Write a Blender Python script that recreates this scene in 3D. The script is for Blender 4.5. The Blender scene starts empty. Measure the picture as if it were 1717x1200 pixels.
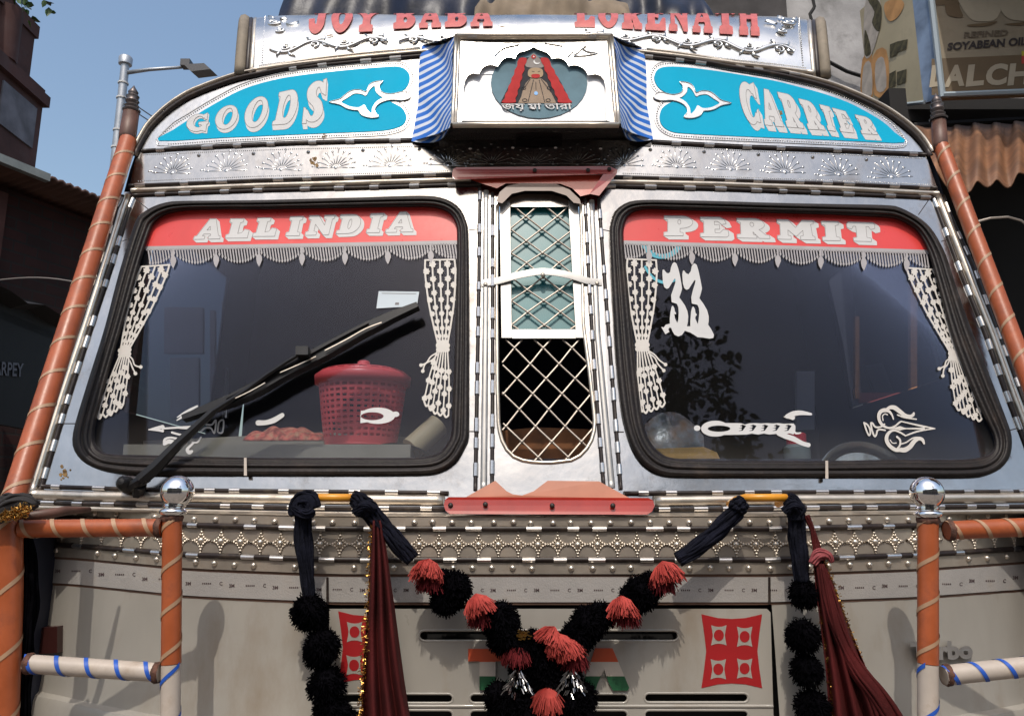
import bpy, bmesh, math, random
import numpy as np
from mathutils import Vector, Matrix
from mathutils.geometry import tessellate_polygon

random.seed(7); rng = np.random.default_rng(7)
D = bpy.data; SC = bpy.context.scene; COL = SC.collection
rad = math.radians

# ------------------------------------------------------------------ camera, sky, sun, exposure
FPX, CX, CY, PITCH = 1348.0, 858.5, 600.0, rad(11.3)
CAM = np.array([0.0, 0.0, 1.62])
cam = D.cameras.new('camera'); camo = D.objects.new('camera', cam); COL.objects.link(camo)
camo.location = CAM; camo.rotation_euler = (rad(90) + PITCH, 0, 0)
cam.sensor_width = 36; cam.lens = 36 * FPX / 1717; cam.clip_start = .02; cam.clip_end = 800
SC.camera = camo
SUN_EL, SUN_AZ = rad(55.5), rad(185)          # to-sun azimuth, clockwise from +Y
to_sun = Vector((math.sin(SUN_AZ) * math.cos(SUN_EL), math.cos(SUN_AZ) * math.cos(SUN_EL), math.sin(SUN_EL)))
world = D.worlds.new('World'); SC.world = world; world.use_nodes = True
nt = world.node_tree; nt.nodes.clear()
sky = nt.nodes.new('ShaderNodeTexSky'); sky.sky_type = 'NISHITA'; sky.sun_disc = False
sky.sun_elevation = SUN_EL; sky.sun_rotation = SUN_AZ
sky.air_density = 1.55; sky.dust_density = 4.2; sky.ozone_density = 2.6; sky.altitude = 0
bg = nt.nodes.new('ShaderNodeBackground'); bg.inputs['Strength'].default_value = .15
wo = nt.nodes.new('ShaderNodeOutputWorld')
nt.links.new(sky.outputs[0], bg.inputs[0]); nt.links.new(bg.outputs[0], wo.inputs[0])
sun = D.lights.new('sun', 'SUN'); sun.energy = 2.05; sun.angle = rad(.5); sun.color = (1, .94, .85)
suno = D.objects.new('sun', sun); COL.objects.link(suno)
suno.rotation_euler = to_sun.to_track_quat('Z', 'Y').to_euler(); suno.location = to_sun * 30
SC.view_settings.view_transform = 'Standard'; SC.view_settings.look = 'None'
SC.view_settings.exposure = 0.24; SC.view_settings.gamma = 1.0; SC.view_settings.use_curve_mapping = False
SC.render.engine = 'CYCLES'
SC.cycles.max_bounces = 8; SC.cycles.transparent_max_bounces = 16

# ------------------------------------------------------------------ materials
MATS = {}
def mat(name, col, rough=.5, metal=0., var=0., vscale=6., dirt=None, dirt_amt=0., dscale=5., bump=0., bscale=40.,
        rvar=0., spec=.5, coat=0., transl=0., aniso_stretch=None, bump2=0., b2scale=3.):
    """principled material: slight value variation, dirt patches, fine relief"""
    if name in MATS: return MATS[name]
    m = D.materials.new(name); m.use_nodes = True; t = m.node_tree; N = t.nodes; L = t.links
    b = N['Principled BSDF']
    b.inputs['Roughness'].default_value = rough; b.inputs['Metallic'].default_value = metal
    b.inputs['Specular IOR Level'].default_value = spec; b.inputs['Coat Weight'].default_value = coat
    tc = N.new('ShaderNodeTexCoord'); mp = N.new('ShaderNodeMapping'); L.new(tc.outputs['Object'], mp.inputs[0])
    if aniso_stretch: mp.inputs['Scale'].default_value = aniso_stretch
    def noise(scale, det=4., rgh=.6):
        n = N.new('ShaderNodeTexNoise'); n.inputs['Scale'].default_value = scale
        n.inputs['Detail'].default_value = det; n.inputs['Roughness'].default_value = rgh
        L.new(mp.outputs[0], n.inputs['Vector']); return n.outputs['Fac']
    def rng_(f, a, b_, c, d):
        r = N.new('ShaderNodeMapRange'); r.inputs[1].default_value = a; r.inputs[2].default_value = b_
        r.inputs[3].default_value = c; r.inputs[4].default_value = d; L.new(f, r.inputs[0]); return r.outputs[0]
    c4 = (*col, 1)
    out = None
    if var > 0:
        mx = N.new('ShaderNodeMix'); mx.data_type = 'RGBA'
        L.new(rng_(noise(vscale), .35, .65, 0, 1), mx.inputs['Factor'])
        mx.inputs['A'].default_value = (*[c * (1 - var) for c in col], 1)
        mx.inputs['B'].default_value = (*[min(1, c * (1 + var)) for c in col], 1)
        out = mx.outputs['Result']
    dfac = None
    if dirt is not None:
        dfac = rng_(noise(dscale, 8, .68), .60 - .25 * dirt_amt, .80 - .15 * dirt_amt, 0, min(1, .35 + dirt_amt))
        mx = N.new('ShaderNodeMix'); mx.data_type = 'RGBA'; L.new(dfac, mx.inputs['Factor'])
        if out is not None: L.new(out, mx.inputs['A'])
        else: mx.inputs['A'].default_value = c4
        mx.inputs['B'].default_value = (*dirt, 1); out = mx.outputs['Result']
        if metal > .5: L.new(rng_(dfac, 0, 1, metal, metal * .25), b.inputs['Metallic'])
    if out is not None: L.new(out, b.inputs['Base Color'])
    else: b.inputs['Base Color'].default_value = c4
    if rvar > 0:
        L.new(rng_(noise(9, 6, .65), .3, .7, max(.02, rough - rvar), min(1, rough + rvar)), b.inputs['Roughness'])
    if bump > 0 or bump2 > 0:
        prev = None
        for s, sc in ((bump2, b2scale), (bump, bscale)):
            if s <= 0: continue
            bp = N.new('ShaderNodeBump'); bp.inputs['Strength'].default_value = s; bp.inputs['Distance'].default_value = .02 if sc < 12 else .004
            L.new(noise(sc, 3), bp.inputs['Height'])
            if prev: L.new(prev, bp.inputs['Normal'])
            prev = bp.outputs[0]
        L.new(prev, b.inputs['Normal'])
    if transl > 0:
        b.inputs['Transmission Weight'].default_value = transl; b.inputs['IOR'].default_value = 1.15
    MATS[name] = m; return m

STEEL = mat('polished_steel', (.42, .41, .395), .17, 1, var=.12, vscale=5, dirt=(.16, .115, .085), dirt_amt=.22, dscale=6, bump=.06, bscale=60, bump2=.10, b2scale=7, rvar=.07)
STEELB = mat('bright_embossed_steel', (.57, .56, .54), .24, 1, var=.10, vscale=8, dirt=(.25, .18, .12), dirt_amt=.12, dscale=6, bump=.08, bscale=90, bump2=.10, b2scale=8, rvar=.06)
STEELD = mat('dull_belt_steel', (.40, .345, .285), .40, .65, var=.15, vscale=7, dirt=(.20, .13, .08), dirt_amt=.25, dscale=9, bump=.1, bscale=70, rvar=.1)
RAIL = mat('trim_rail_steel', (.60, .53, .44), .34, .85, var=.12, vscale=9, dirt=(.22, .15, .09), dirt_amt=.25, dscale=14, bump=.05, bscale=80, rvar=.1)
mat('brushed_aluminium', (.34, .33, .315), .42, .8, var=.15, vscale=8, dirt=(.16, .11, .08), dirt_amt=.2)
CHROME = mat('chrome', (.86, .85, .84), .06, 1, dirt=(.3, .22, .15), dirt_amt=.06, dscale=30)
CLIP = mat('clip_steel', (.62, .60, .58), .33, 1, var=.2, vscale=12)
BEAD = mat('black_beading', (.020, .013, .011), .42, spec=.35, var=.3, vscale=30, dirt=(.10, .075, .05), dirt_amt=.3, dscale=20)
RUBBER = mat('window_rubber', (.012, .0085, .0075), .5, var=.25, vscale=20, spec=.3, dirt=(.055, .038, .028), dirt_amt=.22, dscale=12, bump=.3, bscale=120)
CYAN = mat('cyan_paint', (.004, .36, .56), .6, spec=.08, var=.05, vscale=4, dirt=(.03, .28, .38), dirt_amt=.0, dscale=7, rvar=.08)
WHITEV = mat('white_vinyl', (.52, .515, .51), .5, var=.04, vscale=14, dirt=(.5, .43, .36), dirt_amt=.12, dscale=20)
CREAMV = mat('cream_vinyl', (.54, .51, .47), .5, var=.05, vscale=20, dirt=(.45, .37, .28), dirt_amt=.15, dscale=22)
GREYV = mat('grey_fringe_vinyl', (.33, .31, .315), .5, var=.06, vscale=20)
LINE = mat('sticker_line', (.06, .035, .035), .6)
LINEL = mat('letter_line', (.16, .15, .15), .6)
REDV = mat('red_vinyl', (.62, .050, .045), .32, var=.08, vscale=5, dirt=(.62, .17, .14), dirt_amt=.1, dscale=4, rvar=.08)
ACRD = mat('maroon_acrylic', (.28, .022, .022), .22, var=.12, vscale=10, coat=.3)
ACRL = mat('coral_acrylic', (.46, .075, .045), .24, var=.1, vscale=9, coat=.3, dirt=(.45, .2, .12), dirt_amt=.1)
ACRP = mat('peach_acrylic', (.48, .20, .125), .35, var=.08, vscale=9)
ORANGE = mat('orange_pipe_paint', (.34, .080, .024), .42, var=.16, vscale=9, dirt=(.14, .045, .025), dirt_amt=.36, dscale=14, bump=.12, bscale=70, rvar=.1)
PIPEW = mat('white_pipe_paint', (.44, .38, .325), .42, var=.08, vscale=12, dirt=(.28, .2, .13), dirt_amt=.25, dscale=18, bump=.1, bscale=70)
TAPEB = mat('beige_tape', (.36, .22, .13), .5, var=.1, vscale=30)
BLUE = mat('blue_stripe', (.015, .085, .42), .45, var=.1, vscale=20)
HOODW = mat('white_bonnet_paint', (.30, .278, .243), .36, var=.09, vscale=2.5, dirt=(.20, .15, .10), dirt_amt=.33, dscale=3.2, bump2=.05, b2scale=3, rvar=.10, coat=.15, aniso_stretch=(1.6, 1.6, .7))
TAPE = mat('reflective_tape', (.31, .29, .27), .38, var=.06, vscale=10, dirt=(.3, .24, .18), dirt_amt=.15, dscale=10, bump=.25, bscale=260)
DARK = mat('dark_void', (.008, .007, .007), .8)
BLACKM = mat('black_wiper_paint', (.008, .0075, .008), .45, spec=.3, dirt=(.05, .045, .04), dirt_amt=.15, dscale=20, coat=.1)
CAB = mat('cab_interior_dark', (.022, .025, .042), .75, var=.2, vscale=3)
CABG = mat('cab_panel_grey', (.36, .38, .44), .6, var=.15, vscale=6)
DASH = mat('dashboard_beige', (.32, .285, .225), .55, var=.1, vscale=8, dirt=(.2, .17, .12), dirt_amt=.2)
WOOD = mat('interior_wood', (.62, .27, .08), .45, var=.3, vscale=3, aniso_stretch=(1, 1, 14))
YELLOW = mat('yellow_handle_paint', (.62, .26, .018), .38, var=.1, vscale=14, dirt=(.3, .1, .05), dirt_amt=.18, dscale=25)
BLACKW = mat('black_yarn', (.0028, .0026, .0034), 1., var=.4, vscale=30, spec=.0)
NAVYW = mat('navy_wool', (.006, .0065, .012), .95, var=.4, vscale=30, bump=.6, bscale=120, spec=.12)
CORAL = mat('coral_yarn', (.36, .055, .045), .9, var=.2, vscale=40, spec=.1)
SILVER = mat('silver_thread', (.36, .35, .34), .3, 1, var=.3, vscale=60)
SCARF = mat('maroon_scarf', (.060, .0065, .0065), .8, var=.3, vscale=8, bump=.3, bscale=200, spec=.2)
GOLD = mat('gold_tinsel', (.42, .23, .06), .25, 1, var=.25, vscale=60)
TEAL = mat('teal_shutter', (.011, .14, .155), .35, var=.12, vscale=6, dirt=(.05, .17, .155), dirt_amt=.25)
WIRE = mat('mesh_wire', (.27, .24, .21), .45, .85, var=.15, vscale=20, dirt=(.18, .11, .07), dirt_amt=.3, dscale=30)
GREEN = mat('flag_green', (.012, .075, .030), .4)
FLAGO = mat('flag_orange', (.42, .060, .018), .4)
REDS = mat('red_sticker', (.30, .010, .012), .4, var=.06, vscale=10)

def glass_mat(name, tint, dust, fres=1.0):
    m = D.materials.new(name); m.use_nodes = True; t = m.node_tree; N = t.nodes; L = t.links; N.clear()
    o = N.new('ShaderNodeOutputMaterial'); tr = N.new('ShaderNodeBsdfTransparent'); tr.inputs[0].default_value = (*tint, 1)
    gl = N.new('ShaderNodeBsdfGlossy'); gl.inputs['Roughness'].default_value = .012; gl.inputs[0].default_value = (.86, .85, 1, 1)
    df = N.new('ShaderNodeBsdfDiffuse'); df.inputs[0].default_value = (.42, .42, .46, 1)
    fr = N.new('ShaderNodeFresnel'); fr.inputs[0].default_value = 1.5
    mu = N.new('ShaderNodeMath'); mu.operation = 'MULTIPLY'; mu.inputs[1].default_value = fres; L.new(fr.outputs[0], mu.inputs[0])
    tc = N.new('ShaderNodeTexCoord'); no = N.new('ShaderNodeTexNoise'); no.inputs['Scale'].default_value = 3; no.inputs['Detail'].default_value = 8
    L.new(tc.outputs['Object'], no.inputs['Vector'])
    mr = N.new('ShaderNodeMapRange'); mr.inputs[1].default_value = .3; mr.inputs[2].default_value = .75; mr.inputs[3].default_value = dust * .35; mr.inputs[4].default_value = dust
    L.new(no.outputs['Fac'], mr.inputs[0])
    sx = N.new('ShaderNodeSeparateXYZ'); L.new(tc.outputs['Object'], sx.inputs[0])      # road dust gathers along the lower edge
    lo = N.new('ShaderNodeMapRange'); lo.inputs[1].default_value = -.26; lo.inputs[2].default_value = -.45; lo.inputs[3].default_value = 0; lo.inputs[4].default_value = .16; L.new(sx.outputs[2], lo.inputs[0])
    n2 = N.new('ShaderNodeTexNoise'); n2.inputs['Scale'].default_value = 7; n2.inputs['Detail'].default_value = 9; L.new(tc.outputs['Object'], n2.inputs['Vector'])
    pr = N.new('ShaderNodeMath'); pr.operation = 'MULTIPLY'; L.new(lo.outputs[0], pr.inputs[0]); L.new(n2.outputs['Fac'], pr.inputs[1])
    ad = N.new('ShaderNodeMath'); ad.operation = 'ADD'; L.new(pr.outputs[0], ad.inputs[0]); L.new(mr.outputs[0], ad.inputs[1])
    df.inputs[0].default_value = (.34, .31, .27, 1)
    m1 = N.new('ShaderNodeMixShader'); L.new(ad.outputs[0], m1.inputs[0]); L.new(tr.outputs[0], m1.inputs[1]); L.new(df.outputs[0], m1.inputs[2])
    m2 = N.new('ShaderNodeMixShader'); L.new(mu.outputs[0], m2.inputs[0]); L.new(m1.outputs[0], m2.inputs[1]); L.new(gl.outputs[0], m2.inputs[2])
    L.new(m2.outputs[0], o.inputs[0]); return m
GLASS = glass_mat('windscreen_glass', (.84, .87, .90), .012, .27)

GLASSD = glass_mat('dimming_side_glass', (.11, .12, .16), .05, .4)  # dusty pane, tint made dark to dim the daylight through the door windows
# ------------------------------------------------------------------ object helpers
def wloc(o):
    v = Vector((0, 0, 0))
    while o is not None: v += o.location; o = o.parent
    return v
def empty(name, loc, label=None, cat=None, group=None, parent=None):
    o = D.objects.new(name, None); COL.objects.link(o); o.empty_display_size = .1
    if parent is not None: o.parent = parent; o.location = Vector(loc) - wloc(parent)
    else: o.location = loc
    if label: o['label'] = label; o['category'] = cat
    if group: o['group'] = group
    return o
def tag(o, label, cat, group=None, kind=None):
    o['label'] = label; o['category'] = cat
    if group: o['group'] = group
    if kind: o['kind'] = kind
    return o
class Geo:
    def __init__(s): s.v = []; s.f = []; s.m = []; s.uv = {}
    def add(s, verts, faces, mi=0):
        b = len(s.v); s.v.extend([tuple(map(float, p)) for p in verts])
        for f in faces: s.f.append(tuple(int(i) + b for i in f)); s.m.append(mi)
        return b
    def box(s, c, ax, half, mi=0):
        """oriented box: centre, three axes, half sizes"""
        c = np.array(c, float); a = [np.array(q, float) for q in ax]
        vs = [c + a[0] * half[0] * i + a[1] * half[1] * j + a[2] * half[2] * k for i in (-1, 1) for j in (-1, 1) for k in (-1, 1)]
        s.add(vs, [(0, 1, 3, 2), (4, 6, 7, 5), (0, 4, 5, 1), (2, 3, 7, 6), (0, 2, 6, 4), (1, 5, 7, 3)], mi)
    def abox(s, x0, x1, y0, y1, z0, z1, mi=0):
        s.box(((x0 + x1) / 2, (y0 + y1) / 2, (z0 + z1) / 2), ((1, 0, 0), (0, 1, 0), (0, 0, 1)), (abs(x1 - x0) / 2, abs(y1 - y0) / 2, abs(z1 - z0) / 2), mi)
    def tube(s, pts, r, n=8, mi=0, caps=True, closed=False):
        P = np.array(pts, float); k = len(P)
        R = np.full(k, r) if np.isscalar(r) else np.array(r, float)
        T = np.gradient(P, axis=0) if not closed else np.roll(P, -1, 0) - np.roll(P, 1, 0)
        T /= np.linalg.norm(T, axis=1)[:, None] + 1e-12
        u = np.cross(T[0], [0, 0, 1.]);
        if np.linalg.norm(u) < 1e-3: u = np.cross(T[0], [1., 0, 0])
        vs = []
        for i in range(k):
            u = u - T[i] * np.dot(u, T[i]); u /= np.linalg.norm(u) + 1e-12; w = np.cross(T[i], u)
            for j in range(n):
                a = 2 * math.pi * j / n; vs.append(P[i] + R[i] * (u * math.cos(a) + w * math.sin(a)))
        fs = []
        for i in range(k if closed else k - 1):
            i2 = (i + 1) % k
            for j in range(n): fs.append((i * n + j, i * n + (j + 1) % n, i2 * n + (j + 1) % n, i2 * n + j))
        if caps and not closed: fs.append(tuple(range(n))[::-1]); fs.append(tuple((k - 1) * n + j for j in range(n)))
        s.add(vs, fs, mi)
    def lathe(s, c, axis, prof, n=20, mi=0):
        """prof = [(radius, height)] turned round axis from point c"""
        ax = Vector(axis).normalized(); q = ax.to_track_quat('Z', 'Y'); c = Vector(c); vs = []; fs = []
        for (r, h) in prof:
            for j in range(n):
                a = 2 * math.pi * j / n; vs.append(c + q @ Vector((r * math.cos(a), r * math.sin(a), h)))
        for i in range(len(prof) - 1):
            for j in range(n): fs.append((i * n + j, i * n + (j + 1) % n, (i + 1) * n + (j + 1) % n, (i + 1) * n + j))
        s.add(vs, fs, mi)
    def grid(s, P, mi=0, flip=False):
        """P[i][j] array of points -> quads"""
        P = np.array(P, float); a, b = P.shape[:2]
        fs = []
        for i in range(a - 1):
            for j in range(b - 1):
                f = (i * b + j, i * b + j + 1, (i + 1) * b + j + 1, (i + 1) * b + j); fs.append(f[::-1] if flip else f)
        return s.add(P.reshape(-1, 3), fs, mi)
    def build(s, name, mats, parent=None, smooth=False, label=None, auto=None, uvs=None, center=True):
        V = np.array(s.v, float)
        if not isinstance(mats, (list, tuple)): mats = [mats]
        c = (V.min(0) + V.max(0)) / 2 if center else np.zeros(3)
        me = D.meshes.new(name); me.from_pydata([tuple(p) for p in (V - c)], [], s.f)
        for m in mats: me.materials.append(m)
        me.polygons.foreach_set('material_index', s.m)
        if smooth: me.polygons.foreach_set('use_smooth', [True] * len(me.polygons))
        if uvs is not None:
            ul = me.uv_layers.new(name='UVMap')
            for l in me.loops: ul.data[l.index].uv = uvs[l.vertex_index]
        me.update()
        if auto is not None and smooth:
            me.set_sharp_from_angle(angle=rad(auto))
        o = D.objects.new(name, me); COL.objects.link(o)
        if parent is not None: o.parent = parent; o.location = Vector(c) - wloc(parent)
        else: o.location = c
        if label: o['label'] = label
        return o
def inst(src_mesh, name, M4, parent):
    """one more object that shares a mesh, placed by a world matrix"""
    o = D.objects.new(name, src_mesh); COL.objects.link(o); o.parent = parent
    M = Matrix.Translation(-wloc(parent)) @ M4; o.matrix_basis = M
    return o

# ------------------------------------------------------------------ pixel rays meeting real surfaces
def rays(pp):
    pp = np.atleast_2d(np.array(pp, float)); a = (pp[:, 0] - CX) / FPX; b = (CY - pp[:, 1]) / FPX
    c, s = math.cos(PITCH), math.sin(PITCH)
    return np.stack([a, c - b * s, s + b * c], 1)
XC, Z0, ZT = .08, 1.673, .845
def front(x, z):        # windscreens and crown: raked, folded back from the centre
    q = z - Z0
    return 1.90 + .25 * np.minimum(q, ZT) + .20 * np.maximum(q - ZT, 0) + .09 * np.maximum(np.abs(x - XC) - .17, 0)
def belt(x, z): return 1.868 + .50 * np.maximum(np.abs(x - XC) - .52, 0) ** 2 + 0 * z
def hood(x, z): return belt(x, z) + .006
class PS:
    """a surface y = g(x, z), addressed by the picture points where the photograph shows it"""
    def __init__(s, g): s.g = g
    def p(s, pp, off=0.):
        d = rays(pp); t = np.full(len(d), 1.9)
        f = lambda t: t * d[:, 1] - (s.g(CAM[0] + t * d[:, 0], CAM[2] + t * d[:, 2]) - off)
        for _ in range(14):
            e = 1e-4; ft = f(t); t = t - ft / ((f(t + e) - ft) / e)
        return CAM + d * t[:, None]
FRONT, BELT, HOOD = PS(front), PS(belt), PS(hood)
def PL(Y): return PS(lambda x, z: np.full_like(x, Y))
class Q:
    """a flat quad addressed by (u,v) in 0..1: corners TL, TR, BR, BL in 3D"""
    def __init__(s, tl, tr, br, bl):
        s.c = [np.array(q, float) for q in (tl, tr, br, bl)]
        n = np.cross(s.c[1] - s.c[0], s.c[3] - s.c[0]); n /= np.linalg.norm(n); s.n = n if n[1] < 0 else -n
    def p(s, uv, off=0.):
        uv = np.atleast_2d(np.array(uv, float)); u = uv[:, :1]; v = uv[:, 1:]
        return (s.c[0] * (1 - u) * (1 - v) + s.c[1] * u * (1 - v) + s.c[2] * u * v + s.c[3] * (1 - u) * v) + s.n * off
def frame(S, pp, eps=.5, off=0.):
    """points, tangents and camera-facing normals of a surface at 2D points"""
    pp = np.atleast_2d(np.array(pp, float)); P = S.p(pp, off)
    U = S.p(pp + [eps, 0], off) - P; V = S.p(pp + [0, eps], off) - P
    N = np.cross(U, V); N /= np.linalg.norm(N, axis=1)[:, None] + 1e-15
    fl = np.einsum('ij,ij->i', N, P - CAM) > 0; N[fl] *= -1
    return P, U, V, N
def rs(pts, n, closed=False, smooth=False):
    """resample a polyline to n points by length (optionally through a Catmull-Rom curve)"""
    P = np.array(pts, float)
    if smooth: P = cr(P, 8, closed)
    if closed: P = np.vstack([P, P[:1]])
    L = np.r_[0, np.cumsum(np.linalg.norm(np.diff(P, axis=0), axis=1))]
    t = np.linspace(0, L[-1], n + 1)[:-1] if closed else np.linspace(0, L[-1], n)
    return np.stack([np.interp(t, L, P[:, k]) for k in range(P.shape[1])], 1)
def cr(pts, k=6, closed=False):
    P = np.array(pts, float); n = len(P); out = []
    for i in range(n if closed else n - 1):
        if closed: a, b, c, d = P[i - 1], P[i], P[(i + 1) % n], P[(i + 2) % n]
        else: a, b, c, d = P[max(i - 1, 0)], P[i], P[i + 1], P[min(i + 2, n - 1)]
        for j in range(k):
            t = j / k
            out.append(.5 * (2 * b + (c - a) * t + (2 * a - 5 * b + 4 * c - d) * t * t + (3 * b - a - 3 * c + d) * t ** 3))
    if not closed: out.append(P[-1])
    return np.array(out)
def plen(P): return np.linalg.norm(np.diff(np.array(P, float), axis=0), axis=1).sum()

def plate(G, S, loops, off, thick, mi=0, back=False):
    """closed 2D loops (first outer, then holes) -> plate with real thickness lying on a surface"""
    loops = [np.array(l, float) for l in loops]
    flat = np.vstack(loops); tri = tessellate_polygon([[Vector((p[0], p[1], 0)) for p in l] for l in loops])
    F = S.p(flat, off + thick); B = S.p(flat, off); n = len(flat); fs = []
    for t in tri:
        a, b, c = F[t[0]], F[t[1]], F[t[2]]
        nn = np.cross(b - a, c - a)
        fs.append(t if np.dot(nn, a - CAM) < 0 else t[::-1])
    if back: fs += [tuple(i + n for i in f[::-1]) for f in fs]
    k = 0
    if thick > 0:
        for l in loops:
            m = len(l)
            for i in range(m): fs.append((k + i, k + (i + 1) % m, k + (i + 1) % m + n, k + i + n))
            k += m
        G.add(np.vstack([F, B]), fs, mi)
    else: G.add(F, fs, mi)
def sweep(G, S, path, prof, off=0., mi=0, closed=False, n=None, caps=True):
    """a cross-section [(sideways, outwards)] in metres swept along a 2D path lying on a surface"""
    P2 = rs(path, n or max(8, int(plen(path) / 12)), closed)
    P, U, V, N = frame(S, P2, off=off)
    T = np.roll(P, -1, 0) - np.roll(P, 1, 0) if closed else np.gradient(P, axis=0)
    T /= np.linalg.norm(T, axis=1)[:, None] + 1e-15
    B = np.cross(N, T); k = len(prof)
    vs = np.array([[P[i] + B[i] * b + N[i] * h for (b, h) in prof] for i in range(len(P))])
    fs = []; m = len(P)
    for i in range(m if closed else m - 1):
        for j in range(k - 1): fs.append((i * k + j, i * k + j + 1, ((i + 1) % m) * k + j + 1, ((i + 1) % m) * k + j))
    if caps and not closed: fs.append(tuple(range(k))); fs.append(tuple((m - 1) * k + j for j in range(k))[::-1])
    G.add(vs.reshape(-1, 3), fs, mi)
def halfround(w, h, n=6): return [(w / 2 * math.cos(math.pi * i / n), h * math.sin(math.pi * i / n)) for i in range(n + 1)]
def mat4(P, T, N):
    T = Vector(T).normalized(); N = Vector(N).normalized(); B = N.cross(T).normalized(); T = B.cross(N)
    M = Matrix.Identity(4)
    for i in range(3): M[i][0] = T[i]; M[i][1] = B[i]; M[i][2] = N[i]; M[i][3] = P[i]
    return M

# ------------------------------------------------------------------ signed distance shapes -> outlines
def sd_poly(X, Y, pts):
    P = np.array(pts, float); d = np.full(X.shape, 1e18); s = np.ones(X.shape); n = len(P); j = n - 1
    for i in range(n):
        ex, ey = P[j] - P[i]; wx = X - P[i, 0]; wy = Y - P[i, 1]
        t = np.clip((wx * ex + wy * ey) / (ex * ex + ey * ey + 1e-12), 0, 1)
        d = np.minimum(d, (wx - ex * t) ** 2 + (wy - ey * t) ** 2)
        c1 = Y >= P[i, 1]; c2 = Y < P[j, 1]; c3 = ex * wy > ey * wx
        s = np.where((c1 & c2 & c3) | (~c1 & ~c2 & ~c3), -s, s); j = i
    return s * np.sqrt(d)
def sd_stroke(X, Y, pts, w):
    P = np.array(pts, float); w = np.full(len(P), w) if np.isscalar(w) else np.array(w, float); d = np.full(X.shape, 1e9)
    for i in range(len(P) - 1):
        a, b = P[i], P[i + 1]; e = b - a
        t = np.clip(((X - a[0]) * e[0] + (Y - a[1]) * e[1]) / (e @ e + 1e-12), 0, 1)
        d = np.minimum(d, np.hypot(X - a[0] - e[0] * t, Y - a[1] - e[1] * t) - (w[i] * (1 - t) + w[i + 1] * t))
    return d
def sd_disc(X, Y, c, r): return np.hypot(X - c[0], Y - c[1]) - r
def rdp(P, eps):
    P = np.array(P); keep = np.zeros(len(P), bool); keep[0] = keep[-1] = True; st = [(0, len(P) - 1)]
    while st:
        a, b = st.pop()
        if b <= a + 1: continue
        e = P[b] - P[a]; q = P[a + 1:b] - P[a]; L = np.hypot(*e)
        d = np.abs(e[0] * q[:, 1] - e[1] * q[:, 0]) / L if L > 1e-9 else np.hypot(q[:, 0], q[:, 1])
        k = int(d.argmax())
        if d[k] > eps: keep[a + 1 + k] = True; st += [(a, a + 1 + k), (a + 1 + k, b)]
    return P[keep]
def contours(f, x0, y0, step, eps):
    ny, nx = f.shape; seg = {}
    ins = f < 0
    code = ins[:-1, :-1] * 1 + ins[:-1, 1:] * 2 + ins[1:, 1:] * 4 + ins[1:, :-1] * 8
    T = {1: [(3, 0)], 2: [(0, 1)], 3: [(3, 1)], 4: [(1, 2)], 5: [(3, 0), (1, 2)], 6: [(0, 2)], 7: [(3, 2)], 8: [(2, 3)], 9: [(2, 0)], 10: [(0, 1), (2, 3)], 11: [(2, 1)], 12: [(1, 3)], 13: [(1, 0)], 14: [(0, 3)]}
    pos = {}
    def key(i, j, e):
        if e == 0: k = (i, j, 'h'); a, b = f[i, j], f[i, j + 1]; p = (j + a / (a - b), i)
        elif e == 1: k = (i, j + 1, 'v'); a, b = f[i, j + 1], f[i + 1, j + 1]; p = (j + 1, i + a / (a - b))
        elif e == 2: k = (i + 1, j, 'h'); a, b = f[i + 1, j], f[i + 1, j + 1]; p = (j + a / (a - b), i + 1)
        else: k = (i, j, 'v'); a, b = f[i, j], f[i + 1, j]; p = (j, i + a / (a - b))
        pos[k] = (x0 + p[0] * step, y0 + p[1] * step); return k
    for i, j in zip(*np.nonzero((code > 0) & (code < 15))):
        for a, b in T[int(code[i, j])]: seg[key(i, j, a)] = key(i, j, b)
    loops = []
    while seg:
        k0, k = seg.popitem(); lp = [pos[k0]]
        while k != k0 and k in seg: lp.append(pos[k]); k = seg.pop(k)
        lp = np.array(lp)
        if len(lp) > 5:
            h = len(lp) // 2; a = rdp(lp[:h + 1], eps); b = rdp(np.vstack([lp[h:], lp[:1]]), eps); lp = np.vstack([a[:-1], b[:-1]])
            if len(lp) >= 3: loops.append(lp)
    return loops
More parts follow.
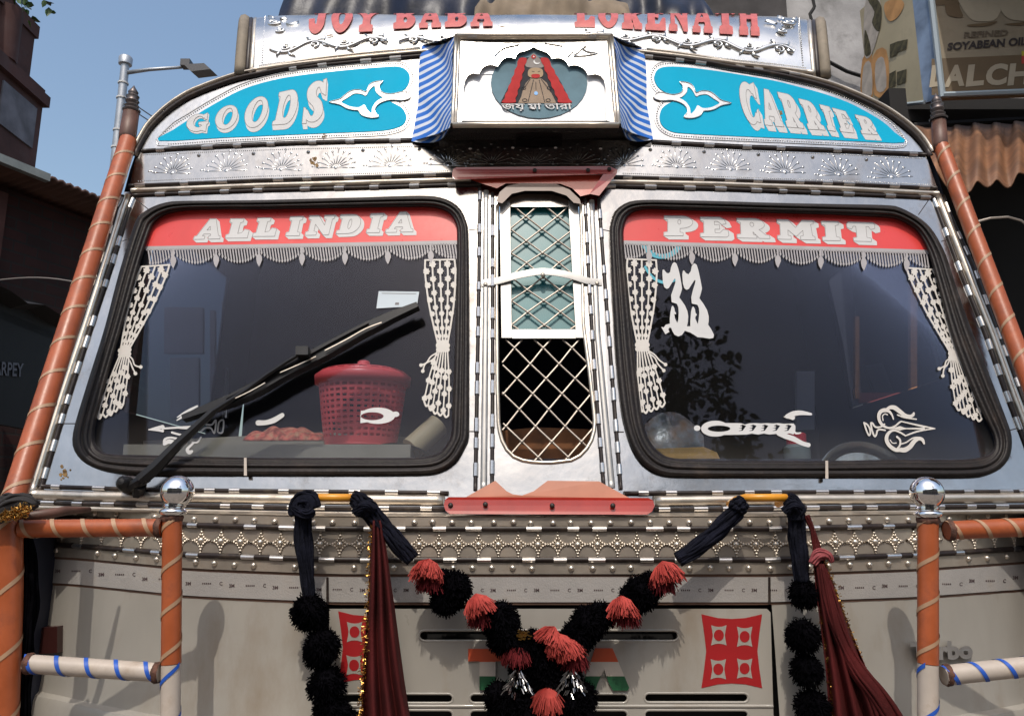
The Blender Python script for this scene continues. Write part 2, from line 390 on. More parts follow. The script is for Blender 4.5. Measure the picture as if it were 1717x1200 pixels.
def sd_plate(G, S, fn, bb, off, thick, mi=0, step=.6, eps=.12, grow=0.):
    """area {fn < grow} inside the box bb -> plate on a surface (filled cell by cell, edged along its outline)"""
    x = np.arange(bb[0], bb[2] + step, step); y = np.arange(bb[1], bb[3] + step, step); X, Y = np.meshgrid(x, y)
    F = fn(X, Y) - grow; F[0, :] = F[-1, :] = 1; F[:, 0] = F[:, -1] = 1; F[F == 0] = 1e-6
    ins = F < 0; full = ins[:-1, :-1] & ins[:-1, 1:] & ins[1:, 1:] & ins[1:, :-1]; anyc = ins[:-1, :-1] | ins[:-1, 1:] | ins[1:, 1:] | ins[1:, :-1]
    V = []; polys = []
    for i in range(full.shape[0]):
        r = np.r_[False, full[i], False].astype(int); d = np.diff(r)
        for a, b in zip(np.nonzero(d == 1)[0], np.nonzero(d == -1)[0]):
            k = len(V); V += [(x[a], y[i]), (x[b], y[i]), (x[b], y[i + 1]), (x[a], y[i + 1])]; polys.append((k, k + 1, k + 2, k + 3))
    for i, j in zip(*np.nonzero(anyc & ~full)):
        c = [(j, i), (j + 1, i), (j + 1, i + 1), (j, i + 1)]; out = []
        for k in range(4):
            (a, b), (c2, d2) = c[k], c[(k + 1) % 4]; fa, fb = F[b, a], F[d2, c2]
            if fa < 0: out.append((x[a], y[b]))
            if fa * fb < 0: t = fa / (fa - fb); out.append((x[a] + (x[c2] - x[a]) * t, y[b] + (y[d2] - y[b]) * t))
        if len(out) > 2: k = len(V); V += out; polys.append(tuple(range(k, k + len(out))))
    if not polys: return
    P = S.p(V, off + thick); a = P[list(polys[0])[:3]]; nn = np.cross(a[1] - a[0], a[2] - a[0])
    if np.dot(nn, a[0] - CAM) > 0: polys = [q[::-1] for q in polys]
    G.add(P, polys, mi)
    if thick > 0:
        for lp in contours(F, bb[0], bb[1], step, eps):
            m = len(lp); G.add(np.vstack([S.p(lp, off + thick), S.p(lp, off)]), [(q, (q + 1) % m, (q + 1) % m + m, q + m) for q in range(m)], mi)

# ------------------------------------------------------------------ fat slab letters
def arc(cx, cy, rx, ry, a0, a1, n=14): return [(cx + rx * math.cos(rad(a0 + (a1 - a0) * i / n)), cy + ry * math.sin(rad(a0 + (a1 - a0) * i / n))) for i in range(n + 1)]
def ell(cx, cy, rx, ry): return arc(cx, cy, rx, ry, 0, 360, 28)[:-1]
GL = {
 'I': [('+', [(0, 0), (1, 0), (1, .16), (.8, .2), (.8, .8), (1, .84), (1, 1), (0, 1), (0, .84), (.2, .8), (.2, .2), (0, .16)])],
 'L': [('+', [(0, 0), (.62, 0), (.62, .16), (.5, .2), (.5, .78), (.68, .74), (.8, .55), (1, .6), (1, 1), (0, 1), (0, .84), (.12, .8), (.12, .2), (0, .16)])],
 'A': [('+', [(.40, 0), (.70, 0), (.93, .84), (1, .86), (1, 1), (.56, 1), (.56, .86), (.63, .84), (.61, .74), (.32, .74), (.29, .84), (.40, .86), (.40, 1), (0, 1), (0, .86), (.08, .84)]), ('-', [(.51, .34), (.57, .56), (.40, .56)])],
 'N': [('+', [(0, 0), (.36, 0), (.68, .52), (.70, .2), (.6, .16), (.6, 0), (1, 0), (1, .16), (.93, .2), (.93, 1), (.72, 1), (.30, .42), (.30, .8), (.42, .84), (.42, 1), (0, 1), (0, .84), (.1, .8), (.1, .2), (0, .16)])],
 'D': [('+', [(0, 0), (.55, 0)] + arc(.55, .5, .45, .5, -90, 90) + [(0, 1), (0, .84), (.12, .8), (.12, .2), (0, .16)]), ('-', ell(.52, .5, .085, .27))],
 'P': [('+', [(0, 0), (.6, 0)] + arc(.6, .31, .4, .31, -90, 90) + [(.55, .62), (.55, .82), (.66, .86), (.66, 1), (0, 1), (0, .84), (.13, .8), (.13, .2), (0, .16)]), ('-', ell(.53, .3, .06, .13))],
 'B': [('+', [(0, 0), (.6, 0)] + arc(.6, .25, .34, .25, -90, 80) + arc(.62, .73, .38, .27, -80, 90) + [(0, 1), (0, .84), (.13, .8), (.13, .2), (0, .16)]), ('-', ell(.52, .27, .07, .1)), ('-', ell(.54, .72, .08, .11))],
 'E': [('+', [(0, 0), (.75, 0), (.9, .1), (.96, .32), (.80, .36), (.65, .2), (.52, .2), (.52, .4), (.7, .38), (.7, .6), (.52, .6), (.52, .8), (.7, .8), (.84, .62), (1, .66), (1, .92), (.92, 1), (0, 1), (0, .84), (.13, .8), (.13, .2), (0, .16)])],
 'R': [('+', [(0, 0), (.55, 0)] + arc(.55, .29, .37, .29, -90, 60) + [(.7, .55), (.88, .82), (1, .85), (1, 1), (.68, 1), (.5, .66), (.5, .82), (.6, .86), (.6, 1), (0, 1), (0, .84), (.12, .8), (.12, .2), (0, .16)]), ('-', ell(.5, .3, .07, .12))],
 'M': [('+', [(0, 0), (.3, 0), (.5, .4), (.7, 0), (1, 0), (1, .16), (.92, .2), (.94, .8), (1, .84), (1, 1), (.62, 1), (.62, .84), (.7, .8), (.7, .5), (.5, .85), (.28, .5), (.28, .8), (.36, .84), (.36, 1), (0, 1), (0, .84), (.08, .8), (.08, .2), (0, .16)])],
 'T': [('+', [(.05, 0), (.95, 0), (1, .1), (1, .3), (.85, .36), (.78, .2), (.68, .2), (.68, .8), (.84, .84), (.84, 1), (.18, 1), (.18, .84), (.32, .8), (.32, .2), (.22, .2), (.15, .36), (0, .3), (0, .1)])],
 'O': [('+', ell(.5, .5, .5, .5)), ('-', ell(.5, .5, .15, .30))],
 'C': [('+', ell(.5, .5, .5, .5)), ('-', ell(.6, .5, .24, .33)), ('-', [(.6, .3), (1.2, .2), (1.2, .75), (.6, .7)]), ('+', [(.72, .06), (1, .0), (1, .38), (.9, .36)]), ('+', [(.9, .66), (1, .62), (1, .95), (.78, .92)])],
 'G': [('+', ell(.48, .5, .48, .5)), ('-', ell(.52, .48, .18, .30)), ('-', [(.6, .3), (1.2, .2), (1.2, .55), (.6, .5)]), ('+', [(.72, .08), (.92, .0), (.92, .38), (.84, .34)]), ('+', [(.52, .46), (1, .44), (1, .58), (.93, .62), (.93, 1), (.72, .95), (.70, .64), (.52, .60)])],
 'S': [('s', [(.86, .30), (.74, .13), (.48, .11), (.30, .24), (.36, .42), (.62, .56), (.72, .74), (.56, .89), (.30, .88), (.14, .72)], [.06, .10, .11, .15, .17, .17, .15, .11, .10, .06]), ('+', [(.82, .02), (.98, 0), (1, .38), (.90, .36)]), ('+', [(0, .62), (.10, .64), (.20, 1), (.02, 1)])],
 'J': [('+', [(.3, 0), (1, 0), (1, .16), (.88, .2), (.88, .7)] + arc(.5, .7, .38, .3, 0, 150) + [(.12, .6), (.4, .58), (.42, .74), (.5, .78), (.52, .7), (.52, .2), (.3, .16)])],
 'Y': [('+', [(0, 0), (.44, 0), (.44, .16), (.4, .2), (.55, .42), (.66, .2), (.6, .16), (.6, 0), (1, 0), (1, .16), (.7, .58), (.7, .8), (.84, .84), (.84, 1), (.2, 1), (.2, .84), (.34, .8), (.34, .58), (.06, .2), (0, .16)])],
 'K': [('+', [(0, 0), (.56, 0), (.56, .16), (.48, .2), (.48, .4), (.66, .2), (.6, .16), (.6, 0), (1, 0), (1, .16), (.7, .45), (.9, .8), (1, .84), (1, 1), (.62, 1), (.5, .66), (.48, .8), (.56, .84), (.56, 1), (0, 1), (0, .84), (.12, .8), (.12, .2), (0, .16)])],
 'H': [('+', [(0, 0), (.44, 0), (.44, .16), (.38, .2), (.38, .4), (.62, .4), (.62, .2), (.56, .16), (.56, 0), (1, 0), (1, .16), (.93, .2), (.93, .8), (1, .84), (1, 1), (.56, 1), (.56, .84), (.62, .8), (.62, .6), (.38, .6), (.38, .8), (.44, .84), (.44, 1), (0, 1), (0, .84), (.07, .8), (.07, .2), (0, .16)])],
}
def quadmap(q):
    tl, tr, br, bl = [np.array(p, float) for p in q]
    def m(pts):
        a = np.array(pts, float); u = a[:, :1]; v = a[:, 1:]
        return tl * (1 - u) * (1 - v) + tr * u * (1 - v) + br * u * v + bl * (1 - u) * v
    return m
def glyph_fn(ch, q):
    m = quadmap(q); wq = np.linalg.norm(np.array(q[1]) - np.array(q[0])) * .5 + np.linalg.norm(np.array(q[3]) - np.array(q[0])) * .5
    items = []
    for it in GL[ch]: items.append((it[0], m(it[1]), (np.array(it[2]) * wq * .9 if it[0] == 's' else None)))
    def fn(X, Y):
        d = np.full(X.shape, 1e9)
        for op, P, w in items:
            if op == '+': d = np.minimum(d, sd_poly(X, Y, P))
            elif op == '-': d = np.maximum(d, -sd_poly(X, Y, P))
            else: d = np.minimum(d, sd_stroke(X, Y, cr(P, 5), np.interp(np.linspace(0, 1, (len(P) - 1) * 5 + 1), np.linspace(0, 1, len(P)), w)))
        return d
    return fn
def letter(ch, q, S, off, shadow, parent, mats, step=.45, border=1.0, line=.55, soft=.6, name='letter'):
    """raised letter: block shadow, thin dark line, face"""
    fn = glyph_fn(ch, q); A = np.array(q); b = 4
    bb = (A[:, 0].min() - b, A[:, 1].min() - b, A[:, 0].max() + b + max(shadow[0], 0), A[:, 1].max() + b + max(shadow[1], 0))
    G = Geo()
    def base(X, Y):
        d = fn(X, Y)
        for k in range(1, 6): d = np.minimum(d, fn(X - shadow[0] * k / 5, Y - shadow[1] * k / 5))
        return d
    sd_plate(G, S, base, bb, off, .0008, 0, step, grow=border)
    sd_plate(G, S, fn, bb, off + .0008, .0004, 1, step, grow=line)
    sd_plate(G, S, fn, bb, off + .0012, .0005, 2, step, grow=0.0)
    return G.build(name, mats, parent)
def clip_half(P, a, b):
    """keep the part of polygon P on the side of line a-b where cross >= 0"""
    P = np.array(P, float); a = np.array(a, float); b = np.array(b, float); e = b - a; out = []
    s = lambda p: e[0] * (p[1] - a[1]) - e[1] * (p[0] - a[0])
    for i in range(len(P)):
        p, q = P[i], P[(i + 1) % len(P)]; sp, sq = s(p), s(q)
        if sp >= 0: out.append(p)
        if sp * sq < 0: out.append(p + (q - p) * sp / (sp - sq))
    return np.array(out)
def text2d(body, bold=0., res=4):
    """filled flat text from Blender's own built-in font: verts in a 0..1 box (y down) and faces"""
    cu = D.curves.new('lettering', 'FONT'); cu.body = body; cu.resolution_u = res; cu.offset = bold; cu.fill_mode = 'FRONT'
    o = D.objects.new('lettering', cu); COL.objects.link(o)
    dg = bpy.context.evaluated_depsgraph_get(); dg.update(); me = D.meshes.new_from_object(o.evaluated_get(dg))
    V = np.array([v.co[:] for v in me.vertices]); F = [tuple(p.vertices) for p in me.polygons]
    D.objects.remove(o); D.curves.remove(cu); D.meshes.remove(me)
    lo, hi = V.min(0), V.max(0); asp = (hi[0] - lo[0]) / (hi[1] - lo[1])
    U = np.stack([(V[:, 0] - lo[0]) / (hi[0] - lo[0]), 1 - (V[:, 1] - lo[1]) / (hi[1] - lo[1])], 1)
    return U, F, asp
def text_plate(G, S, body, q, off, thick=.0006, mi=0, bold=0.):
    U, F, _ = text2d(body, bold); P2 = quadmap(q)(U)
    Pf = S.p(P2, off + thick); n = len(Pf)
    cnt = {}
    for f in F:
        for i in range(len(f)):
            e = (f[i], f[(i + 1) % len(f)]); cnt[tuple(sorted(e))] = cnt.get(tuple(sorted(e)), []) + [e]
    fs = [f for f in F] + [(e[0][1], e[0][0], e[0][0] + n, e[0][1] + n) for e in cnt.values() if len(e) == 1]
    G.add(np.vstack([Pf, S.p(P2, off)]), fs, mi)

# =================================================================== the lorry
TRUCK = empty('goods_truck', (XC, 2.7, 0), 'steel clad goods carrier truck with blue name boards and red sun strips', 'truck')
def part(G, name, mats, parent=TRUCK, **k): return G.build(name, mats, parent, **k)
clip_mesh = None
def clips(path, S, off, parent, spacing=46, L=.030, w=.0125, h=.0085, jit=.25):
    """bright spring clips sitting over a dark beading"""
    global clip_mesh
    if clip_mesh is None:
        G = Geo(); n = 6; vs = []; fs = []
        for x in (-.5, .5):
            for i in range(n + 1): a = math.pi * i / n; vs.append((x, .5 * math.cos(a), math.sin(a)))
        for i in range(n): fs.append((i, i + n + 1, i + n + 2, i + 1))
        fs += [tuple(range(n + 1)), tuple(range(n + 1, 2 * n + 2))[::-1]]
        clip_mesh = D.meshes.new('clip'); clip_mesh.from_pydata(vs, [], fs); clip_mesh.materials.append(CLIP)
    tot = plen(path); k = max(1, int(tot / spacing)); pp = rs(path, 400)
    for i in range(k):
        t = (i + .5 + random.uniform(-jit, jit)) / k; j = min(398, max(1, int(t * 399)))
        P, U, V, N = frame(S, [pp[j]], off=off); Tn = S.p([pp[j + 1]])[0] - S.p([pp[j - 1]])[0]
        M = mat4(P[0], Tn, N[0]) @ Matrix.Diagonal((L * random.uniform(.75, 1.15), w, h, 1))
        inst(clip_mesh, 'clip', M, parent)
def beading(path, S=FRONT, off=.004, w=.0115, h=.0065, spacing=46, parent=TRUCK, **k):
    G = Geo(); sweep(G, S, path, halfround(w, h, 5), off=off)
    o = part(G, 'black_beading', BEAD, parent, smooth=True)
    clips(path, S, off, o, spacing, **k); return o
def rail(path, S=FRONT, off=.003, w=.018, h=.008, m=RAIL, parent=TRUCK, name='trim_rail'):
    G = Geo(); sweep(G, S, path, halfround(w, h, 6), off=off)
    return part(G, name, m, parent, smooth=True)
def strip(top, bot, S, off, name, m, parent=TRUCK, n=40, thick=.004, nv=4, smooth=False, **k):
    """sheet between two picture polylines on a surface, with a folded edge"""
    A = rs(top, n); B = rs(bot, n); G = Geo()
    rows = [S.p(A * (1 - v) + B * v, off) for v in np.linspace(0, 1, nv)]
    rows = [S.p(A, off - thick)] + rows + [S.p(B, off - thick)]
    G.grid(np.array(rows)); return part(G, name, m, parent, smooth=smooth, **k)

# ---- outlines read off the photograph
L_OUT = [(227,371),(240,356),(257,346),(275,340),(298,337),(380,336),(450,335),(600,331),(700,328),(735,330),(757,338),(772,350),(781,368),(786,400),(787,560),(787,716),(785,738),(778,752),(768,770),(754,783),(735,792),(708,796),(600,797),(450,797),(330,797),(236,797),(190,792),(165,787),(145,778),(132,767),(123,752),(121,735),(127,705),(150,630),(175,550),(200,455)]
L_IN = [(255,383),(262,372),(272,364),(286,358),(303,355),(323,353),(380,352),(450,352),(600,349),(700,348),(728,349),(746,354),(758,363),(764,376),(766,400),(763,560),(757,715),(754,733),(748,746),(738,757),(722,764),(683,767),(600,767),(450,767),(340,765),(260,763),(215,762),(190,761),(173,758),(163,750),(159,738),(159,719),(168,680),(190,600),(215,515),(236,440)]
R_OUT = [(1022,403),(1023,374),(1028,358),(1037,348),(1050,340),(1066,336),(1103,335),(1200,337),(1300,340),(1400,342),(1490,344),(1514,350),(1535,361),(1552,373),(1566,389),(1577,408),(1588,432),(1605,485),(1627,547),(1660,630),(1689,706),(1696,728),(1697,748),(1693,766),(1683,781),(1667,792),(1632,800),(1500,800),(1385,800),(1250,800),(1150,800),(1116,798),(1098,792),(1082,782),(1068,766),(1057,745),(1049,720),(1043,695),(1037,650),(1030,570)]
R_IN = [(1046,403),(1047,382),(1050,369),(1056,360),(1066,355),(1082,352),(1103,352),(1200,355),(1300,358),(1400,361),(1490,366),(1510,371),(1526,379),(1536,387),(1543,397),(1550,410),(1557,426),(1575,490),(1596,567),(1627,649),(1650,700),(1663,726),(1667,744),(1663,757),(1649,766),(1625,769),(1601,770),(1500,770),(1400,772),(1250,772),(1160,770),(1124,767),(1110,761),(1099,752),(1090,740),(1082,722),(1077,700),(1073,668),(1066,610),(1059,540)]

# ---- windscreen surround plates (steel) with real openings
def scaled(P, d):
    """push a closed outline outwards by d pixels"""
    P = np.array(P, float); T = np.roll(P, -1, 0) - np.roll(P, 1, 0); N = np.stack([T[:, 1], -T[:, 0]], 1); N /= np.linalg.norm(N, axis=1)[:, None] + 1e-9
    return P + N * d
eL_t, eL_b = (808, 306), (802, 852)
eR_t, eR_b = (1000, 306), (1030, 852)
for nm, outl, hole in (('left', [(208,322),(420,312),(620,308),eL_t,eL_b,(600,852),(300,852),(44,848),(100,660),(160,480)], scaled(L_OUT, -6)),
                       ('right', [eR_t,(1200,312),(1400,316),(1582,326),(1640,460),(1690,600),(1772,848),(1500,852),(1250,852),eR_b], scaled(R_OUT, -6))):
    G = Geo(); plate(G, FRONT, [outl, hole], 0, .003); pl = part(G, 'windscreen_surround', STEEL)
    for a, b in ({'left': [((205,405),(222,398)),((786,386),(806,384)),((97,710),(128,710)),((785,723),(801,723)),((226,333),(250,352))],
                  'right': [((1578,405),(1602,398)),((1010,385),(1024,388)),((1690,722),(1712,716)),((1032,724),(1046,724)),((1558,334),(1540,360))]}[nm]):
        g = Geo(); sweep(g, FRONT, [a, b], [(-.0012, 0), (-.0012, .0008), (.0012, .0008), (.0012, 0)], off=.003, n=3); part(g, 'panel_seam', BEAD, pl)
VENT_OUT = [(834,345),(833,500),(834,640),(836,714),(840,734),(846,748),(854,760),(866,769),(885,774),(920,776),(957,772),(976,762),(990,744),(998,715),(996,690),(988,620),(978,545),(976,450),(974,345)]
G = Geo(); plate(G, FRONT, [[eL_t, (904, 304), eR_t, eR_b, (910, 852), eL_b], scaled(VENT_OUT, 2)], 0, .003); part(G, 'centre_pillar_panel', STEEL)

# ---- windscreens: glass, rubber, sun strip, letters, fringe, curtains
def windscreen(outl, inn, sstrip, joint):
    G = Geo(); plate(G, FRONT, [scaled(inn, 9)], -.016, .004, back=True)
    ws = part(G, 'windscreen', GLASS)
    # ridged rubber seal lofted between the outer and inner outlines
    n = 200; A = rs(cr(outl, 4, True), n, True); B0 = rs(cr(inn, 4, True), n * 3, True)
    ia = [int(np.argmin(((B0 - a) ** 2).sum(1))) for a in A]; B = B0[ia]
    B = (B + np.roll(B, 1, 0) + np.roll(B, -1, 0)) / 3
    prof = [(0, .002), (.04, .012), (.14, .019), (.26, .021), (.36, .018), (.42, .011), (.48, .016), (.58, .018), (.68, .014), (.74, .007), (.80, .009), (.90, .005), (.97, -.004), (1.0, -.013)]
    rows = []
    for u, o in prof:
        P = A * (1 - u) + B * u; rows.append(np.vstack([FRONT.p(P, o), FRONT.p(P[:1], o)]))
    G = Geo(); G.grid(np.array(rows)); part(G, 'rubber_seal', RUBBER, ws, smooth=True)
    G = Geo(); jx, jy0, jy1 = joint
    plate(G, FRONT, [[(jx - 2, jy0), (jx + 2.5, jy0), (jx + 3, jy1), (jx - 2, jy1)]], .018, .005); part(G, 'seal_joint', PIPEW, ws)
    (a, b) = sstrip; red = clip_half(scaled(inn, 8), b, a)
    G = Geo(); plate(G, FRONT, [red], -.0115, .0006); part(G, 'sun_strip', REDV, ws)
    # hanging fringe printed below the strip
    G = Geo(); a = np.array(a, float); b = np.array(b, float); L = b[0] - a[0]
    plate(G, FRONT, [[a - (2, 4), b - (-2, 4), b + (2, 3), a + (-2, 3)]], -.0108, .0006)
    k = int(L / 4.7); per = 72.; ph = random.uniform(0, 10)
    for i in range(k):
        t = (i + .5) / k; p = a + (b - a) * t; s = ((p[0] - a[0] + 28) % per) / per
        ln = 9 + 17 * math.sin(math.pi * s) ** .8 * (1 + .04 * random.random()); dx = ln * .12
        plate(G, FRONT, [[p + (-1.15, 1), p + (1.15, 1), p + (1.15 + dx, ln - 4), p + (1.8 + dx, ln - 2), p + (dx, ln + 2), p + (-1.8 + dx, ln - 2), p + (-1.15 + dx, ln - 4)]], -.0108, .0006)
    x = a[0] + per - 28
    while x < b[0] - 6:
        p = a + (b - a) * ((x - a[0]) / L)
        plate(G, FRONT, [[p + (-1.5, 2), p + (1.5, 2), p + (1.8, 12), p + (5, 17), p + (5.5, 22), p + (2.5, 30), p + (0.5, 34), p + (-3, 28), p + (-4.5, 21), p + (-4, 16), p + (-1, 12)]], -.0104, .0006); x += per
    part(G, 'fringe_decal', GREYV, ws); return ws
WSL = windscreen(L_OUT, L_IN, ((246, 417), (765, 407)), (411, 767, 797))
WSR = windscreen(R_OUT, R_IN, ((1044, 407), (1556, 423)), (1386, 772, 802))
def zq(o, sc, *pts): return [(o[0] + x / sc, o[1] + y / sc) for x, y in pts]
LM = [WHITEV, LINE, WHITEV]
o3, s3 = (320, 345), 8.585; o4, s4 = (500, 340), 8.176
for ch, q in (('A', zq(o3, s3, (165,195),(445,190),(415,475),(38,483))), ('L', zq(o3, s3, (575,190),(880,190),(810,462),(498,465))), ('L', zq(o3, s3, (965,180),(1270,175),(1205,438),(888,440))),
              ('I', zq(o3, s3, (1435,160),(1615,155),(1560,430),(1365,432))), ('N', zq(o4, s4, (160,180),(505,170),(440,438),(95,445))), ('D', zq(o4, s4, (585,165),(885,160),(820,415),(520,425))),
              ('I', zq(o4, s4, (998,152),(1172,145),(1110,408),(935,408))), ('A', zq(o4, s4, (1290,130),(1560,124),(1572,398),(1195,405)))):
    letter(ch, q, FRONT, -.0108, (5.2, 4.6), WSL, LM)
o5, s5 = (1100, 350), 8.585; o6 = (1290, 355)
for ch, q in (('P', zq(o5, s5, (120,105),(525,108),(530,388),(115,388))), ('E', zq(o5, s5, (640,122),(1008,125),(1050,408),(640,402))), ('R', zq(o5, s5, (1165,140),(1570,145),(1640,428),(1170,418))),
              ('M', zq(o6, s5, (110,115),(625,130),(660,405),(120,392))), ('I', zq(o6, s5, (750,140),(985,145),(1020,415),(770,412))), ('T', zq(o6, s5, (1110,150),(1510,160),(1530,430),(1150,420)))):
    letter(ch, q, FRONT, -.0108, (8.5, 5.5), WSR, LM)
# printed lace curtains
def curtain(ws, tl, tr, kl, kr, bots, tie, m):
    """tl,tr: top edge; kl,kr: the knot; bots: scalloped hem points left to right; tie: wavy cord ends"""
    tl, tr, kl, kr = map(lambda p: np.array(p, float), (tl, tr, kl, kr)); bots = np.array(bots, float)
    st = []; fl = []
    st.append((np.array([tl, tr]), 1.3))
    for i in range(5):
        u = i / 4; a = tl + (tr - tl) * u; b = kl + (kr - kl) * u
        c = (a + b) / 2 + (b - a)[[1, 0]] * [0, 0] + (a + (tl + tr) / 2 * 0 - a) * 0
        bow = (kl + kr) / 2 - (tl + tr) / 2; side = (u - .5) * 2
        mid = a * .45 + b * .55 + np.array([1, 0]) * side * abs(tr[0] - tl[0]) * .10
        P = cr([a, a * .72 + mid * .28 + (mid - (a + b) / 2) * .5, mid, b], 6); st.append((P, 1.4 if 0 < i < 4 else 1.5))
        Lp = plen(P); kk = int(Lp / 22)
        for j in range(kk):
            t = (j + (.35 if i % 2 else .8)) / kk
            if t > .97: continue
            q = rs(P, 100)[int(t * 99)]; inn = (0 if 0 < i < 4 else (2.4 if i == 0 else -2.4)); fl.append((q[0] + inn, q[1], 5.5 - 1.9 * t))
    bt = rs(bots, 6)
    for i in range(6):
        u = i / 5; a = kl + (kr - kl) * u + [0, 4]; b = bt[i]; mid = (a + b) / 2 + np.array([(u - .5) * 4, 0])
        P = cr([a, mid, b], 8); st.append((P, 1.2)); kk = max(2, int(plen(P) / 24))
        for j in range(kk):
            t = (j + (.45 if i % 2 else .85)) / kk
            if .25 < t < .97: q = rs(P, 100)[int(t * 99)]; fl.append((q[0], q[1], 4.6))
    hem = []
    for i in range(5):
        a, b = bt[i], bt[i + 1]; hem += [a, (a + b) / 2 + np.array([0, 5])]
    hem.append(bt[5]); st.append((cr(hem, 4), 1.6))
    st.append((np.array([kl + (0, 0), kr + (0, 0)]), 4.5)); st.append((np.array([kl + (0, 7), kr + (0, 7)]), 4.0))
    for tp in tie: st.append((cr(tp, 5), 1.2)); fl.append((tp[-1][0], tp[-1][1], 3.0))
    pts = np.vstack([s[0] for s in st]); bb = (pts[:, 0].min() - 6, pts[:, 1].min() - 6, pts[:, 0].max() + 6, pts[:, 1].max() + 6)
    def fn(X, Y):
        d = np.full(X.shape, 1e9)
        for P, w in st:
            lo = P.min(0) - 6; hi = P.max(0) + 6
            c0, c1 = np.searchsorted(X[0], [lo[0], hi[0]]); r0, r1 = np.searchsorted(Y[:, 0], [lo[1], hi[1]])
            sl = (slice(r0, r1), slice(c0, c1)); d[sl] = np.minimum(d[sl], sd_stroke(X[sl], Y[sl], P, w))
        for x, y, r in fl:
            c0, c1 = np.searchsorted(X[0], [x - 9, x + 9]); r0, r1 = np.searchsorted(Y[:, 0], [y - 9, y + 9]); sl = (slice(r0, r1), slice(c0, c1))
            A = np.arctan2(Y[sl] - y, X[sl] - x); R = np.hypot(X[sl] - x, Y[sl] - y); d[sl] = np.minimum(d[sl], R - r * (1 + .16 * np.cos(7 * A)))
        return d
    G = Geo(); sd_plate(G, FRONT, fn, bb, -.0112, .0006, 0, .7, .14); part(G, 'curtain_decal', m, ws)
curtain(WSL, (237,447), (284,444), (202,588), (216,586), [(163,699),(172,694),(182,694),(190,688),(198,682),(207,676)], [[(214,594),(222,602),(226,612),(236,615)], [(213,597),(219,608),(222,616),(227,626)]], CREAMV)
curtain(WSL, (713,436), (762,435), (735,579), (750,579), [(711,672),(721,682),(729,690),(737,692),(744,692),(752,696)], [[(733,591),(722,598),(715,608),(706,612)], [(733,594),(725,603),(713,610),(709,622)]], CREAMV)
curtain(WSR, (1052,434), (1100,436), (1069,578), (1085,578), [(1074,680),(1080,690),(1087,686),(1095,684),(1103,680),(1115,675)], [[(1087,588),(1097,594),(1106,604),(1116,611)], [(1087,591),(1098,600),(1103,610),(1113,621)]], CREAMV)
curtain(WSR, (1520,449), (1564,452), (1594,592), (1607,594), [(1603,680),(1612,686),(1620,692),(1629,696),(1637,700),(1646,702)], [[(1592,601),(1586,606),(1584,613),(1575,618)], [(1592,604),(1588,612),(1583,618),(1581,630)]], CREAMV)
# house number 33
o7, s7 = (1090, 430), 8.
three = [(185,175),(205,200),(225,222),(250,225),(270,205),(280,150),(300,95),(327,75),(355,95),(378,160),(400,250),(420,360),(430,430),(415,480),(392,550),(430,600),(470,660),(500,730),(512,800),(508,870),(495,930),(470,990),(430,1050),(380,1072),(330,1050),(300,1000),(285,960),(265,950),(245,975),(260,1010),(205,1042),(150,945),(185,950),(210,915),(265,900),(265,830),(275,740),(290,670),(305,658),(325,690),(335,740),(350,760),(345,775),(325,770),(335,830),(365,890),(378,850),(384,760),(380,680),(360,635),(290,612),(282,520),(310,440),(340,350),(340,300),(325,300),(290,360),(250,425),(220,434),(190,410),(172,340),(165,220),(168,180)]
d2 = [(455,185),(480,222),(515,238),(545,200),(560,130),(590,90),(625,110),(650,190),(675,310),(697,430),(685,480),(662,560),(720,640),(765,720),(787,800),(787,870),(778,912),(820,975),(858,1050),(850,1090),(800,1102),(700,1085),(640,1082),(590,1050),(540,1020),(465,995),(480,930),(500,935),(540,935),(540,860),(550,740),(565,680),(580,670),(600,700),(612,760),(630,780),(612,800),(606,830),(640,905),(650,850),(660,760),(655,690),(635,648),(560,630),(552,545),(575,450),(600,370),(610,320),(598,315),(560,370),(520,435),(490,448),(460,425),(440,360),(432,240),(440,195)]
for P in (three, d2):
    G = Geo(); plate(G, FRONT, [zq(o7, s7, *P)], -.0112 if P is three else -.0106, .0006); part(G, 'number_decal', WHITEV, WSR)
# trident decals
def decal(ws, o, s, strokes, m, name, polys=(), step=.5, off=-.0112):
    st = [(np.array(zq(o, s, *cr(p, 6))), np.interp(np.linspace(0, 1, (len(p) - 1) * 6 + 1), np.linspace(0, 1, len(p)), np.atleast_1d(w) if np.ndim(w) else [w] * len(p)) / s) for p, w in strokes]
    po = [(op, np.array(zq(o, s, *p))) for op, p in polys]
    pts = np.vstack([q[0] for q in st] + [q[1] for q in po]); bb = (pts[:, 0].min() - 5, pts[:, 1].min() - 5, pts[:, 0].max() + 5, pts[:, 1].max() + 5)
    def fn(X, Y):
        d = np.full(X.shape, 1e9)
        for P, w in st: d = np.minimum(d, sd_stroke(X, Y, P, w))
        for op, P in po: d = np.minimum(d, sd_poly(X, Y, P)) if op == '+' else np.maximum(d, -sd_poly(X, Y, P))
        return d
    G = Geo(); sd_plate(G, FRONT, fn, bb, off, .0006, 0, step, .1); return part(G, name, m, ws)
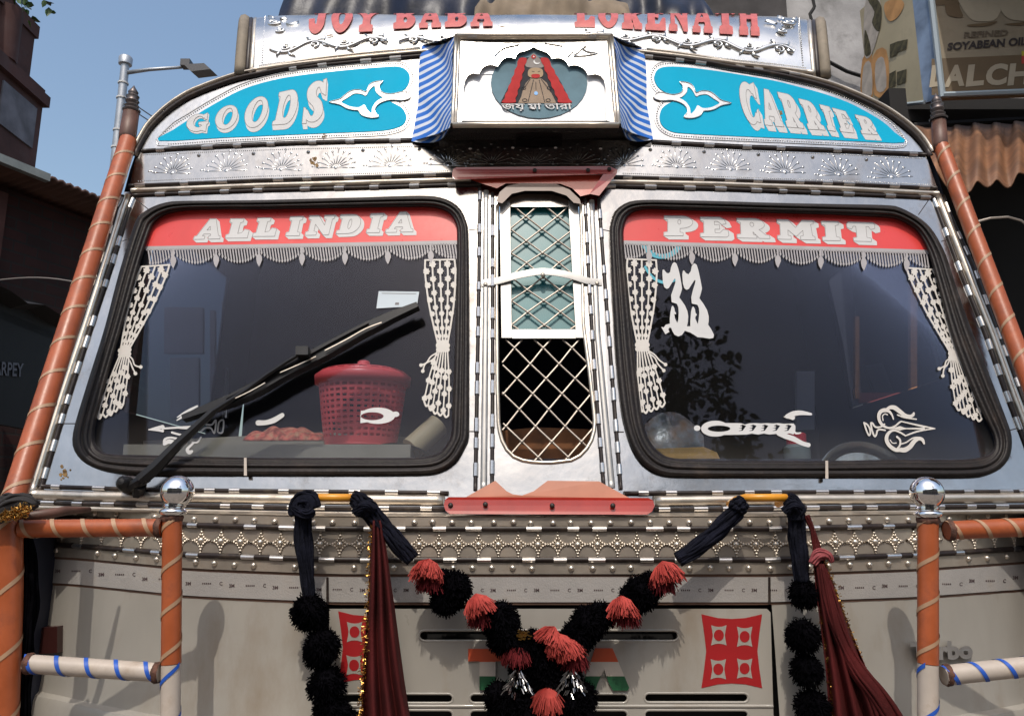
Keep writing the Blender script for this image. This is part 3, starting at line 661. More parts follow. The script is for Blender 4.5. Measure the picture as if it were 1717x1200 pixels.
decal(WSR, (1420, 670), 9.54, [
    ([(275,365),(310,480),(350,565),(375,540),(365,460),(330,400),(280,368)], 13), ([(385,370),(400,480),(440,580),(470,560),(500,480),(610,485)], 14), ([(385,370),(410,375),(450,430),(500,440),(560,425),(600,390)], 14),
    ([(745,310),(725,250),(680,190),(610,165),(540,190),(510,260),(530,350),(590,420),(680,450),(770,420),(830,370),(870,345)], [10,14,20,32,30,26,24,20,16,14,14,12]),
    ([(640,150),(700,120),(770,130),(850,190),(930,250),(1010,265),(1060,240),(1070,210)], [20,30,36,34,30,26,22,14]), ([(650,240),(610,225),(570,260),(580,330)], 9), ([(810,240),(930,285),(1110,310)], 11),
    ([(870,345),(1000,375),(1200,420),(1410,460)], [10,12,16,8]), ([(960,565),(1150,500),(1410,460)], [12,14,8]), ([(680,460),(760,455),(850,455),(950,460),(1230,460)], [10,12,34,10,18]),
    ([(940,575),(850,520),(760,490),(690,510),(640,580),(640,660),(690,740),(780,800),(860,800)], [12,14,16,22,28,30,30,30,28]), ([(800,590),(850,640),(850,720),(800,790)], 15), ([(790,690),(730,690),(690,640)], 8),
    ([(860,800),(930,800),(1010,750),(1080,660),(1150,620),(1210,640),(1235,700)], [34,40,36,34,30,26,14]), ([(870,705),(950,680),(1040,620),(1120,600),(1190,620)], 11)], CREAMV, 'trident_decal')
decal(WSL, (240, 670), 6.604, [
    ([(60,330),(150,312),(215,300)], [4,16,22]), ([(60,332),(150,335),(218,345)], [4,12,14]), ([(215,318),(420,305),(600,295)], 11), ([(320,362),(440,390),(500,350),(560,320)], 12), ([(390,310),(490,315),(600,288)], 9),
    ([(235,490),(240,440),(290,418),(350,425),(400,440)], [16,14,10,12,16]), ([(245,485),(290,460),(360,480),(420,500)], [16,26,22,14]), ([(545,470),(600,470),(640,415)], 9), ([(555,480),(490,545),(510,580),(540,570)], [10,16,24,14]),
    ([(640,350),(690,310),(750,315),(790,365),(805,230),(760,275),(700,275)], 10), ([(825,355),(840,250),(890,230),(880,355),(840,365)], 9)], WHITEV, 'trident_decal')
decal(WSL, (240, 670), 6.604, [([(1275,255),(1360,252),(1450,225),(1540,170)], [30,26,30,24])], WHITEV, 'blade_decal')
decal(WSL, (240, 670), 6.604, [([(375,195),(450,150),(520,110),(600,70)], [4,14,14,10]), ([(372,228),(450,180),(530,145)], [4,16,10])], WHITEV, 'blade_decal')
# rope-handled decals
decal(WSR, (1150, 670), 6.868, [([(1130,195),(1230,205)], [4, 28]), ([(1170,190),(1240,160),(1330,150),(1440,165)], [26,30,26,14]), ([(1060,395),(1150,420),(1240,450),(1340,500),(1410,520)], [14,30,30,24,26]), ([(1240,350),(1270,385),(1320,380)], [10, 12, 9])], WHITEV, 'rope_decal',
      polys=[('+', ell(340, 332, 165, 92)), ('+', ell(130, 326, 38, 32)), ('+', [(450,268),(575,268),(640,270),(680,285),(730,270),(800,268),(860,272),(930,268),(1000,272),(1060,268),(1130,275),(1240,272),(1262,300),(1262,350),(1240,400),(1190,385),(1130,398),(1060,390),(960,400),(900,388),(830,400),(760,388),(700,400),(600,402),(440,405)]), ('-', ell(382, 332, 130, 36))] +
      [('-', [(x, 360), (x + 60, 355), (x + 100, 300), (x + 60, 285), (x + 20, 300), (x + 55, 305), (x + 50, 318), (x + 10, 325), (x + 50, 330), (x + 48, 345)]) for x in (595, 715, 850, 985, 1120)])
decal(WSL, (450, 320), 2.4, [], WHITEV, 'rope_decal', polys=[('+', ell(440, 904, 70, 33)), ('+', [(372,885),(400,880),(400,930),(370,934)]), ('+', ell(512, 898, 15, 11)), ('-', ell(418, 906, 46, 16))])
G = Geo(); plate(G, FRONT, [[(635,488),(703,489),(699,513),(631,517)]], -.0112, .0006); pc = part(G, 'permit_card', mat('pale_paper', (.50, .56, .60), .7, var=.04), WSL)
G = Geo(); plate(G, FRONT, [[(663,507),(669,507),(669,511),(662,511)]], -.0106, .0004); plate(G, FRONT, [[(640,491),(698,492),(698,493),(640,492)]], -.0106, .0004); part(G, 'printed_marks', LINEL, pc)
# teal round sticker behind the fringe at the top corner of the second windscreen
G = Geo(); plate(G, FRONT, [arc(1110, 400, 36, 34, 8, 172, 16) + arc(1110, 400, 27, 26, 172, 8, 16)], -.0118, .0004); plate(G, FRONT, [arc(1116, 418, 42, 58, 60, 150, 16) + arc(1116, 418, 38, 53, 150, 60, 16)], -.0118, .0004)
part(G, 'teal_ring_decal', mat('teal_print', (.05, .33, .42), .5), WSR)

# ---- pillars: beadings and rails
LP_IN = [(226,328),(215,356),(188,444),(159,531),(115,667),(89,752),(68,822)]
LP_RAIL = [(216,328),(207,352),(176,448),(148,535),(104,668),(78,752),(56,824)]
LP_OUT = [(207,328),(197,350),(186,386),(155,481),(115,605),(90,690),(58,776),(42,826)]
RP_IN = [(1562,330),(1568,342),(1612,459),(1652,558),(1687,658),(1707,711),(1750,824)]
RP_RAIL = [(1571,328),(1579,348),(1624,462),(1664,560),(1698,655),(1720,712),(1764,824)]
RP_OUT = [(1580,328),(1594,366),(1632,448),(1669,552),(1707,649),(1735,716),(1778,824)]
for a, r, b in ((LP_IN, LP_RAIL, LP_OUT), (RP_IN, RP_RAIL, RP_OUT)):
    beading(a, spacing=46); rail(r, w=.020, h=.012); beading(b, spacing=42, off=.002, w=.014)
for p in ([(805,316),(803,480),(800,650),(797,822)], [(826,324),(826,500),(826,650),(825,816)], [(981,334),(988,480),(998,640),(1012,812)], [(1004,334),(1016,500),(1027,640),(1041,820)]):
    beading(p, spacing=43, w=.010)
rail([(815,320),(814,560),(811,820)], w=.016, h=.004, m=MATS['brushed_aluminium']); rail([(992,336),(1002,560),(1026,818)], w=.016, h=.004, m=MATS['brushed_aluminium'])
# under the frieze, under the boards, along the belt
beading([(217,312),(430,303),(620,297),(764,292)], spacing=62); beading([(223,328),(430,320),(620,315),(806,309)], spacing=60); rail([(221,320),(430,311.5),(620,306),(790,301)], w=.016, h=.008, off=.004)
beading([(1030,297),(1200,302),(1400,308),(1570,316)], spacing=52); beading([(1006,312),(1200,317),(1400,325),(1576,333)], spacing=52); rail([(1020,305),(1200,309),(1400,316),(1573,325)], w=.016, h=.008, off=.004)
beading([(66,815),(210,820),(327,822),(520,824),(720,826),(752,827)], spacing=60); beading([(1046,827),(1200,826),(1343,825),(1540,825),(1760,824)], spacing=58)
rail([(54,829),(150,832),(327,834),(520,837),(745,839)], w=.026, h=.012); rail([(1096,840),(1343,837),(1540,836),(1768,834)], w=.026, h=.012)
beading([(45,842),(150,845),(313,847),(520,851),(747,853)], spacing=58); beading([(1096,854),(1245,853),(1353,851),(1540,850),(1775,848)], spacing=56)
rail([(44,850),(313,857),(520,861),(750,863)], w=.012, h=.007); rail([(1092,864),(1353,861),(1775,856)], w=.012, h=.007)

# ---- centre ventilator with mesh, shutter, strap, hood
VENT = None
G = Geo(); sweep(G, FRONT, VENT_OUT, halfround(.010, .006, 5), off=.003, n=60); VENT = part(G, 'ventilator', RAIL, smooth=True)
G = Geo(); plate(G, FRONT, [[(838,338),(855,336),(858,566),(841,566)]], .002, .004); plate(G, FRONT, [[(953,336),(969,338),(984,566),(966,566)]], .002, .004)
plate(G, FRONT, [[(858.5,552),(965.5,552),(965.5,567),(859,567)]], .0025, .004); part(G, 'shutter_frame', MATS['brushed_aluminium'], VENT)
G = Geo(); plate(G, FRONT, [[(850,325),(960,325),(969,560),(854,560)]], -.020, .004); part(G, 'shutter_board', TEAL, VENT)
G = Geo(); plate(G, FRONT, [[(832,338),(838,322),(850,312),(874,307),(931,308),(955,318),(972,334),(974,342),(962,340),(950,328),(925,320),(880,320),(858,325),(842,341)]], .012, .018, back=True); part(G, 'vent_hood', mat('brown_hood_paint', (.20, .13, .10), .45, var=.2), VENT)
OPEN = [(843,569),(981,569),(988,620),(996,690),(996,718),(988,744),(974,762),(952,771),(885,772),(864,766),(852,752),(843,725),(841,640)]
def wires(nodes_x, nodes_y, region, name):
    """expanded-metal mesh: bent wires crossing at knots, kept inside a region"""
    R = np.array(region, float); G = Geo(); kn = []
    for r in range(len(nodes_y) - 1):
        for k in range(-6, 7):
            for s in (-1, 1):
                def X(rr, kk): return nodes_x(nodes_y[rr]) + (kk + (.5 if rr % 2 else 0)) * cellx(nodes_y[rr])
                ka = k; kb = k + (s + 1) // 2 - (0 if r % 2 else 1) if True else k
                a = np.array([X(r, ka), nodes_y[r]]); b = np.array([X(r + 1, kb if r % 2 == 0 else k + (s + 1) // 2), nodes_y[r + 1]])
                seg = [a * (1 - t) + b * t for t in np.linspace(0, 1, 13)]
                ins = [sd_poly(np.array(p[0]), np.array(p[1]), R) < 1 for p in seg]
                run = [p for p, q in zip(seg, ins) if q]
                if len(run) > 1:
                    G.tube(FRONT.p([run[0], run[len(run) // 2], run[-1]], -.004), .0026, 6)
                    if ins[0]: kn.append(a)
    for a in {tuple(np.round(q, 2)) for q in kn}:
        P, U, V, N = frame(FRONT, [a], off=-.003); G.lathe(P[0] - N[0] * .003, N[0], [(.0055, 0), (.0055, .003), (.003, .006), (0, .0065)], 8)
    return part(G, name, WIRE, VENT, smooth=True, auto=40)
cellx = lambda y: 49 + (y - 660) * .012
wires(lambda y: 889 + (y - 610) * .085, [560,583,610,634.5,660,686,714.5,740,766,790], OPEN, 'wire_mesh')
cellx = lambda y: 54 + (y - 430) * .01
wires(lambda y: 881 + (y - 340) * .02, [321,340,363,384,404,424,441,464,486,504,523,545,562], [(855,338),(953,338),(965,552),(858,552)], 'shutter_mesh')
G = Geo(); st = [(807,477),(836,474),(862,468),(890,463),(910,461),(935,463),(962,468),(985,474),(1009,475)]
pr = rs(cr(st, 5), 30); P, U, V, N = frame(FRONT, pr); T = np.gradient(P, axis=0); T /= np.linalg.norm(T, axis=1)[:, None]; B = np.cross(N, T); bow = np.sin(np.linspace(0, np.pi, 30)) * .012 + .004
rows = [np.array([P[i] + B[i] * b + N[i] * (bow[i] + h) for i in range(30)]) for b, h in ((.010, 0), (.010, .002), (0, .003), (-.010, .002), (-.010, 0), (.010, 0))]
G.grid(np.array(rows)); sp = part(G, 'clamp_strap', MATS['brushed_aluminium'], VENT, smooth=True, auto=30)
G = Geo()
for p in ((814,477),(910,461),(1001,475)):
    P, U, V, N = frame(FRONT, [p], off=.018 if p[0] == 910 else .007); G.lathe(P[0], N[0], [(.006, 0), (.006, .002), (.003, .004), (0, .0045)], 10)
part(G, 'bolt', RAIL, sp, smooth=True)

# ---- acrylic deflectors above and below the ventilator
oc, sc_ = (740, 260), 1.936
G = Geo(); plate(G, FRONT, [zq(oc, sc_, (85,76),(525,64),(484,126),(452,134),(425,108),(385,93),(210,92),(180,108),(130,92))], .020, .005, back=True); AT = part(G, 'acrylic_deflector', ACRL)
G = Geo(); plate(G, FRONT, [zq(oc, sc_, (35,58),(38,46),(48,40),(545,36),(572,48),(570,60),(512,132),(482,126),(526,62),(45,80),(36,72))], .0255, .016, back=True); part(G, 'deflector_rim', ACRD, AT)
G = Geo(); plate(G, FRONT, [zq(oc, sc_, (75,1112),(175,1056),(212,1090),(232,1100),(262,1104),(300,1090),(345,1056),(512,1058),(614,1114))], .016, .005, back=True); AB = part(G, 'acrylic_deflector', ACRP)
G = Geo(); plate(G, FRONT, [zq(oc, sc_, (8,1136),(12,1118),(24,1109),(672,1112),(688,1120),(692,1138),(684,1156),(668,1166),(28,1164),(14,1154))], .022, .016, back=True); part(G, 'deflector_rim', mat('red_acrylic', (.33, .018, .009), .25, var=.15, vscale=9, coat=.3), AB)
for obj, pts, off in ((AT, [(303,50),(476,50),(545,46)], .042), (AB, [(143,1133),(360,1137),(557,1137),(30,1136)], .038)):
    for p in zq(oc, sc_, *pts):
        P, U, V, N = frame(FRONT, [p], off=off); G = Geo(); G.lathe(P[0], N[0], [(.006, 0), (.0055, .003), (.002, .0045), (0, .0045)], 10); part(G, 'screw', BEAD, obj, smooth=True)

# ---- the boards of the crown
BTOP_L = [(238,249),(250,227),(264,208),(284,190),(312,172),(338,160),(367,149),(400,138),(430,131),(480,122),(530,114),(600,106),(660,101),(704,97),(780,92)]
BBOT_L = [(238,250),(300,246),(380,241),(500,236),(600,233),(695,231),(780,228)]
BTOP_R = [(1010,92),(1080,99),(1120,103),(1180,112),(1228,121),(1290,131),(1330,140),(1367,148),(1400,158),(1425,168),(1450,178),(1480,194),(1507,212),(1525,227),(1540,243),(1548,254)]
BBOT_R = [(1010,228),(1093,234),(1240,242),(1400,248),(1480,252),(1548,255)]
for T_, B_ in ((BTOP_L, BBOT_L), (BTOP_R, BBOT_R)):
    G = Geo(); plate(G, FRONT, [list(rs(T_, 60)) + list(rs(B_, 40)[::-1])], 0, .004)
    bd = part(G, 'name_board', STEELB)
    if T_ is BTOP_L: BL = bd
    else: BR_ = bd
def beadrow(path, S, off, r, spacing, parent, m=STEELB):
    """a pressed row of small pips"""
    n = max(3, int(plen(path) / spacing)); pp = rs(path, n); P, U, V, N = frame(S, pp, off=off); G = Geo()
    for i in range(n):
        G.lathe(P[i], N[i], [(r, 0), (r * .75, r * .6), (0, r * .85)], 6)
    o = part(G, 'pressed_edge', m, parent, smooth=True); o['kind'] = 'stuff'; return o
CY_L = [(266,236),(290,218),(316,201),(345,183),(373,167),(400,153),(430,142),(470,132),(515,125),(560,120),(601,116),(652,112),(668,112),(679,116),(686,124),(687,134),(682,146),(672,154),(658,158),(650,163),(652,169),(662,174),(674,181),(681,193),(680,203),(673,211),(655,217),(630,220),(560,223),(487,226),(373,231)]
CY_R = [(1097,133),(1099,122),(1106,115),(1120,112),(1150,113),(1200,119),(1250,127),(1300,136),(1340,146),(1380,157),(1420,171),(1450,186),(1480,204),(1500,222),(1516,239),(1440,237),(1350,233),(1250,229),(1150,224),(1124,220),(1110,210),(1106,196),(1110,182),(1122,173),(1136,168),(1134,161),(1118,156),(1104,147)]
for cyp, bd in ((CY_L, BL), (CY_R, BR_)):
    G = Geo(); plate(G, FRONT, [cr(cyp, 3, True)], .004, .0015); part(G, 'blue_panel', CYAN, bd)
    loop = np.vstack([scaled(cyp, 5 if cyp is CY_L else 5), scaled(cyp, 5)[:1]])
    beadrow(cr(loop[:-1], 4, True), FRONT, .004, .0028, 4.0, bd)
    G = Geo(); sweep(G, FRONT, cr(scaled(cyp, 8.5), 3, True), halfround(.004, .002, 4), off=.004, closed=True, n=160); part(G, 'pressed_ridge', STEELB, bd, smooth=True)
# pressed tulip ornaments
o2, s2 = (230, 90), 3.504
ornL = [(1128,285),(1190,268),(1225,240),(1262,217),(1310,214),(1345,226),(1360,190),(1390,168),(1445,162),(1425,185),(1425,212),(1445,230),(1495,238),(1560,225),(1600,240),(1600,262),(1560,275),(1490,272),(1430,290),(1400,318),(1398,345),(1420,372),(1370,378),(1320,362),(1300,335),(1270,332),(1230,322),(1190,300)]
ornLh = [(1200,283),(1238,258),(1276,235),(1320,238),(1344,247),(1364,214),(1394,190),(1402,222),(1428,249),(1446,257),(1422,270),(1398,290),(1380,322),(1376,350),(1350,326),(1334,300),(1304,316),(1256,312),(1226,300)]
mirror = lambda P, f: [f(p) for p in P]
def mirR(p):      # the twin ornament, mirrored and shifted to the other board
    x, y = p; return (1226 - (x - 552) * .955, y * .985 + 4.5 + (x - 552) * -.012)
for k, bd in ((0, BL), (1, BR_)):
    O = np.array(zq(o2, s2, *ornL)); Hh = np.array(zq(o2, s2, *ornLh))
    if k: O = np.array([mirR(p) for p in O]); Hh = np.array([mirR(p) for p in Hh])
    G = Geo(); O2 = cr(O, 3, True); H2 = cr(Hh, 3, True); plate(G, FRONT, [O2, H2], .0055, .002); og = part(G, 'tulip_ornament', STEELB, bd)
    G = Geo(); sweep(G, FRONT, cr(O, 3, True), halfround(.0028, .002, 4), off=.0075, closed=True, n=110); part(G, 'ornament_rim', STEELB, bd, smooth=True)
oG, sG = (300, 120), 6.359; oR, sR = (1220, 120), 6.132
LG = [WHITEV, LINEL, WHITEV]; LGR = LG
GL['E'] = [('+', [(0, 0), (.80, 0), (.92, .34), (.78, .34), (.62, .17), (.48, .17), (.48, .40), (.66, .36), (.66, .62), (.48, .58), (.48, .83), (.68, .83), (.86, .60), (1, .62), (1, 1), (0, 1), (0, .86), (.12, .82), (.12, .18), (0, .14)])]

GL['Q'] = [('+', ell(.5, .5, .5, .5)), ('-', ell(.54, .47, .225, .36))]
GL['V'] = [('+', [(0, 0), (.55, 0)] + arc(.55, .5, .45, .5, -90, 90) + [(0, 1), (0, .9), (.10, .86), (.10, .14), (0, .10)]), ('-', ell(.50, .48, .165, .34))]
GL['F'] = [('+', ell(.48, .5, .48, .5)), ('-', ell(.55, .45, .24, .33)), ('-', [(.6, .28), (1.2, .2), (1.2, .50), (.6, .46)]), ('+', [(.74, .08), (.92, .0), (.92, .36), (.84, .32)]), ('+', [(.56, .48), (1, .46), (1, .58), (.93, .62), (.93, 1), (.72, .95), (.72, .64), (.56, .60)])]
for ch, q, sh in (('F', zq(oG, sG, (95,470),(325,440),(300,638),(72,640)), (2.2, 3.5)), ('Q', zq(oG, sG, (420,375),(655,350),(590,615),(365,615)), (1.8, 6.0)), ('Q', zq(oG, sG, (745,285),(985,255),(900,595),(670,600)), (1.6, 7.5)),
              ('V', zq(oG, sG, (1072,225),(1295,175),(1225,555),(995,570)), (1.2, 8.5)), ('S', zq(oG, sG, (1370,105),(1580,75),(1540,545),(1310,555)), (2.0, 9.5))):
    letter(ch, q, FRONT, .0055, sh, BL, LG, border=.4, line=.8)
for ch, q in (('C', zq(oR, sR, (85,100),(265,115),(345,550),(190,545))), ('A', zq(oR, sR, (310,160),(470,205),(578,570),(385,548))), ('R', zq(oR, sR, (512,212),(690,250),(785,585),(612,570))), ('R', zq(oR, sR, (730,280),(890,318),(1005,603),(832,592))),
              ('I', zq(oR, sR, (945,340),(1045,365),(1108,615),(1035,603))), ('E', zq(oR, sR, (1075,375),(1245,420),(1300,632),(1165,618))), ('R', zq(oR, sR, (1310,445),(1480,480),(1545,650),(1380,638)))):
    letter(ch, q, FRONT, .0055, (6.2, 10.0), BR_, LGR, border=.3, line=.7)
# arch rim mouldings following the crown
AR_L = [(226,262),(236,242),(250,218),(264,203),(284,185),(312,166),(338,154),(367,143),(400,132),(430,126),(480,116),(530,108),(600,100),(660,94),(708,90)]
AR_R = [(1080,92),(1120,96),(1180,105),(1228,114),(1290,124),(1330,132),(1367,141),(1400,151),(1425,161),(1450,172),(1480,187),(1507,205),(1527,221),(1544,238),(1560,262)]
for A_ in (AR_L, AR_R):
    beading(cr(A_, 3), spacing=58, off=.006, w=.016, h=.010)
    up = np.array(A_) + [0, -1]; rail(cr(scaled(np.array(A_), 0) + ([-3, -6] if A_ is AR_L else [3, -6]), 3), off=.002, w=.014, h=.012, m=BEAD if False else RAIL, name='arch_rim')
beading([(238,254),(300,250),(380,246),(500,240.5),(600,238),(694,236)], spacing=64); beading([(1093,239),(1240,247),(1400,253),(1480,257),(1552,260)], spacing=64)
# ---- frieze with pressed sunbursts
FR_T = [(230,254),(300,251),(380,247),(500,242),(600,239),(695,236),(904,230),(1093,238),(1240,247),(1400,253),(1552,260)]
FR_B = [(216,318),(300,312),(430,306),(620,300),(764,296),(810,306),(904,304),(1000,306),(1030,300),(1200,305),(1400,312),(1574,322)]
FZ = strip(FR_T, FR_B, FRONT, .003, 'frieze', STEEL, n=90, nv=5)
beadrow([(240,260),(380,254),(500,250),(690,246)], FRONT, .003, .002, 3.4, FZ); beadrow([(232,304),(430,296),(620,291),(750,287)], FRONT, .003, .002, 3.4, FZ)
beadrow([(1096,245),(1240,253),(1400,259),(1546,266)], FRONT, .003, .002, 3.4, FZ); beadrow([(1045,291),(1200,296),(1400,303),(1562,310)], FRONT, .003, .002, 3.4, FZ)
G = Geo(); sd = 1.0
for i in range(11):
    a = math.pi * (i / 10); r1 = .060 - .008 * abs(math.cos(a)) + (.006 if i % 2 else 0); c, s = math.cos(a), math.sin(a)
    G.tube([(c * .014, s * .014, .0004), (c * r1 * .6, s * r1 * .6, .0012), (c * r1, s * r1, .0006)], [.0012, .0019, .0009], 5)
    G.lathe((c * (r1 + .002), s * (r1 + .002), 0), (0, 0, 1), [(.0042, 0), (.003, .0026), (0, .0034)], 7)
G.lathe((0, 0, 0), (0, 0, 1), [(.006, 0), (.0042, .003), (0, .0042)], 8); G.tube([(.014 * math.cos(math.pi * i / 8), .014 * math.sin(math.pi * i / 8), .0006) for i in range(9)], .0014, 5)
G.tube([(-.062, -.001, .0004), (.062, -.001, .0004)], .0012, 5)
for x in (-.066, -.074): G.lathe((x, .004, 0), (0, 0, 1), [(.0036, 0), (.0026, .002), (0, .003)], 6)
sb = part(G, 'sunburst', STEEL, FZ, smooth=True, center=False); sbm = sb.data; D.objects.remove(sb)
cyl = [(288,293),(379,289),(471,287),(563,284),(654,281),(752,280),(825,277),(895,277),(968,277),(1046,280),(1135,283),(1226,287),(1317,292),(1408,296),(1497,300)]
for x, y in cyl:
    P, U, V, N = frame(FRONT, [(x, y - 3)], off=.003); M = mat4(P[0], U[0], N[0])
    if (M.to_3x3() @ Vector((0, 1, 0))).z < 0: M = M @ Matrix.Rotation(math.pi, 4, 'Z')
    inst(sbm, 'sunburst', M @ Matrix.Rotation(random.uniform(-.05, .05), 4, 'Z') @ Matrix.Diagonal((random.uniform(.94, 1.05), random.uniform(.93, 1.04), random.uniform(.32, .5), 1)), FZ)
G = Geo()
for k in range(len(cyl) - 1):
    p = ((cyl[k][0] + cyl[k + 1][0]) / 2, (cyl[k][1] + cyl[k + 1][1]) / 2 - 30); P, U, V, N = frame(FRONT, [p], off=.003); G.lathe(P[0], N[0], [(.006, 0), (.0045, .003), (0, .0048)], 8)
part(G, 'pressed_pips', STEEL, FZ, smooth=True)['kind'] = 'stuff'

# ---- the projecting picture box in the middle
BOXF = .150
bTL, bTR, bBR, bBL = (764,61), (1026,61), (1039,212), (758,212)
F3 = FRONT.p([bTL, bTR, bBR, bBL], BOXF)
PB = empty('picture_box', Vector(F3.mean(0)) , parent=TRUCK)
QB = Q(*F3)
def bx(*pts):   # picture points on the box front -> u,v
    return pts
class OffS:
    def __init__(s, S, o): s.S = S; s.o = o
    def p(s, pp, off=0.): return s.S.p(pp, off + s.o)
BF = OffS(FRONT, BOXF)
G = Geo(); plate(G, BF, [[bTL, bTR, bBR, bBL]], -.030, .004, back=True); part(G, 'box_back', STEELB, PB)
# raised scalloped arch plate
oA, sA = (740, 50), 5.366
def lobe(a, b, bulge, n=7):
    a = np.array(a, float); b = np.array(b, float); m = (a + b) / 2; d = b - a; nrm = np.array([d[1], -d[0]]) / np.hypot(*d)
    return [tuple(a + d * t + nrm * bulge * math.sin(math.pi * t) ** .8) for t in np.linspace(0, 1, n)]
arch = [(197,815)] + [(200,520), (214,455), (240,412), (285,390), (338,398)] + lobe((345,372),(505,328),34)[1:] + lobe((515,312),(665,262),36) + [(672,232), (700,203), (755,190), (800,172), (830,152), (858,172), (905,188), (955,208), (985,240), (992,258)] + lobe((996,262),(1150,330),36) + lobe((1155,322),(1322,408),36) + [(1385,398),(1430,412),(1462,450),(1478,520),(1482,815)]
archp = zq(oA, sA, *arch)
inner = [(768,66),(1021,66),(1034,208),(763,208)]
G = Geo(); plate(G, BF, [[inner[3], inner[0], inner[1], inner[2]] + [(1027,206)] + archp[::-1] + [(770,206)]], -.026, .016); part(G, 'arch_plate', STEELB, PB)
G = Geo(); plate(G, BF, [archp + [(1016.5, 203), (776, 203)]], -.026, .003); part(G, 'picture_ground', mat('picture_white', (.62, .63, .66), .35, .0, var=.03, vscale=6, spec=.5), PB)
oval = [p for p in ell(880, 480, 435, 318)]
ovc = np.array(zq(oA, sA, *oval)); ap = np.array(archp)
G = Geo()
def ovfn(X, Y): return np.maximum(sd_poly(X, Y, ovc), sd_poly(X, Y, np.vstack([ap, [(1016, 203), (777, 203)]])))
sd_plate(G, BF, ovfn, (815, 70, 995, 203), -.023, .001, 0, .8); pic = part(G, 'painted_oval', mat('painted_blue_grey', (.13, .21, .25), .75, spec=.12, var=.2, vscale=5, dirt=(.11, .125, .15), dirt_amt=.35, dscale=7), PB)
def paint(pts, off, m, name, sm=True):
    G = Geo(); plate(G, BF, [cr(zq(oA, sA, *pts), 3, True) if sm else zq(oA, sA, *pts)], off, .0007); return part(G, name, m, pic)
def garl(side):
    P = []
    for k in range(12):
        t = k / 11; x = (735 - 110 * t ** 1.1 - 20 * t, 925 + 190 * t ** 1.05)[side]; y = 255 + 400 * t; w = 32 + 22 * t
        P.append((x, y, w))
    lft = []; rgt = []
    for k, (x, y, w) in enumerate(P): e = 6 if k % 2 else -4; lft.append((x - w - e, y)); rgt.append((x + w + e, y))
    return lft + rgt[::-1]
HAIR = mat('painted_black', (.035, .035, .04), .75, spec=.12); PRED = mat('painted_red', (.40, .035, .035), .75, spec=.12, var=.1, vscale=30); PSKIN = mat('painted_skin', (.36, .26, .165), .75, spec=.12, var=.06, vscale=20); PROBE = mat('painted_robe', (.30, .225, .165), .75, spec=.12, var=.12, vscale=16); PGREY = mat('painted_grey', (.24, .215, .2), .75, spec=.12, var=.1, vscale=20)
paint([(700,330),(760,250),(930,250),(985,330),(1080,480),(1170,660),(530,660),(610,500)], -.0218, HAIR, 'painted_hair', False)
paint([(760,330),(765,285),(800,240),(830,212),(865,240),(905,285),(920,335),(840,345)], -.0210, PGREY, 'painted_crown')
paint([(780,375),(800,350),(850,342),(900,352),(915,380),(912,415),(880,435),(850,440),(815,434),(782,415)], -.0202, PSKIN, 'painted_face')
paint([(800,440),(900,440),(950,480),(985,560),(1010,610),(1035,660),(690,660),(720,600),(735,540),(760,480)], -.0208, PROBE, 'painted_robe', False)
for s in (0, 1): paint(garl(s), -.0198, PRED, 'painted_garland')
paint([(812,405),(850,398),(885,405),(882,428),(850,436),(815,428)], -.0192, PRED, 'painted_mouth')
paint(ell(830, 243, 20, 18), -.0200, PRED, 'painted_jewel'); paint(ell(832, 243, 7, 6), -.0192, WHITEV, 'painted_dot'); paint(ell(852, 572, 17, 17), -.0200, mat('painted_sky_blue', (.08, .30, .62), .5), 'painted_jewel')
paint(arc(860, 285, 32, 26, 40, 190, 10) + arc(866, 280, 26, 20, 190, 40, 10), -.0200, WHITEV, 'painted_crescent', False)
G = Geo()
for a, b in (((815,375),(838,380)), ((868,380),(890,374)), ((800,445),(735,540)), ((898,445),(985,560)), ((850,470),(852,540)), ((830,450),(780,650)), ((880,450),(930,650))):
    sweep(G, BF, zq(oA, sA, a, b), [(-.0008, 0), (-.0008, .0004), (.0008, .0004), (.0008, 0)], off=-.0196, n=4)
for cx_, cy_ in ((740,525),(970,525),(750,635),(960,635)):
    sweep(G, BF, zq(oA, sA, *arc(cx_, cy_, 22, 14, 0, 340, 8)), [(-.0008, 0), (-.0008, .0004), (.0008, .0004), (.0008, 0)], off=-.0196, n=10)
part(G, 'painted_lines', HAIR, pic)
G = Geo(); BQ = zq(oA, sA, (540,662),(1170,662),(1180,728),(545,732)); text_plate(G, BF, 'জয় মা তারা', BQ, -.0190, .0008, 0, bold=.03); tb = part(G, 'painted_lettering', LINEL, pic)
G = Geo(); text_plate(G, BF, 'জয় মা তারা', BQ, -.0182, .0007, 0, bold=.0); part(G, 'painted_lettering', WHITEV, pic)
# scroll relief at the top corner, frame mouldings with clips
G = Geo()
for pts in ([(1140,250),(1180,200),(1210,230),(1240,190),(1300,150)], [(1190,240),(1300,235),(1410,210),(1330,205),(1260,170)], [(480,240),(540,180),(620,150),(700,140)], [(930,125),(1010,135),(1090,150)]):
    sweep(G, BF, cr(zq(oA, sA, *pts), 5), halfround(.005, .003, 4), off=-.010)
part(G, 'pressed_scrolls', STEELB, PB, smooth=True)['kind'] = 'stuff'
fr = Geo()
for a, b in ((bTL, bTR), (bTR, bBR), (bBR, bBL), (bBL, bTL)):
    c = np.array([(bTL[0] + bTR[0]) / 2, 137.]); a2 = np.array(a) + (c - a) * .012; b2 = np.array(b) + (c - b) * .012; sweep(fr, BF, [a2, b2], halfround(.014, .012, 5), off=-.008, n=6)
    a3 = np.array(a) + (c - a) * .045; b3 = np.array(b) + (c - b) * .045; sweep(fr, BF, [a3, b3], halfround(.010, .008, 5), off=-.010, n=6)
frm = part(fr, 'box_frame', RAIL, PB, smooth=True)
fb = Geo()
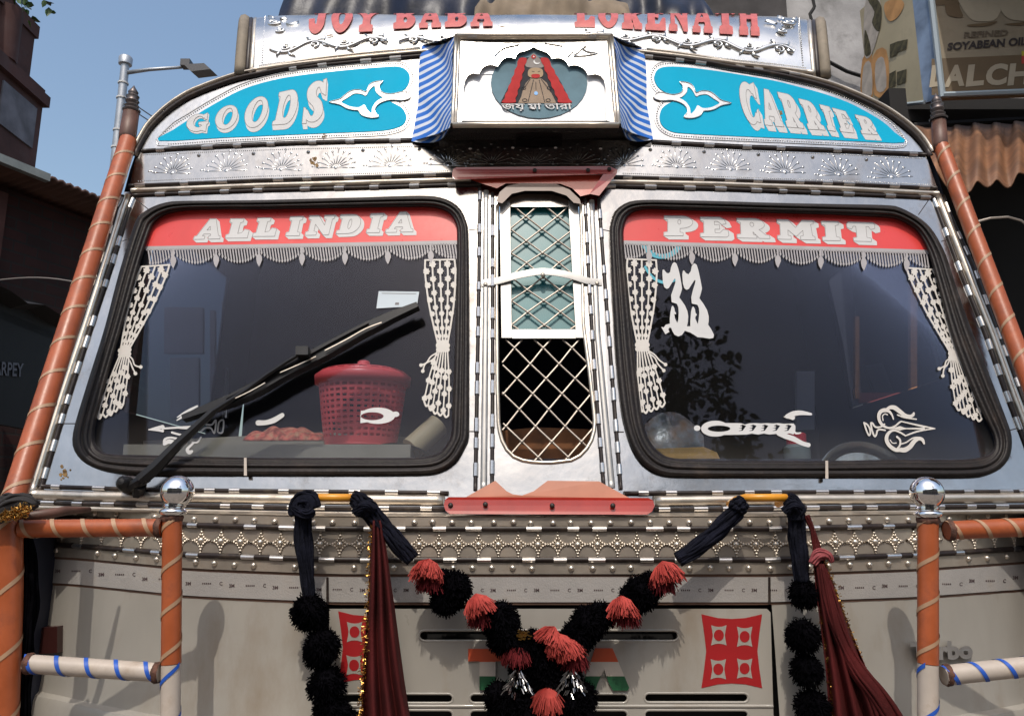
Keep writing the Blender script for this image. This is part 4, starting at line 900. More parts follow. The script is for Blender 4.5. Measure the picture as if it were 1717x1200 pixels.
for a, b in ((bTL, bTR), (bTR, bBR), (bBR, bBL), (bBL, bTL)):
    c = np.array([(bTL[0] + bTR[0]) / 2, 137.]); a2 = np.array(a) + (c - a) * .028; b2 = np.array(b) + (c - b) * .028
    sweep(fb, BF, [a2, b2], halfround(.007, .006, 4), off=-.008, n=6); clips([a2, b2], BF, -.008, frm, 48, L=.026, w=.009, h=.008)
part(fb, 'box_beading', BEAD, PB, smooth=True)
# striped cloth sides: curved sheets running back to the boards
STRIPE = D.materials.new('striped_cloth'); STRIPE.use_nodes = True; t_ = STRIPE.node_tree; bs = t_.nodes['Principled BSDF']; bs.inputs['Roughness'].default_value = .55
uvn = t_.nodes.new('ShaderNodeUVMap'); sx = t_.nodes.new('ShaderNodeSeparateXYZ'); t_.links.new(uvn.outputs[0], sx.inputs[0])
def mth(op, a, b):
    n = t_.nodes.new('ShaderNodeMath'); n.operation = op
    for i, q in enumerate((a, b)):
        if q is None: continue
        if isinstance(q, (int, float)): n.inputs[i].default_value = q
        else: t_.links.new(q, n.inputs[i])
    return n.outputs[0]
fr_ = mth('FRACT', mth('ADD', mth('MULTIPLY', sx.outputs[1], 12.5), mth('MULTIPLY', sx.outputs[0], -3.6)), None)
gt = mth('GREATER_THAN', fr_, .43); mixc = t_.nodes.new('ShaderNodeMix'); mixc.data_type = 'RGBA'; t_.links.new(gt, mixc.inputs['Factor'])
mixc.inputs['A'].default_value = (.60, .64, .72, 1); mixc.inputs['B'].default_value = (.012, .13, .52, 1); t_.links.new(mixc.outputs['Result'], bs.inputs['Base Color'])
for side in (0, 1):
    f0, f1 = ((762,62),(757,212)) if side == 0 else ((1028,62),(1040,212)); b0, b1 = ((708,76),(692,237)) if side == 0 else ((1078,80),(1093,234))
    G = Geo(); nu, nv = 14, 16; grid = []; uv = []
    Fp = BF.p([np.array(f0) * (1 - v) + np.array(f1) * v for v in np.linspace(0, 1, nv)], -.006); Bp = FRONT.p([np.array(b0) * (1 - v) + np.array(b1) * v for v in np.linspace(0, 1, nv)], .010)
    sgn = -1 if side == 0 else 1
    for i in range(nu):
        u = i / (nu - 1); row = []
        for j in range(nv):
            e = u ** 1.15; p = Fp[j] * (1 - u) + Bp[j] * u
            p = p + np.array([-sgn * .014 * math.sin(math.pi * u) + sgn * .004 * math.sin(6.3 * u + j * .5), .018 * math.sin(math.pi * u) + .002 * math.sin(j * 1.3 + u * 9), -.012 * math.sin(math.pi * u) * (j / (nv - 1))])
            row.append(p); uv.append((u if side == 0 else u * 1.0, j / (nv - 1)))
        grid.append(row)
    G.grid(grid); sp_ = part(G, 'striped_side', STRIPE, PB, smooth=True, uvs=uv)
    G = Geo(); G.grid(np.array([[p + np.array([-sgn * .004, .003, 0]) for p in r] for r in grid])); part(G, 'side_lining', BEAD, PB, smooth=True)
# underside and top of the box
ub = BF.p([(757,212.5),(900,212.5),(1040,212.5)], -.004); um = (BF.p([(735,224),(900,222),(1060,223)], -.06)); uk = FRONT.p([(693,236),(900,234),(1092,233)], .006); ud = FRONT.p([(694,246),(900,246),(1092,245)], .006)
G = Geo(); G.grid([ub, um, uk, ud]); part(G, 'box_underside', mat('dark_lacquer', (.02, .016, .016), .22, coat=.4, var=.3), PB, smooth=False)
tb0 = BF.p([(764,60.5),(895,60.5),(1027,60.5)], -.004); tb1 = FRONT.p([(708,76),(900,70),(1078,80)], .008); G = Geo(); G.grid([tb0, tb1]); part(G, 'box_top', STEELB, PB)

# ---- rolled sheet on the roof with red lettering
DB = np.array([(424,118),(480,110),(540,103),(620,95),(707,87),(800,80),(904,76),(1000,80),(1080,88),(1150,96),(1228,106),(1290,113),(1362,122)], float)
class Drum:
    """u along the bottom edge 0..1, v up and over 0..1"""
    def __init__(s):
        P = FRONT.p(rs(cr(DB, 4), 60), .008); s.P = P; Yb, Zb = P[:, 1], P[:, 2] - CAM[2]
        k = .6845 + 0 * Yb; s.r = np.clip((k * Yb - Zb) / (.825 - k * .435), .1, 1.)
        w = np.linspace(0, 1, 60); s.r *= 1 - .06 * np.exp(-(w / .03)) - .10 * np.exp(-((1 - w) / .04))
    def p(s, uv, off=0.):
        uv = np.atleast_2d(np.array(uv, float)); f = uv[:, 0] * 59; g = lambda A: np.stack([np.interp(f, np.arange(60), A[:, k]) for k in range(A.shape[1])], 1) if A.ndim == 2 else np.interp(f, np.arange(60), A)
        B = g(s.P); r = g(s.r); a = uv[:, 1] * math.pi / 2
        Y = B[:, 1] + r * (1 - np.cos(a)); out = np.stack([B[:, 0] * Y / B[:, 1], Y, B[:, 2] + r * np.sin(a)], 1)
        return out + np.stack([0 * a, -np.cos(a), np.sin(a)], 1) * off
DR = Drum()
U_, V_ = np.meshgrid(np.linspace(0, 1, 80), np.linspace(0, 1, 20), indexing='ij')
bumpy = .003 * np.sin(U_ * 17 + V_ * 3) * np.sin(V_ * 5 + U_ * 6)
G = Geo(); G.grid((DR.p(np.stack([U_.ravel(), V_.ravel()], 1)) + (bumpy.ravel()[:, None] * np.array([0, -.7, .7]))).reshape(80, 20, 3)); DRM = part(G, 'roof_drum', mat('drum_steel', (.66, .655, .64), .28, 1, var=.06, vscale=6, dirt=(.4, .3, .15), dirt_amt=.06, dscale=5, bump=.06, bscale=60, bump2=.08, b2scale=3, rvar=.08), smooth=True)
for k, ue in enumerate((0., 1.)):      # end rims
    path = [(ue, v) for v in np.linspace(-.02, 1, 24)]; P = DR.p(path); dx = -1 if k == 0 else 1
    for nm_, m_, x0, r_ in (('drum_end_trim', RAIL, .004, .009), ('drum_end_bead', BEAD, .018, .009), ('drum_end_rubber', mat('aged_rubber', (.22, .18, .13), .7, var=.2, vscale=12, dirt=(.1, .08, .06), dirt_amt=.4), .040, .018)):
        G = Geo(); G.tube(P + np.array([dx * x0, .004, -.004]), r_, 8); o_ = part(G, nm_, m_, DRM, smooth=True)
    G = Geo(); pe = DR.p([(ue, v) for v in np.linspace(0, 1, 12)]) + [dx * .02, .02, -.01]; ce = pe.copy(); ce[:, 1] = pe[-1, 1]; ce[:, 2] = pe[0, 2]; G.grid([pe, ce]); part(G, 'drum_end_cap', STEELD, DRM)
class DrumPx:
    """drum addressed in its own metres: x along, y down from the top"""
    def p(s, pp, off=0.):
        pp = np.atleast_2d(np.array(pp, float)); return DR.p(np.stack([pp[:, 0] / 100., 1 - pp[:, 1] / 100.], 1), off)
DP = DrumPx()
class DrumS:
    def p(s, pp, off=0.): pp = np.atleast_2d(np.array(pp, float)); return DP.p(pp / [12., 1.], off)
DPS = DrumS()
PRT = mat('glare_paled_red_print', (.50, .11, .095), .38, var=.15, vscale=30)  # red paled in its colour to stand for the wash of sun glare
def drum_word(word, x0, x1, y0, y1, lean=0.):
    n = len(word); w = (x1 - x0) / n
    for i, ch in enumerate(word):
        a = x0 + i * w; q = [(a + lean, y0), (a + w * .86 + lean, y0), (a + w * .86, y1), (a, y1)]
        sy = 12.; fn0 = glyph_fn(ch, [(p[0] * sy, p[1]) for p in q]); G = Geo(); sd_plate(G, DPS, fn0, ((a - 1) * sy, y0 - 1, (a + w + 1) * sy, y1 + 1), .004, .0007, 0, .8, .1)
        part(G, 'letter', PRT, DRM)
drum_word('JOY', 9.0, 22.5, 30, 78, .5); drum_word('BABA', 25.0, 43.5, 28, 76); drum_word('LOKENATH', 57.5, 91.5, 28, 78)
G = Geo()
VS = .40                                   # a v unit is about this many u units long
def spir(c, r, a0, turns, sgn, n=26): return [(c[0] + r * (1 - .9 * t) * math.cos(a0 + sgn * 6.283 * turns * t), c[1] + r / VS * (1 - .9 * t) * math.sin(a0 + sgn * 6.283 * turns * t)) for t in np.linspace(0, 1, n)]
def leafshape(G, p, ang, L, w):
    t = np.linspace(0, 1, 9); d = np.array([math.cos(ang), math.sin(ang) / VS]); q = np.array([-math.sin(ang), math.cos(ang) / VS]); cv = .18 * np.sin(math.pi * t) * L
    a = np.array([np.array(p) + d * L * k + q * (c_ + w * math.sin(math.pi * k) ** .8) for k, c_ in zip(t, cv)]); b = np.array([np.array(p) + d * L * k + q * (c_ - w * math.sin(math.pi * k) ** .8) for k, c_ in zip(t, cv)]); m_ = (a + b) / 2
    G.grid([DP.p(a, .002), DP.p(m_, .009), DP.p(b, .002)])
def vine(u0, u1, v0, amp, n, sgn):
    U = np.linspace(u0, u1, n * 8 + 1); ph = np.linspace(0, n * math.pi, n * 8 + 1); V = v0 + amp * np.sin(ph) * sgn
    sweep(G, DP, np.stack([U, V], 1), [(.007, 0), (.005, .004), (0, .0055), (-.005, .004), (-.007, 0)], off=.002, n=n * 14)
    for k in range(n):
        uc = u0 + (u1 - u0) * (k + .5) / n; s = sgn * (1 if k % 2 == 0 else -1)
        sweep(G, DP, spir((uc, v0 + s * amp * .1), 1.0, -s * 1.57, 1.2, s), halfround(.008, .006, 5), off=.002, n=30)
        leafshape(G, (uc + .7, v0 + s * amp * .9), s * .9, 2.0, .35); leafshape(G, (uc - .6, v0 + s * amp * .9), s * 2.2, 1.5, .30); leafshape(G, (uc + 1.4, v0 + s * amp * .3), -s * .7, 1.6, .28)
vine(3, 24, 87.5, 3.6, 4, 1); vine(58, 97, 87.5, 3.6, 7, -1); vine(26, 36, 89, 3, 2, -1)
for c in ((3.4, 62, 1.3, .5, 1.4, 1), (96.4, 60, 1.3, 2.6, 1.4, -1), (4.6, 72, .9, 2.5, 1.3, -1), (95.0, 71, .9, .6, 1.3, 1)): sweep(G, DP, spir(c[:2], *c[2:]), halfround(.010, .007, 5), off=.002, n=36)
for p_, a_ in (((3.0, 56), -1.9), ((4.4, 58), -1.2), ((5.6, 66), -.5), ((97.0, 54), -1.3), ((95.4, 56), -2.0), ((94.2, 64), -2.6)): leafshape(G, p_, a_, 2.6, .45)
part(G, 'pressed_scrolls', DRM.data.materials[0], DRM, smooth=True)['kind'] = 'stuff'
for y in (97.5,):
    G = Geo(); pp = rs([(1.2, y), (98.8, y)], 300); P, U, V, N = frame(DP, pp, eps=.05)
    for i in range(300): G.lathe(P[i], N[i], [(.0028, 0), (.002, .002), (0, .0026)], 5)
    o_ = part(G, 'pressed_edge', DRM.data.materials[0], DRM, smooth=True); o_['kind'] = 'stuff'
for u in (1.6, 98.4):
    G = Geo(); pp = rs([(u, 96), (u, 30)], 40); P, U, V, N = frame(DP, pp, eps=.05)
    for i in range(40): G.lathe(P[i], N[i], [(.003, 0), (.002, .002), (0, .0026)], 5)
    o_ = part(G, 'pressed_edge', DRM.data.materials[0], DRM, smooth=True); o_['kind'] = 'stuff'
rail(cr(DB + [0, 1], 3), off=.008, w=.014, h=.010, name='drum_trim'); beading(cr(DB + [0, 7], 3), off=.006, spacing=52, w=.012)

# rust and gold dirt splashes on the sheet metal
RUSTY = mat('ochre_dirt_splash', (.20, .115, .035), .7, var=.4, vscale=40)
def splash(S, c, r, off, parent, seed):
    r_ = np.random.default_rng(seed); G = Geo()
    for _ in range(9):
        q = np.array(c) + r_.normal(size=2) * r * [.5, .8]; k = r_.uniform(.12, .4) * r; n = 9; a0 = r_.uniform(0, 6)
        plate(G, S, [[(q[0] + k * r_.uniform(.6, 1.2) * math.cos(a0 + 6.283 * i / n), q[1] + k * r_.uniform(.6, 1.3) * math.sin(a0 + 6.283 * i / n)) for i in range(n)]], off, .0004)
    o = part(G, 'dirt_splash', RUSTY, parent); o['kind'] = 'stuff'
splash(FRONT, (525, 270), 9, .0036, FZ, 1); splash(FRONT, (545, 225), 7, .0045, BL, 2); splash(FRONT, (1308, 190), 6, .0058, BR_, 3); splash(FRONT, (108, 795), 12, .0036, TRUCK, 5)
for c_, s_d in (((14.2, 80), 6), ((44.5, 77), 7), ((31, 70), 8)): splash(DP, c_, 1.0, .0042, DRM, s_d)

# ---- cab behind the front: dark sides, roof, rear wall, floor
lf = FRONT.p([(208,322),(160,480),(100,660),(44,848)], -.004); rt_ = FRONT.p([(1582,326),(1640,460),(1690,600),(1772,848)], -.004)
Yb_ = 3.45
for side in (lf, rt_):      # each side has its door window left open
    cols = [side] + [np.array([[p[0], y, p[2]] for p in side]) for y in (2.42, 3.08, Yb_)]
    low = [np.array([q[-1][0], q[-1][1], .55]) for q in cols]
    G = Geo()
    for c in range(3):
        for r in range(3):
            if c == 1 and r < 2: continue
            G.add([cols[c][r], cols[c + 1][r], cols[c + 1][r + 1], cols[c][r + 1]], [(0, 1, 2, 3)])
        G.add([cols[c][-1], cols[c + 1][-1], low[c + 1], low[c]], [(0, 1, 2, 3)])
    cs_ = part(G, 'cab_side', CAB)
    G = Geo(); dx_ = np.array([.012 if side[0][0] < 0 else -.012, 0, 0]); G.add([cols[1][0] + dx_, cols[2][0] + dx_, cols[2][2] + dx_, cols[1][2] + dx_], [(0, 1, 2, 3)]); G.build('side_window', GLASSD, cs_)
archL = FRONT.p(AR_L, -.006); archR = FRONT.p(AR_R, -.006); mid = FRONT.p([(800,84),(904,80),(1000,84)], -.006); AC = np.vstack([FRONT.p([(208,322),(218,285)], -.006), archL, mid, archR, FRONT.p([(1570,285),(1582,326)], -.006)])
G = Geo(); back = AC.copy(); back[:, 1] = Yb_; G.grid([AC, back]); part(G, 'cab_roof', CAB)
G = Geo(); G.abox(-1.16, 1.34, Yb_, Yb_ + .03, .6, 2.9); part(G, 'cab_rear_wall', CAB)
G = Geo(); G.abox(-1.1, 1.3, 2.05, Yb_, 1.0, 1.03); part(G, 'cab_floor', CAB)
def bwall(px0, py0, px1, py1, name, m, Y=Yb_ - .02, th=.02, parent=TRUCK):
    P = PL(Y).p([(px0, py0), (px1, py0), (px1, py1), (px0, py1)]); G = Geo(); n = np.array([0, th, 0]); G.add(np.vstack([P, P + n]), [(0, 1, 2, 3), (4, 7, 6, 5), (0, 4, 5, 1), (1, 5, 6, 2), (2, 6, 7, 3), (3, 7, 4, 0)]); return part(G, name, m, parent)
bwall(275, 515, 340, 592, 'rear_panel', CABG, 3.2); bwall(285, 600, 333, 700, 'rear_panel', mat('cab_panel_pale', (.50, .55, .60), .6), 3.15); bwall(372, 505, 380, 700, 'rear_post', CABG, 3.2); bwall(352, 520, 360, 690, 'rear_post', CABG, 3.25)
wf = bwall(1434, 530, 1441, 668, 'wood_frame', WOOD, 3.0); bwall(1441, 658, 1527, 674, 'frame_rail', mat('painted_red_wood', (.25, .04, .03), .5), 3.0, parent=wf); bwall(1527, 470, 1538, 700, 'frame_post', WOOD, 3.02, parent=wf)
bwall(1336, 622, 1366, 720, 'grille_window', mat('pale_grille', (.65, .68, .72), .6), 3.1)
# dashboard
dz = PL(2.16).p([(600, 748)])[0][2]; dz2 = PL(2.16).p([(1400, 772)])[0][2]
xl, xr = PL(2.16).p([(225, 750)])[0][0], PL(2.16).p([(693, 750)])[0][0]
G = Geo(); G.abox(xl, xr, 2.10, 2.42, dz - .12, dz); G.build('dash_shelf', DASH, TRUCK)
G = Geo(); G.abox(-1.02, 1.22, 2.09, 2.44, dz2 - .22, dz2); dsh = part(G, 'dashboard', CAB)
P = PL(2.40).p([(240,739),(545,724),(690,733),(690,775),(240,775)]); G = Geo(); G.add(np.vstack([P, P + [0, .02, 0]]), [(0, 1, 2, 3, 4), (5, 9, 8, 7, 6), (0, 5, 6, 1), (1, 6, 7, 2), (2, 7, 8, 3), (3, 8, 9, 4), (4, 9, 5, 0)]); part(G, 'dash_panel', DASH)

P = PL(2.2).p([(838,722),(900,716),(1000,720),(1000,790),(838,790)]); G = Geo(); G.add(np.vstack([P, P + [0, .15, 0]]), [(0, 1, 2, 3, 4), (9, 8, 7, 6, 5)] + [(i, i + 5, (i + 1) % 5 + 5, (i + 1) % 5) for i in range(5)]); part(G, 'engine_cover', mat('brown_rexine', (.22, .085, .03), .5, var=.4, vscale=12))
# ---- wiper
def fp(p, o): return FRONT.p([p], o)[0]
G = Geo(); G.tube([fp((235,806), .05), fp((262,783), .05), fp((300,743), .048), (fp((358,689), .046))], [.016, .016, .013, .010], 6); G.tube([fp((358,689), .046), fp((412,655), .048), fp((447,629), .055), fp((480,607), .06), fp((512,588), .062)], [.007, .006, .006, .005, .005], 6)
G.lathe(fp((219,816), .012), (0, -1, .2), [(.018, 0), (.020, .02), (.016, .045), (.008, .055), (0, .056)], 14); G.tube([fp((219,816), .04), fp((246,800), .05)], .014, 8); G.tube([fp((232,830), .0), fp((234,812), .04)], .016, 8)
WP = part(G, 'wiper', BLACKM, smooth=True, auto=35)
bl = [(311,703),(360,683),(420,658),(480,622),(540,592),(600,560),(650,536),(702,515)]
def fin(pts, w0, w1, off0, off1, name, m, k=26):
    pp = rs(cr(pts, 5), k); P, U, V, N = frame(FRONT, pp, off=off0); T = np.gradient(P, axis=0); T /= np.linalg.norm(T, axis=1)[:, None]; B = np.cross(N, T); fl = 1 if B[0][2] > 0 else -1
    G = Geo(); rows = [np.array([P[i] + B[i] * fl * a[i] + N[i] * b for i in range(k)]) for a, b in ((w0, 0), (w0 * .9, off1), (w1 * .9, off1), (w1, 0), (w0, 0))]
    G.grid(np.array(rows)); return part(G, name, m, WP, smooth=False)
s_ = np.sin(np.linspace(.25, math.pi - .3, 26))
fin(bl, .010 * s_ + .002, -.024 * s_ - .004, .020, .022, 'wiper_blade', BLACKM)
fin([(330,700),(420,664),(540,604),(690,524)], .002 + 0 * s_, -.004 + 0 * s_, .004, .016, 'wiper_rubber', RUBBER)
fin([(380,668),(470,622),(560,572),(618,542)], .004 + .003 * s_, -.003 + 0 * s_, .044, .006, 'wiper_bridge', BLACKM)
fin([(545,588),(580,570),(612,552),(640,541)], .0016 + 0 * s_, -.0008 + 0 * s_, .050, .002, 'wiper_highlight', RAIL); fin([(470,625),(500,612),(530,598)], .0016 + 0 * s_, -.0008 + 0 * s_, .050, .002, 'wiper_highlight', RAIL); fin([(395,668),(420,656),(445,642)], .0016 + 0 * s_, -.0008 + 0 * s_, .050, .002, 'wiper_highlight', RAIL)  # thin pale strips stand in for highlights along the wiper
G = Geo(); P, U, V, N = frame(FRONT, [(508,590)], off=.062); G.box(P[0], (U[0] / np.linalg.norm(U[0]), V[0] / np.linalg.norm(V[0]), N[0]), (.016, .012, .010)); part(G, 'wiper_clip', BLACKM, WP)

# ---- belt: ledge, studded strips, pressed band
def along(y0, ymid, y1, n=46):   # a line across the truck that bends up at both sides
    X = np.linspace(40, 1790, n); return np.stack([X, np.interp(X, [40, 120, 320, 560, 1290, 1540, 1790], [y0 - 3, y0, (y0 + ymid * 2) / 3, ymid, ymid, (ymid * 2 + y1) / 3, y1])], 1)
led = np.array([FRONT.p(along(846,858,848), .0), BELT.p(along(850,865,852), .004), BELT.p(along(852,867,854), .0)]); G = Geo(); G.grid(led); part(G, 'belt_ledge', RAIL, smooth=False)
S1 = strip(along(852,867,854), along(868,886,870), BELT, .002, 'studded_strip', STEELD, nv=3); MB = strip(along(868,886,870), along(914,938,914), BELT, .0, 'pressed_band', STEELD, nv=3); S2 = strip(along(914,938,914), along(934,962,936), BELT, .002, 'studded_strip', STEELD, nv=3)
strip(along(934,962,936), along(938,967,940), BELT, -.002, 'belt_lip', mat('rust_brown', (.10, .05, .03), .6, var=.3), nv=2)
beading(along(868,886,870), BELT, .002, spacing=66, w=.013, L=.034); beading(along(914,938,914), BELT, .002, spacing=66, w=.013, L=.034)
G = Geo(); G.lathe((0, 0, 0), (0, 0, 1), [(.0075, 0), (.0066, .0035), (.004, .006), (0, .007)], 10); stm = part(G, 'stud', RAIL, smooth=True, center=False); stud_mesh = stm.data; D.objects.remove(stm)
for ln, par in ((along(859,875.5,861), S1), (along(924,952,925), S2)):
    for x in np.arange(62, 1790, 33.2):
        y = np.interp(x, ln[:, 0], ln[:, 1]) + random.uniform(-1, 1)
        if random.random() < .06: continue
        P, U, V, N = frame(BELT, [(x + random.uniform(-2.5, 2.5), y)], off=.002); inst(stud_mesh, 'stud', mat4(P[0], U[0], N[0]), par)
G = Geo(); hw, hh = .0222, .0265
for sgx in (-1, 1):
    for sgy in (-1, 1):
        for i in range(7):
            t = i / 6; a = math.pi / 2 * t; px_ = hw * (1 - math.sin(a)) * 1.0; py_ = hh * (1 - math.cos(a))
            G.lathe((sgx * px_, sgy * py_, 0), (0, 0, 1), [(.0036, 0), (.0028, .0030), (0, .0042)], 6)
G.lathe((0, 0, 0), (0, 0, 1), [(.0088, 0), (.007, .0045), (.004, .0075), (0, .0085)], 9)
bm_ = part(G, 'pressed_diamond', RAIL, smooth=True, center=False); dia_mesh = bm_.data; D.objects.remove(bm_)
ln = along(891, 912.5, 892)
for x in np.arange(72, 1790, 33.2):
    y = np.interp(x, ln[:, 0], ln[:, 1]); P, U, V, N = frame(BELT, [(x, y)], off=.0); inst(dia_mesh, 'pressed_diamond', mat4(P[0], U[0], N[0]), MB)
# ---- bonnet
strip(along(938,967,940), along(978,1009,982), HOOD, .004, 'reflective_strip', TAPE, nv=3, n=60)
TP = [o for o in TRUCK.children if o.name.startswith('reflective_strip')][0]
G = Geo(); tl_ = along(958,989,961)
x = 92
while x < 1720:
    y = np.interp(x, tl_[:, 0], tl_[:, 1])
    text_plate(G, HOOD, '3M', [(x,y-3),(x+9,y-3),(x+9,y+3),(x,y+3)], .0042, .0003, bold=.03); G_x = x + 28
    for k in range(5): plate(G, HOOD, [[(G_x + k * 3.2, y - 1.3), (G_x + k * 3.2 + 2, y - 1.3), (G_x + k * 3.2 + 2, y + 1.3), (G_x + k * 3.2, y + 1.3)]], .0042, .0003)
    text_plate(G, HOOD, 'C', [(x+57,y-3),(x+62,y-3),(x+62,y+3),(x+57,y+3)], .0042, .0003, bold=.02); x += 73
part(G, 'strip_marks', LINE, TP)['kind'] = 'stuff'
strip(along(978,1009,982), along(982,1013.5,986), HOOD, .001, 'strip_edge', mat('rust_brown', (.1, .05, .03), .6), nv=2)
def zrow(z, x0, x1, n, S=hood, off=0.): X = np.linspace(x0, x1, n); return np.stack([X, S(X, np.full(n, z)) - off, np.full(n, z)], 1)
seamL, seamR = (551, 1012), (1290, 1012)
pL = HOOD.p([(549,1016),(549,1210),(1289,1016),(1297,1210)])
for (a, b, y0) in (((60, 978), (546, 1013), 0), ((1294, 1012), (1790, 985), 0)):   # wings either side of the grille panel
    A = along(982,1013.5,986); A = A[(A[:, 0] >= a[0] - 20) & (A[:, 0] <= b[0] + 20)]; A = rs(np.vstack([[(a[0], np.interp(a[0], *along(982,1013.5,986).T))], A[(A[:, 0] > a[0]) & (A[:, 0] < b[0])], [(b[0], np.interp(b[0], *along(982,1013.5,986).T))]]), 24)
    P0 = HOOD.p(A, 0.); rows = []
    for dz_, of in ((0, 0), (-.10, .004), (-.235, .008), (-.255, .012), (-.262, .028), (-.275, .034), (-.34, .036), (-.8, .036)):
        r = P0.copy(); r[:, 2] += dz_; r[:, 1] = hood(r[:, 0], r[:, 2]) - of; rows.append(r)
    G = Geo(); G.grid(np.array(rows)); part(G, 'bonnet_wing', HOODW, smooth=True, auto=30)
def slot(x0, x1, y0, y1):
    r = (y1 - y0) / 2; ym = (y0 + y1) / 2
    return arc(x1 - r, ym, r, r, -90, 90, 8) + arc(x0 + r, ym, r, r, 90, 270, 8)
slots = [slot(702,1138,1056,1074), slot(560,760,1162,1178), slot(787,1053,1162,1178), slot(1080,1255,1161,1177), slot(560,760,1189.5,1206), slot(787,1053,1189.5,1206), slot(1080,1255,1189.5,1206)]
G = Geo(); plate(G, HOOD, [[(552,1020),(1286,1020),(1292,1026),(1298,1240),(552,1240)]] + slots, .002, .012); GP = part(G, 'grille_panel', HOODW)
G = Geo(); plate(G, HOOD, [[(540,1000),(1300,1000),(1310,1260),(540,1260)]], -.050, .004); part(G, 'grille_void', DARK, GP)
for s_p in slots:
    G = Geo(); sweep(G, HOOD, s_p, halfround(.006, .003, 4), off=.012, closed=True, n=220); part(G, 'slot_lip', HOODW, GP, smooth=True)
G = Geo(); sweep(G, HOOD, [(552,1183),(1296,1183)], halfround(.008, .004, 4), off=.013); part(G, 'pressed_crease', HOODW, GP, smooth=True)
# emblem letters in flag colours
def flag_mesh(name, polys, yb):
    G = Geo(); lo = min(p[1] for pl_ in polys for p in pl_); hi = max(p[1] for pl_ in polys for p in pl_)
    for k, (a, b) in enumerate(((lo, yb[0]), yb, (yb[1], hi))):
        for pl_ in polys:
            q = clip_half(pl_, (2000, a), (0, a)) if False else np.array(pl_, float)
            q = clip_half(q, (0, a), (2000, a)); q = clip_half(q, (2000, b), (0, b)) if len(q) else q
            if len(q) > 2: plate(G, HOOD, [q], .014, .006, k)
    return part(G, name, [FLAGO, PIPEW, GREEN], GP)
def Tp(x): return [[(x,1087),(x+64,1087),(x+64,1108),(x+46,1108),(x+46,1156),(x+19,1156),(x+19,1108),(x,1108)]]
def Ap(x): return [[(x+22,1086),(x+51,1086),(x+79,1152),(x+76,1157),(x+52,1157),(x+45,1145),(x+37,1122),(x+26,1145),(x+22,1157),(x-2,1157)]]
for nm_, P in (('emblem_letter', Tp(785)), ('emblem_letter', Ap(848)), ('emblem_letter', Tp(917)), ('emblem_letter', Ap(976))): flag_mesh(nm_, P, (1109, 1133))
# red pillow-shaped stickers with white squares and red dots
def pin(x0, y0, x1, y1, b):
    return cr([(x0, y0)], 1).tolist()[:0] + [(x0 - b, y0 - b), ((x0 * 3 + x1) / 4, y0 + b * .6), ((x0 + x1) / 2, y0 + b), ((x0 + x1 * 3) / 4, y0 + b * .6), (x1 + b, y0 - b), (x1 - b * .2, (y0 * 3 + y1) / 4), (x1 - b, (y0 + y1) / 2), (x1 - b * .2, (y0 + y1 * 3) / 4), (x1 + b, y1 + b), ((x0 + x1 * 3) / 4, y1 - b * .6), ((x0 + x1) / 2, y1 - b), ((x0 * 3 + x1) / 4, y1 - b * .6), (x0 - b, y1 + b), (x0 + b * .2, (y0 + y1 * 3) / 4), (x0 + b, (y0 + y1) / 2), (x0 + b * .2, (y0 * 3 + y1) / 4)]
for x0, x1, y0, y1 in ((1180, 1274, 1033, 1149), (571, 658, 1028, 1142)):
    G = Geo(); plate(G, HOOD, [pin(x0, y0, x1, y1, 4)], .0142, .0006); sk = part(G, 'red_sticker', REDS, GP)
    w, h = x1 - x0, y1 - y0
    for cx_, cy_ in ((.27, .27), (.73, .29), (.26, .76), (.73, .75)):
        c = (x0 + w * cx_, y0 + h * cy_); G = Geo(); plate(G, HOOD, [pin(c[0] - 11.5, c[1] - 15.5, c[0] + 11.5, c[1] + 15.5, 1.5)], .0149, .0005); sq = part(G, 'white_square', HOODW, GP)
        G = Geo(); plate(G, HOOD, [ell(c[0], c[1], 8.4, 9.6)], .0155, .0005); part(G, 'red_dot', REDS, GP)
# seam between strip halves
for xs in (549, 1290): G = Geo(); plate(G, HOOD, [[(xs - 2, 967), (xs + 2, 967), (xs + 2.5, 1012), (xs - 2, 1012)]], .004, .002); part(G, 'strip_seam', BEAD, TP)
# chromed badge on the side
G = Geo(); text_plate(G, HOOD, 'Turbo', [(1526,1076),(1630,1073),(1632,1104),(1528,1108)], .012, .012, 0, bold=.05); part(G, 'badge_lettering', CLIP)
# side marker lamp
G = Geo(); P = HOOD.p([(62,1052),(96,1050),(96,1094),(62,1096)], .03); G.add(np.vstack([P, P + [0, .03, 0]]), [(0, 1, 2, 3), (0, 4, 5, 1), (1, 5, 6, 2), (2, 6, 7, 3), (3, 7, 4, 0)]); part(G, 'side_marker', mat('dark_lamp', (.04, .012, .01), .3))
# bumper, chassis and wheels below the frame
G = Geo(); G.abox(-1.15, 1.31, 1.72, 1.80, .50, .78); part(G, 'bumper', PIPEW)
G = Geo(); G.abox(-1.0, 1.16, 1.95, 7.4, .80, 1.0); part(G, 'chassis', DARK)
for x, y in ((-.92, 2.9), (1.08, 2.9), (-.92, 6.4), (1.08, 6.4)):
    G = Geo(); G.lathe((x - .13, y, .5), (1, 0, 0), [(.28, 0), (.46, 0), (.5, .03), (.5, .23), (.46, .26), (.28, .26)], 28); wl = part(G, 'wheel', RUBBER, smooth=True, auto=40); G = Geo(); G.lathe((x - .09, y, .5), (1, 0, 0), [(0, 0), (.12, 0), (.28, .04), (.28, .14), (.12, .18), (0, .18)], 20); part(G, 'rim', STEELD, wl, smooth=True, auto=40)
G = Geo(); G.abox(-1.12, 1.28, 3.6, 7.6, 1.05, 2.55); part(G, 'cargo_body', mat('cargo_planks', (.10, .045, .02), .6, var=.3, vscale=4, aniso_stretch=(1, 1, 8)))

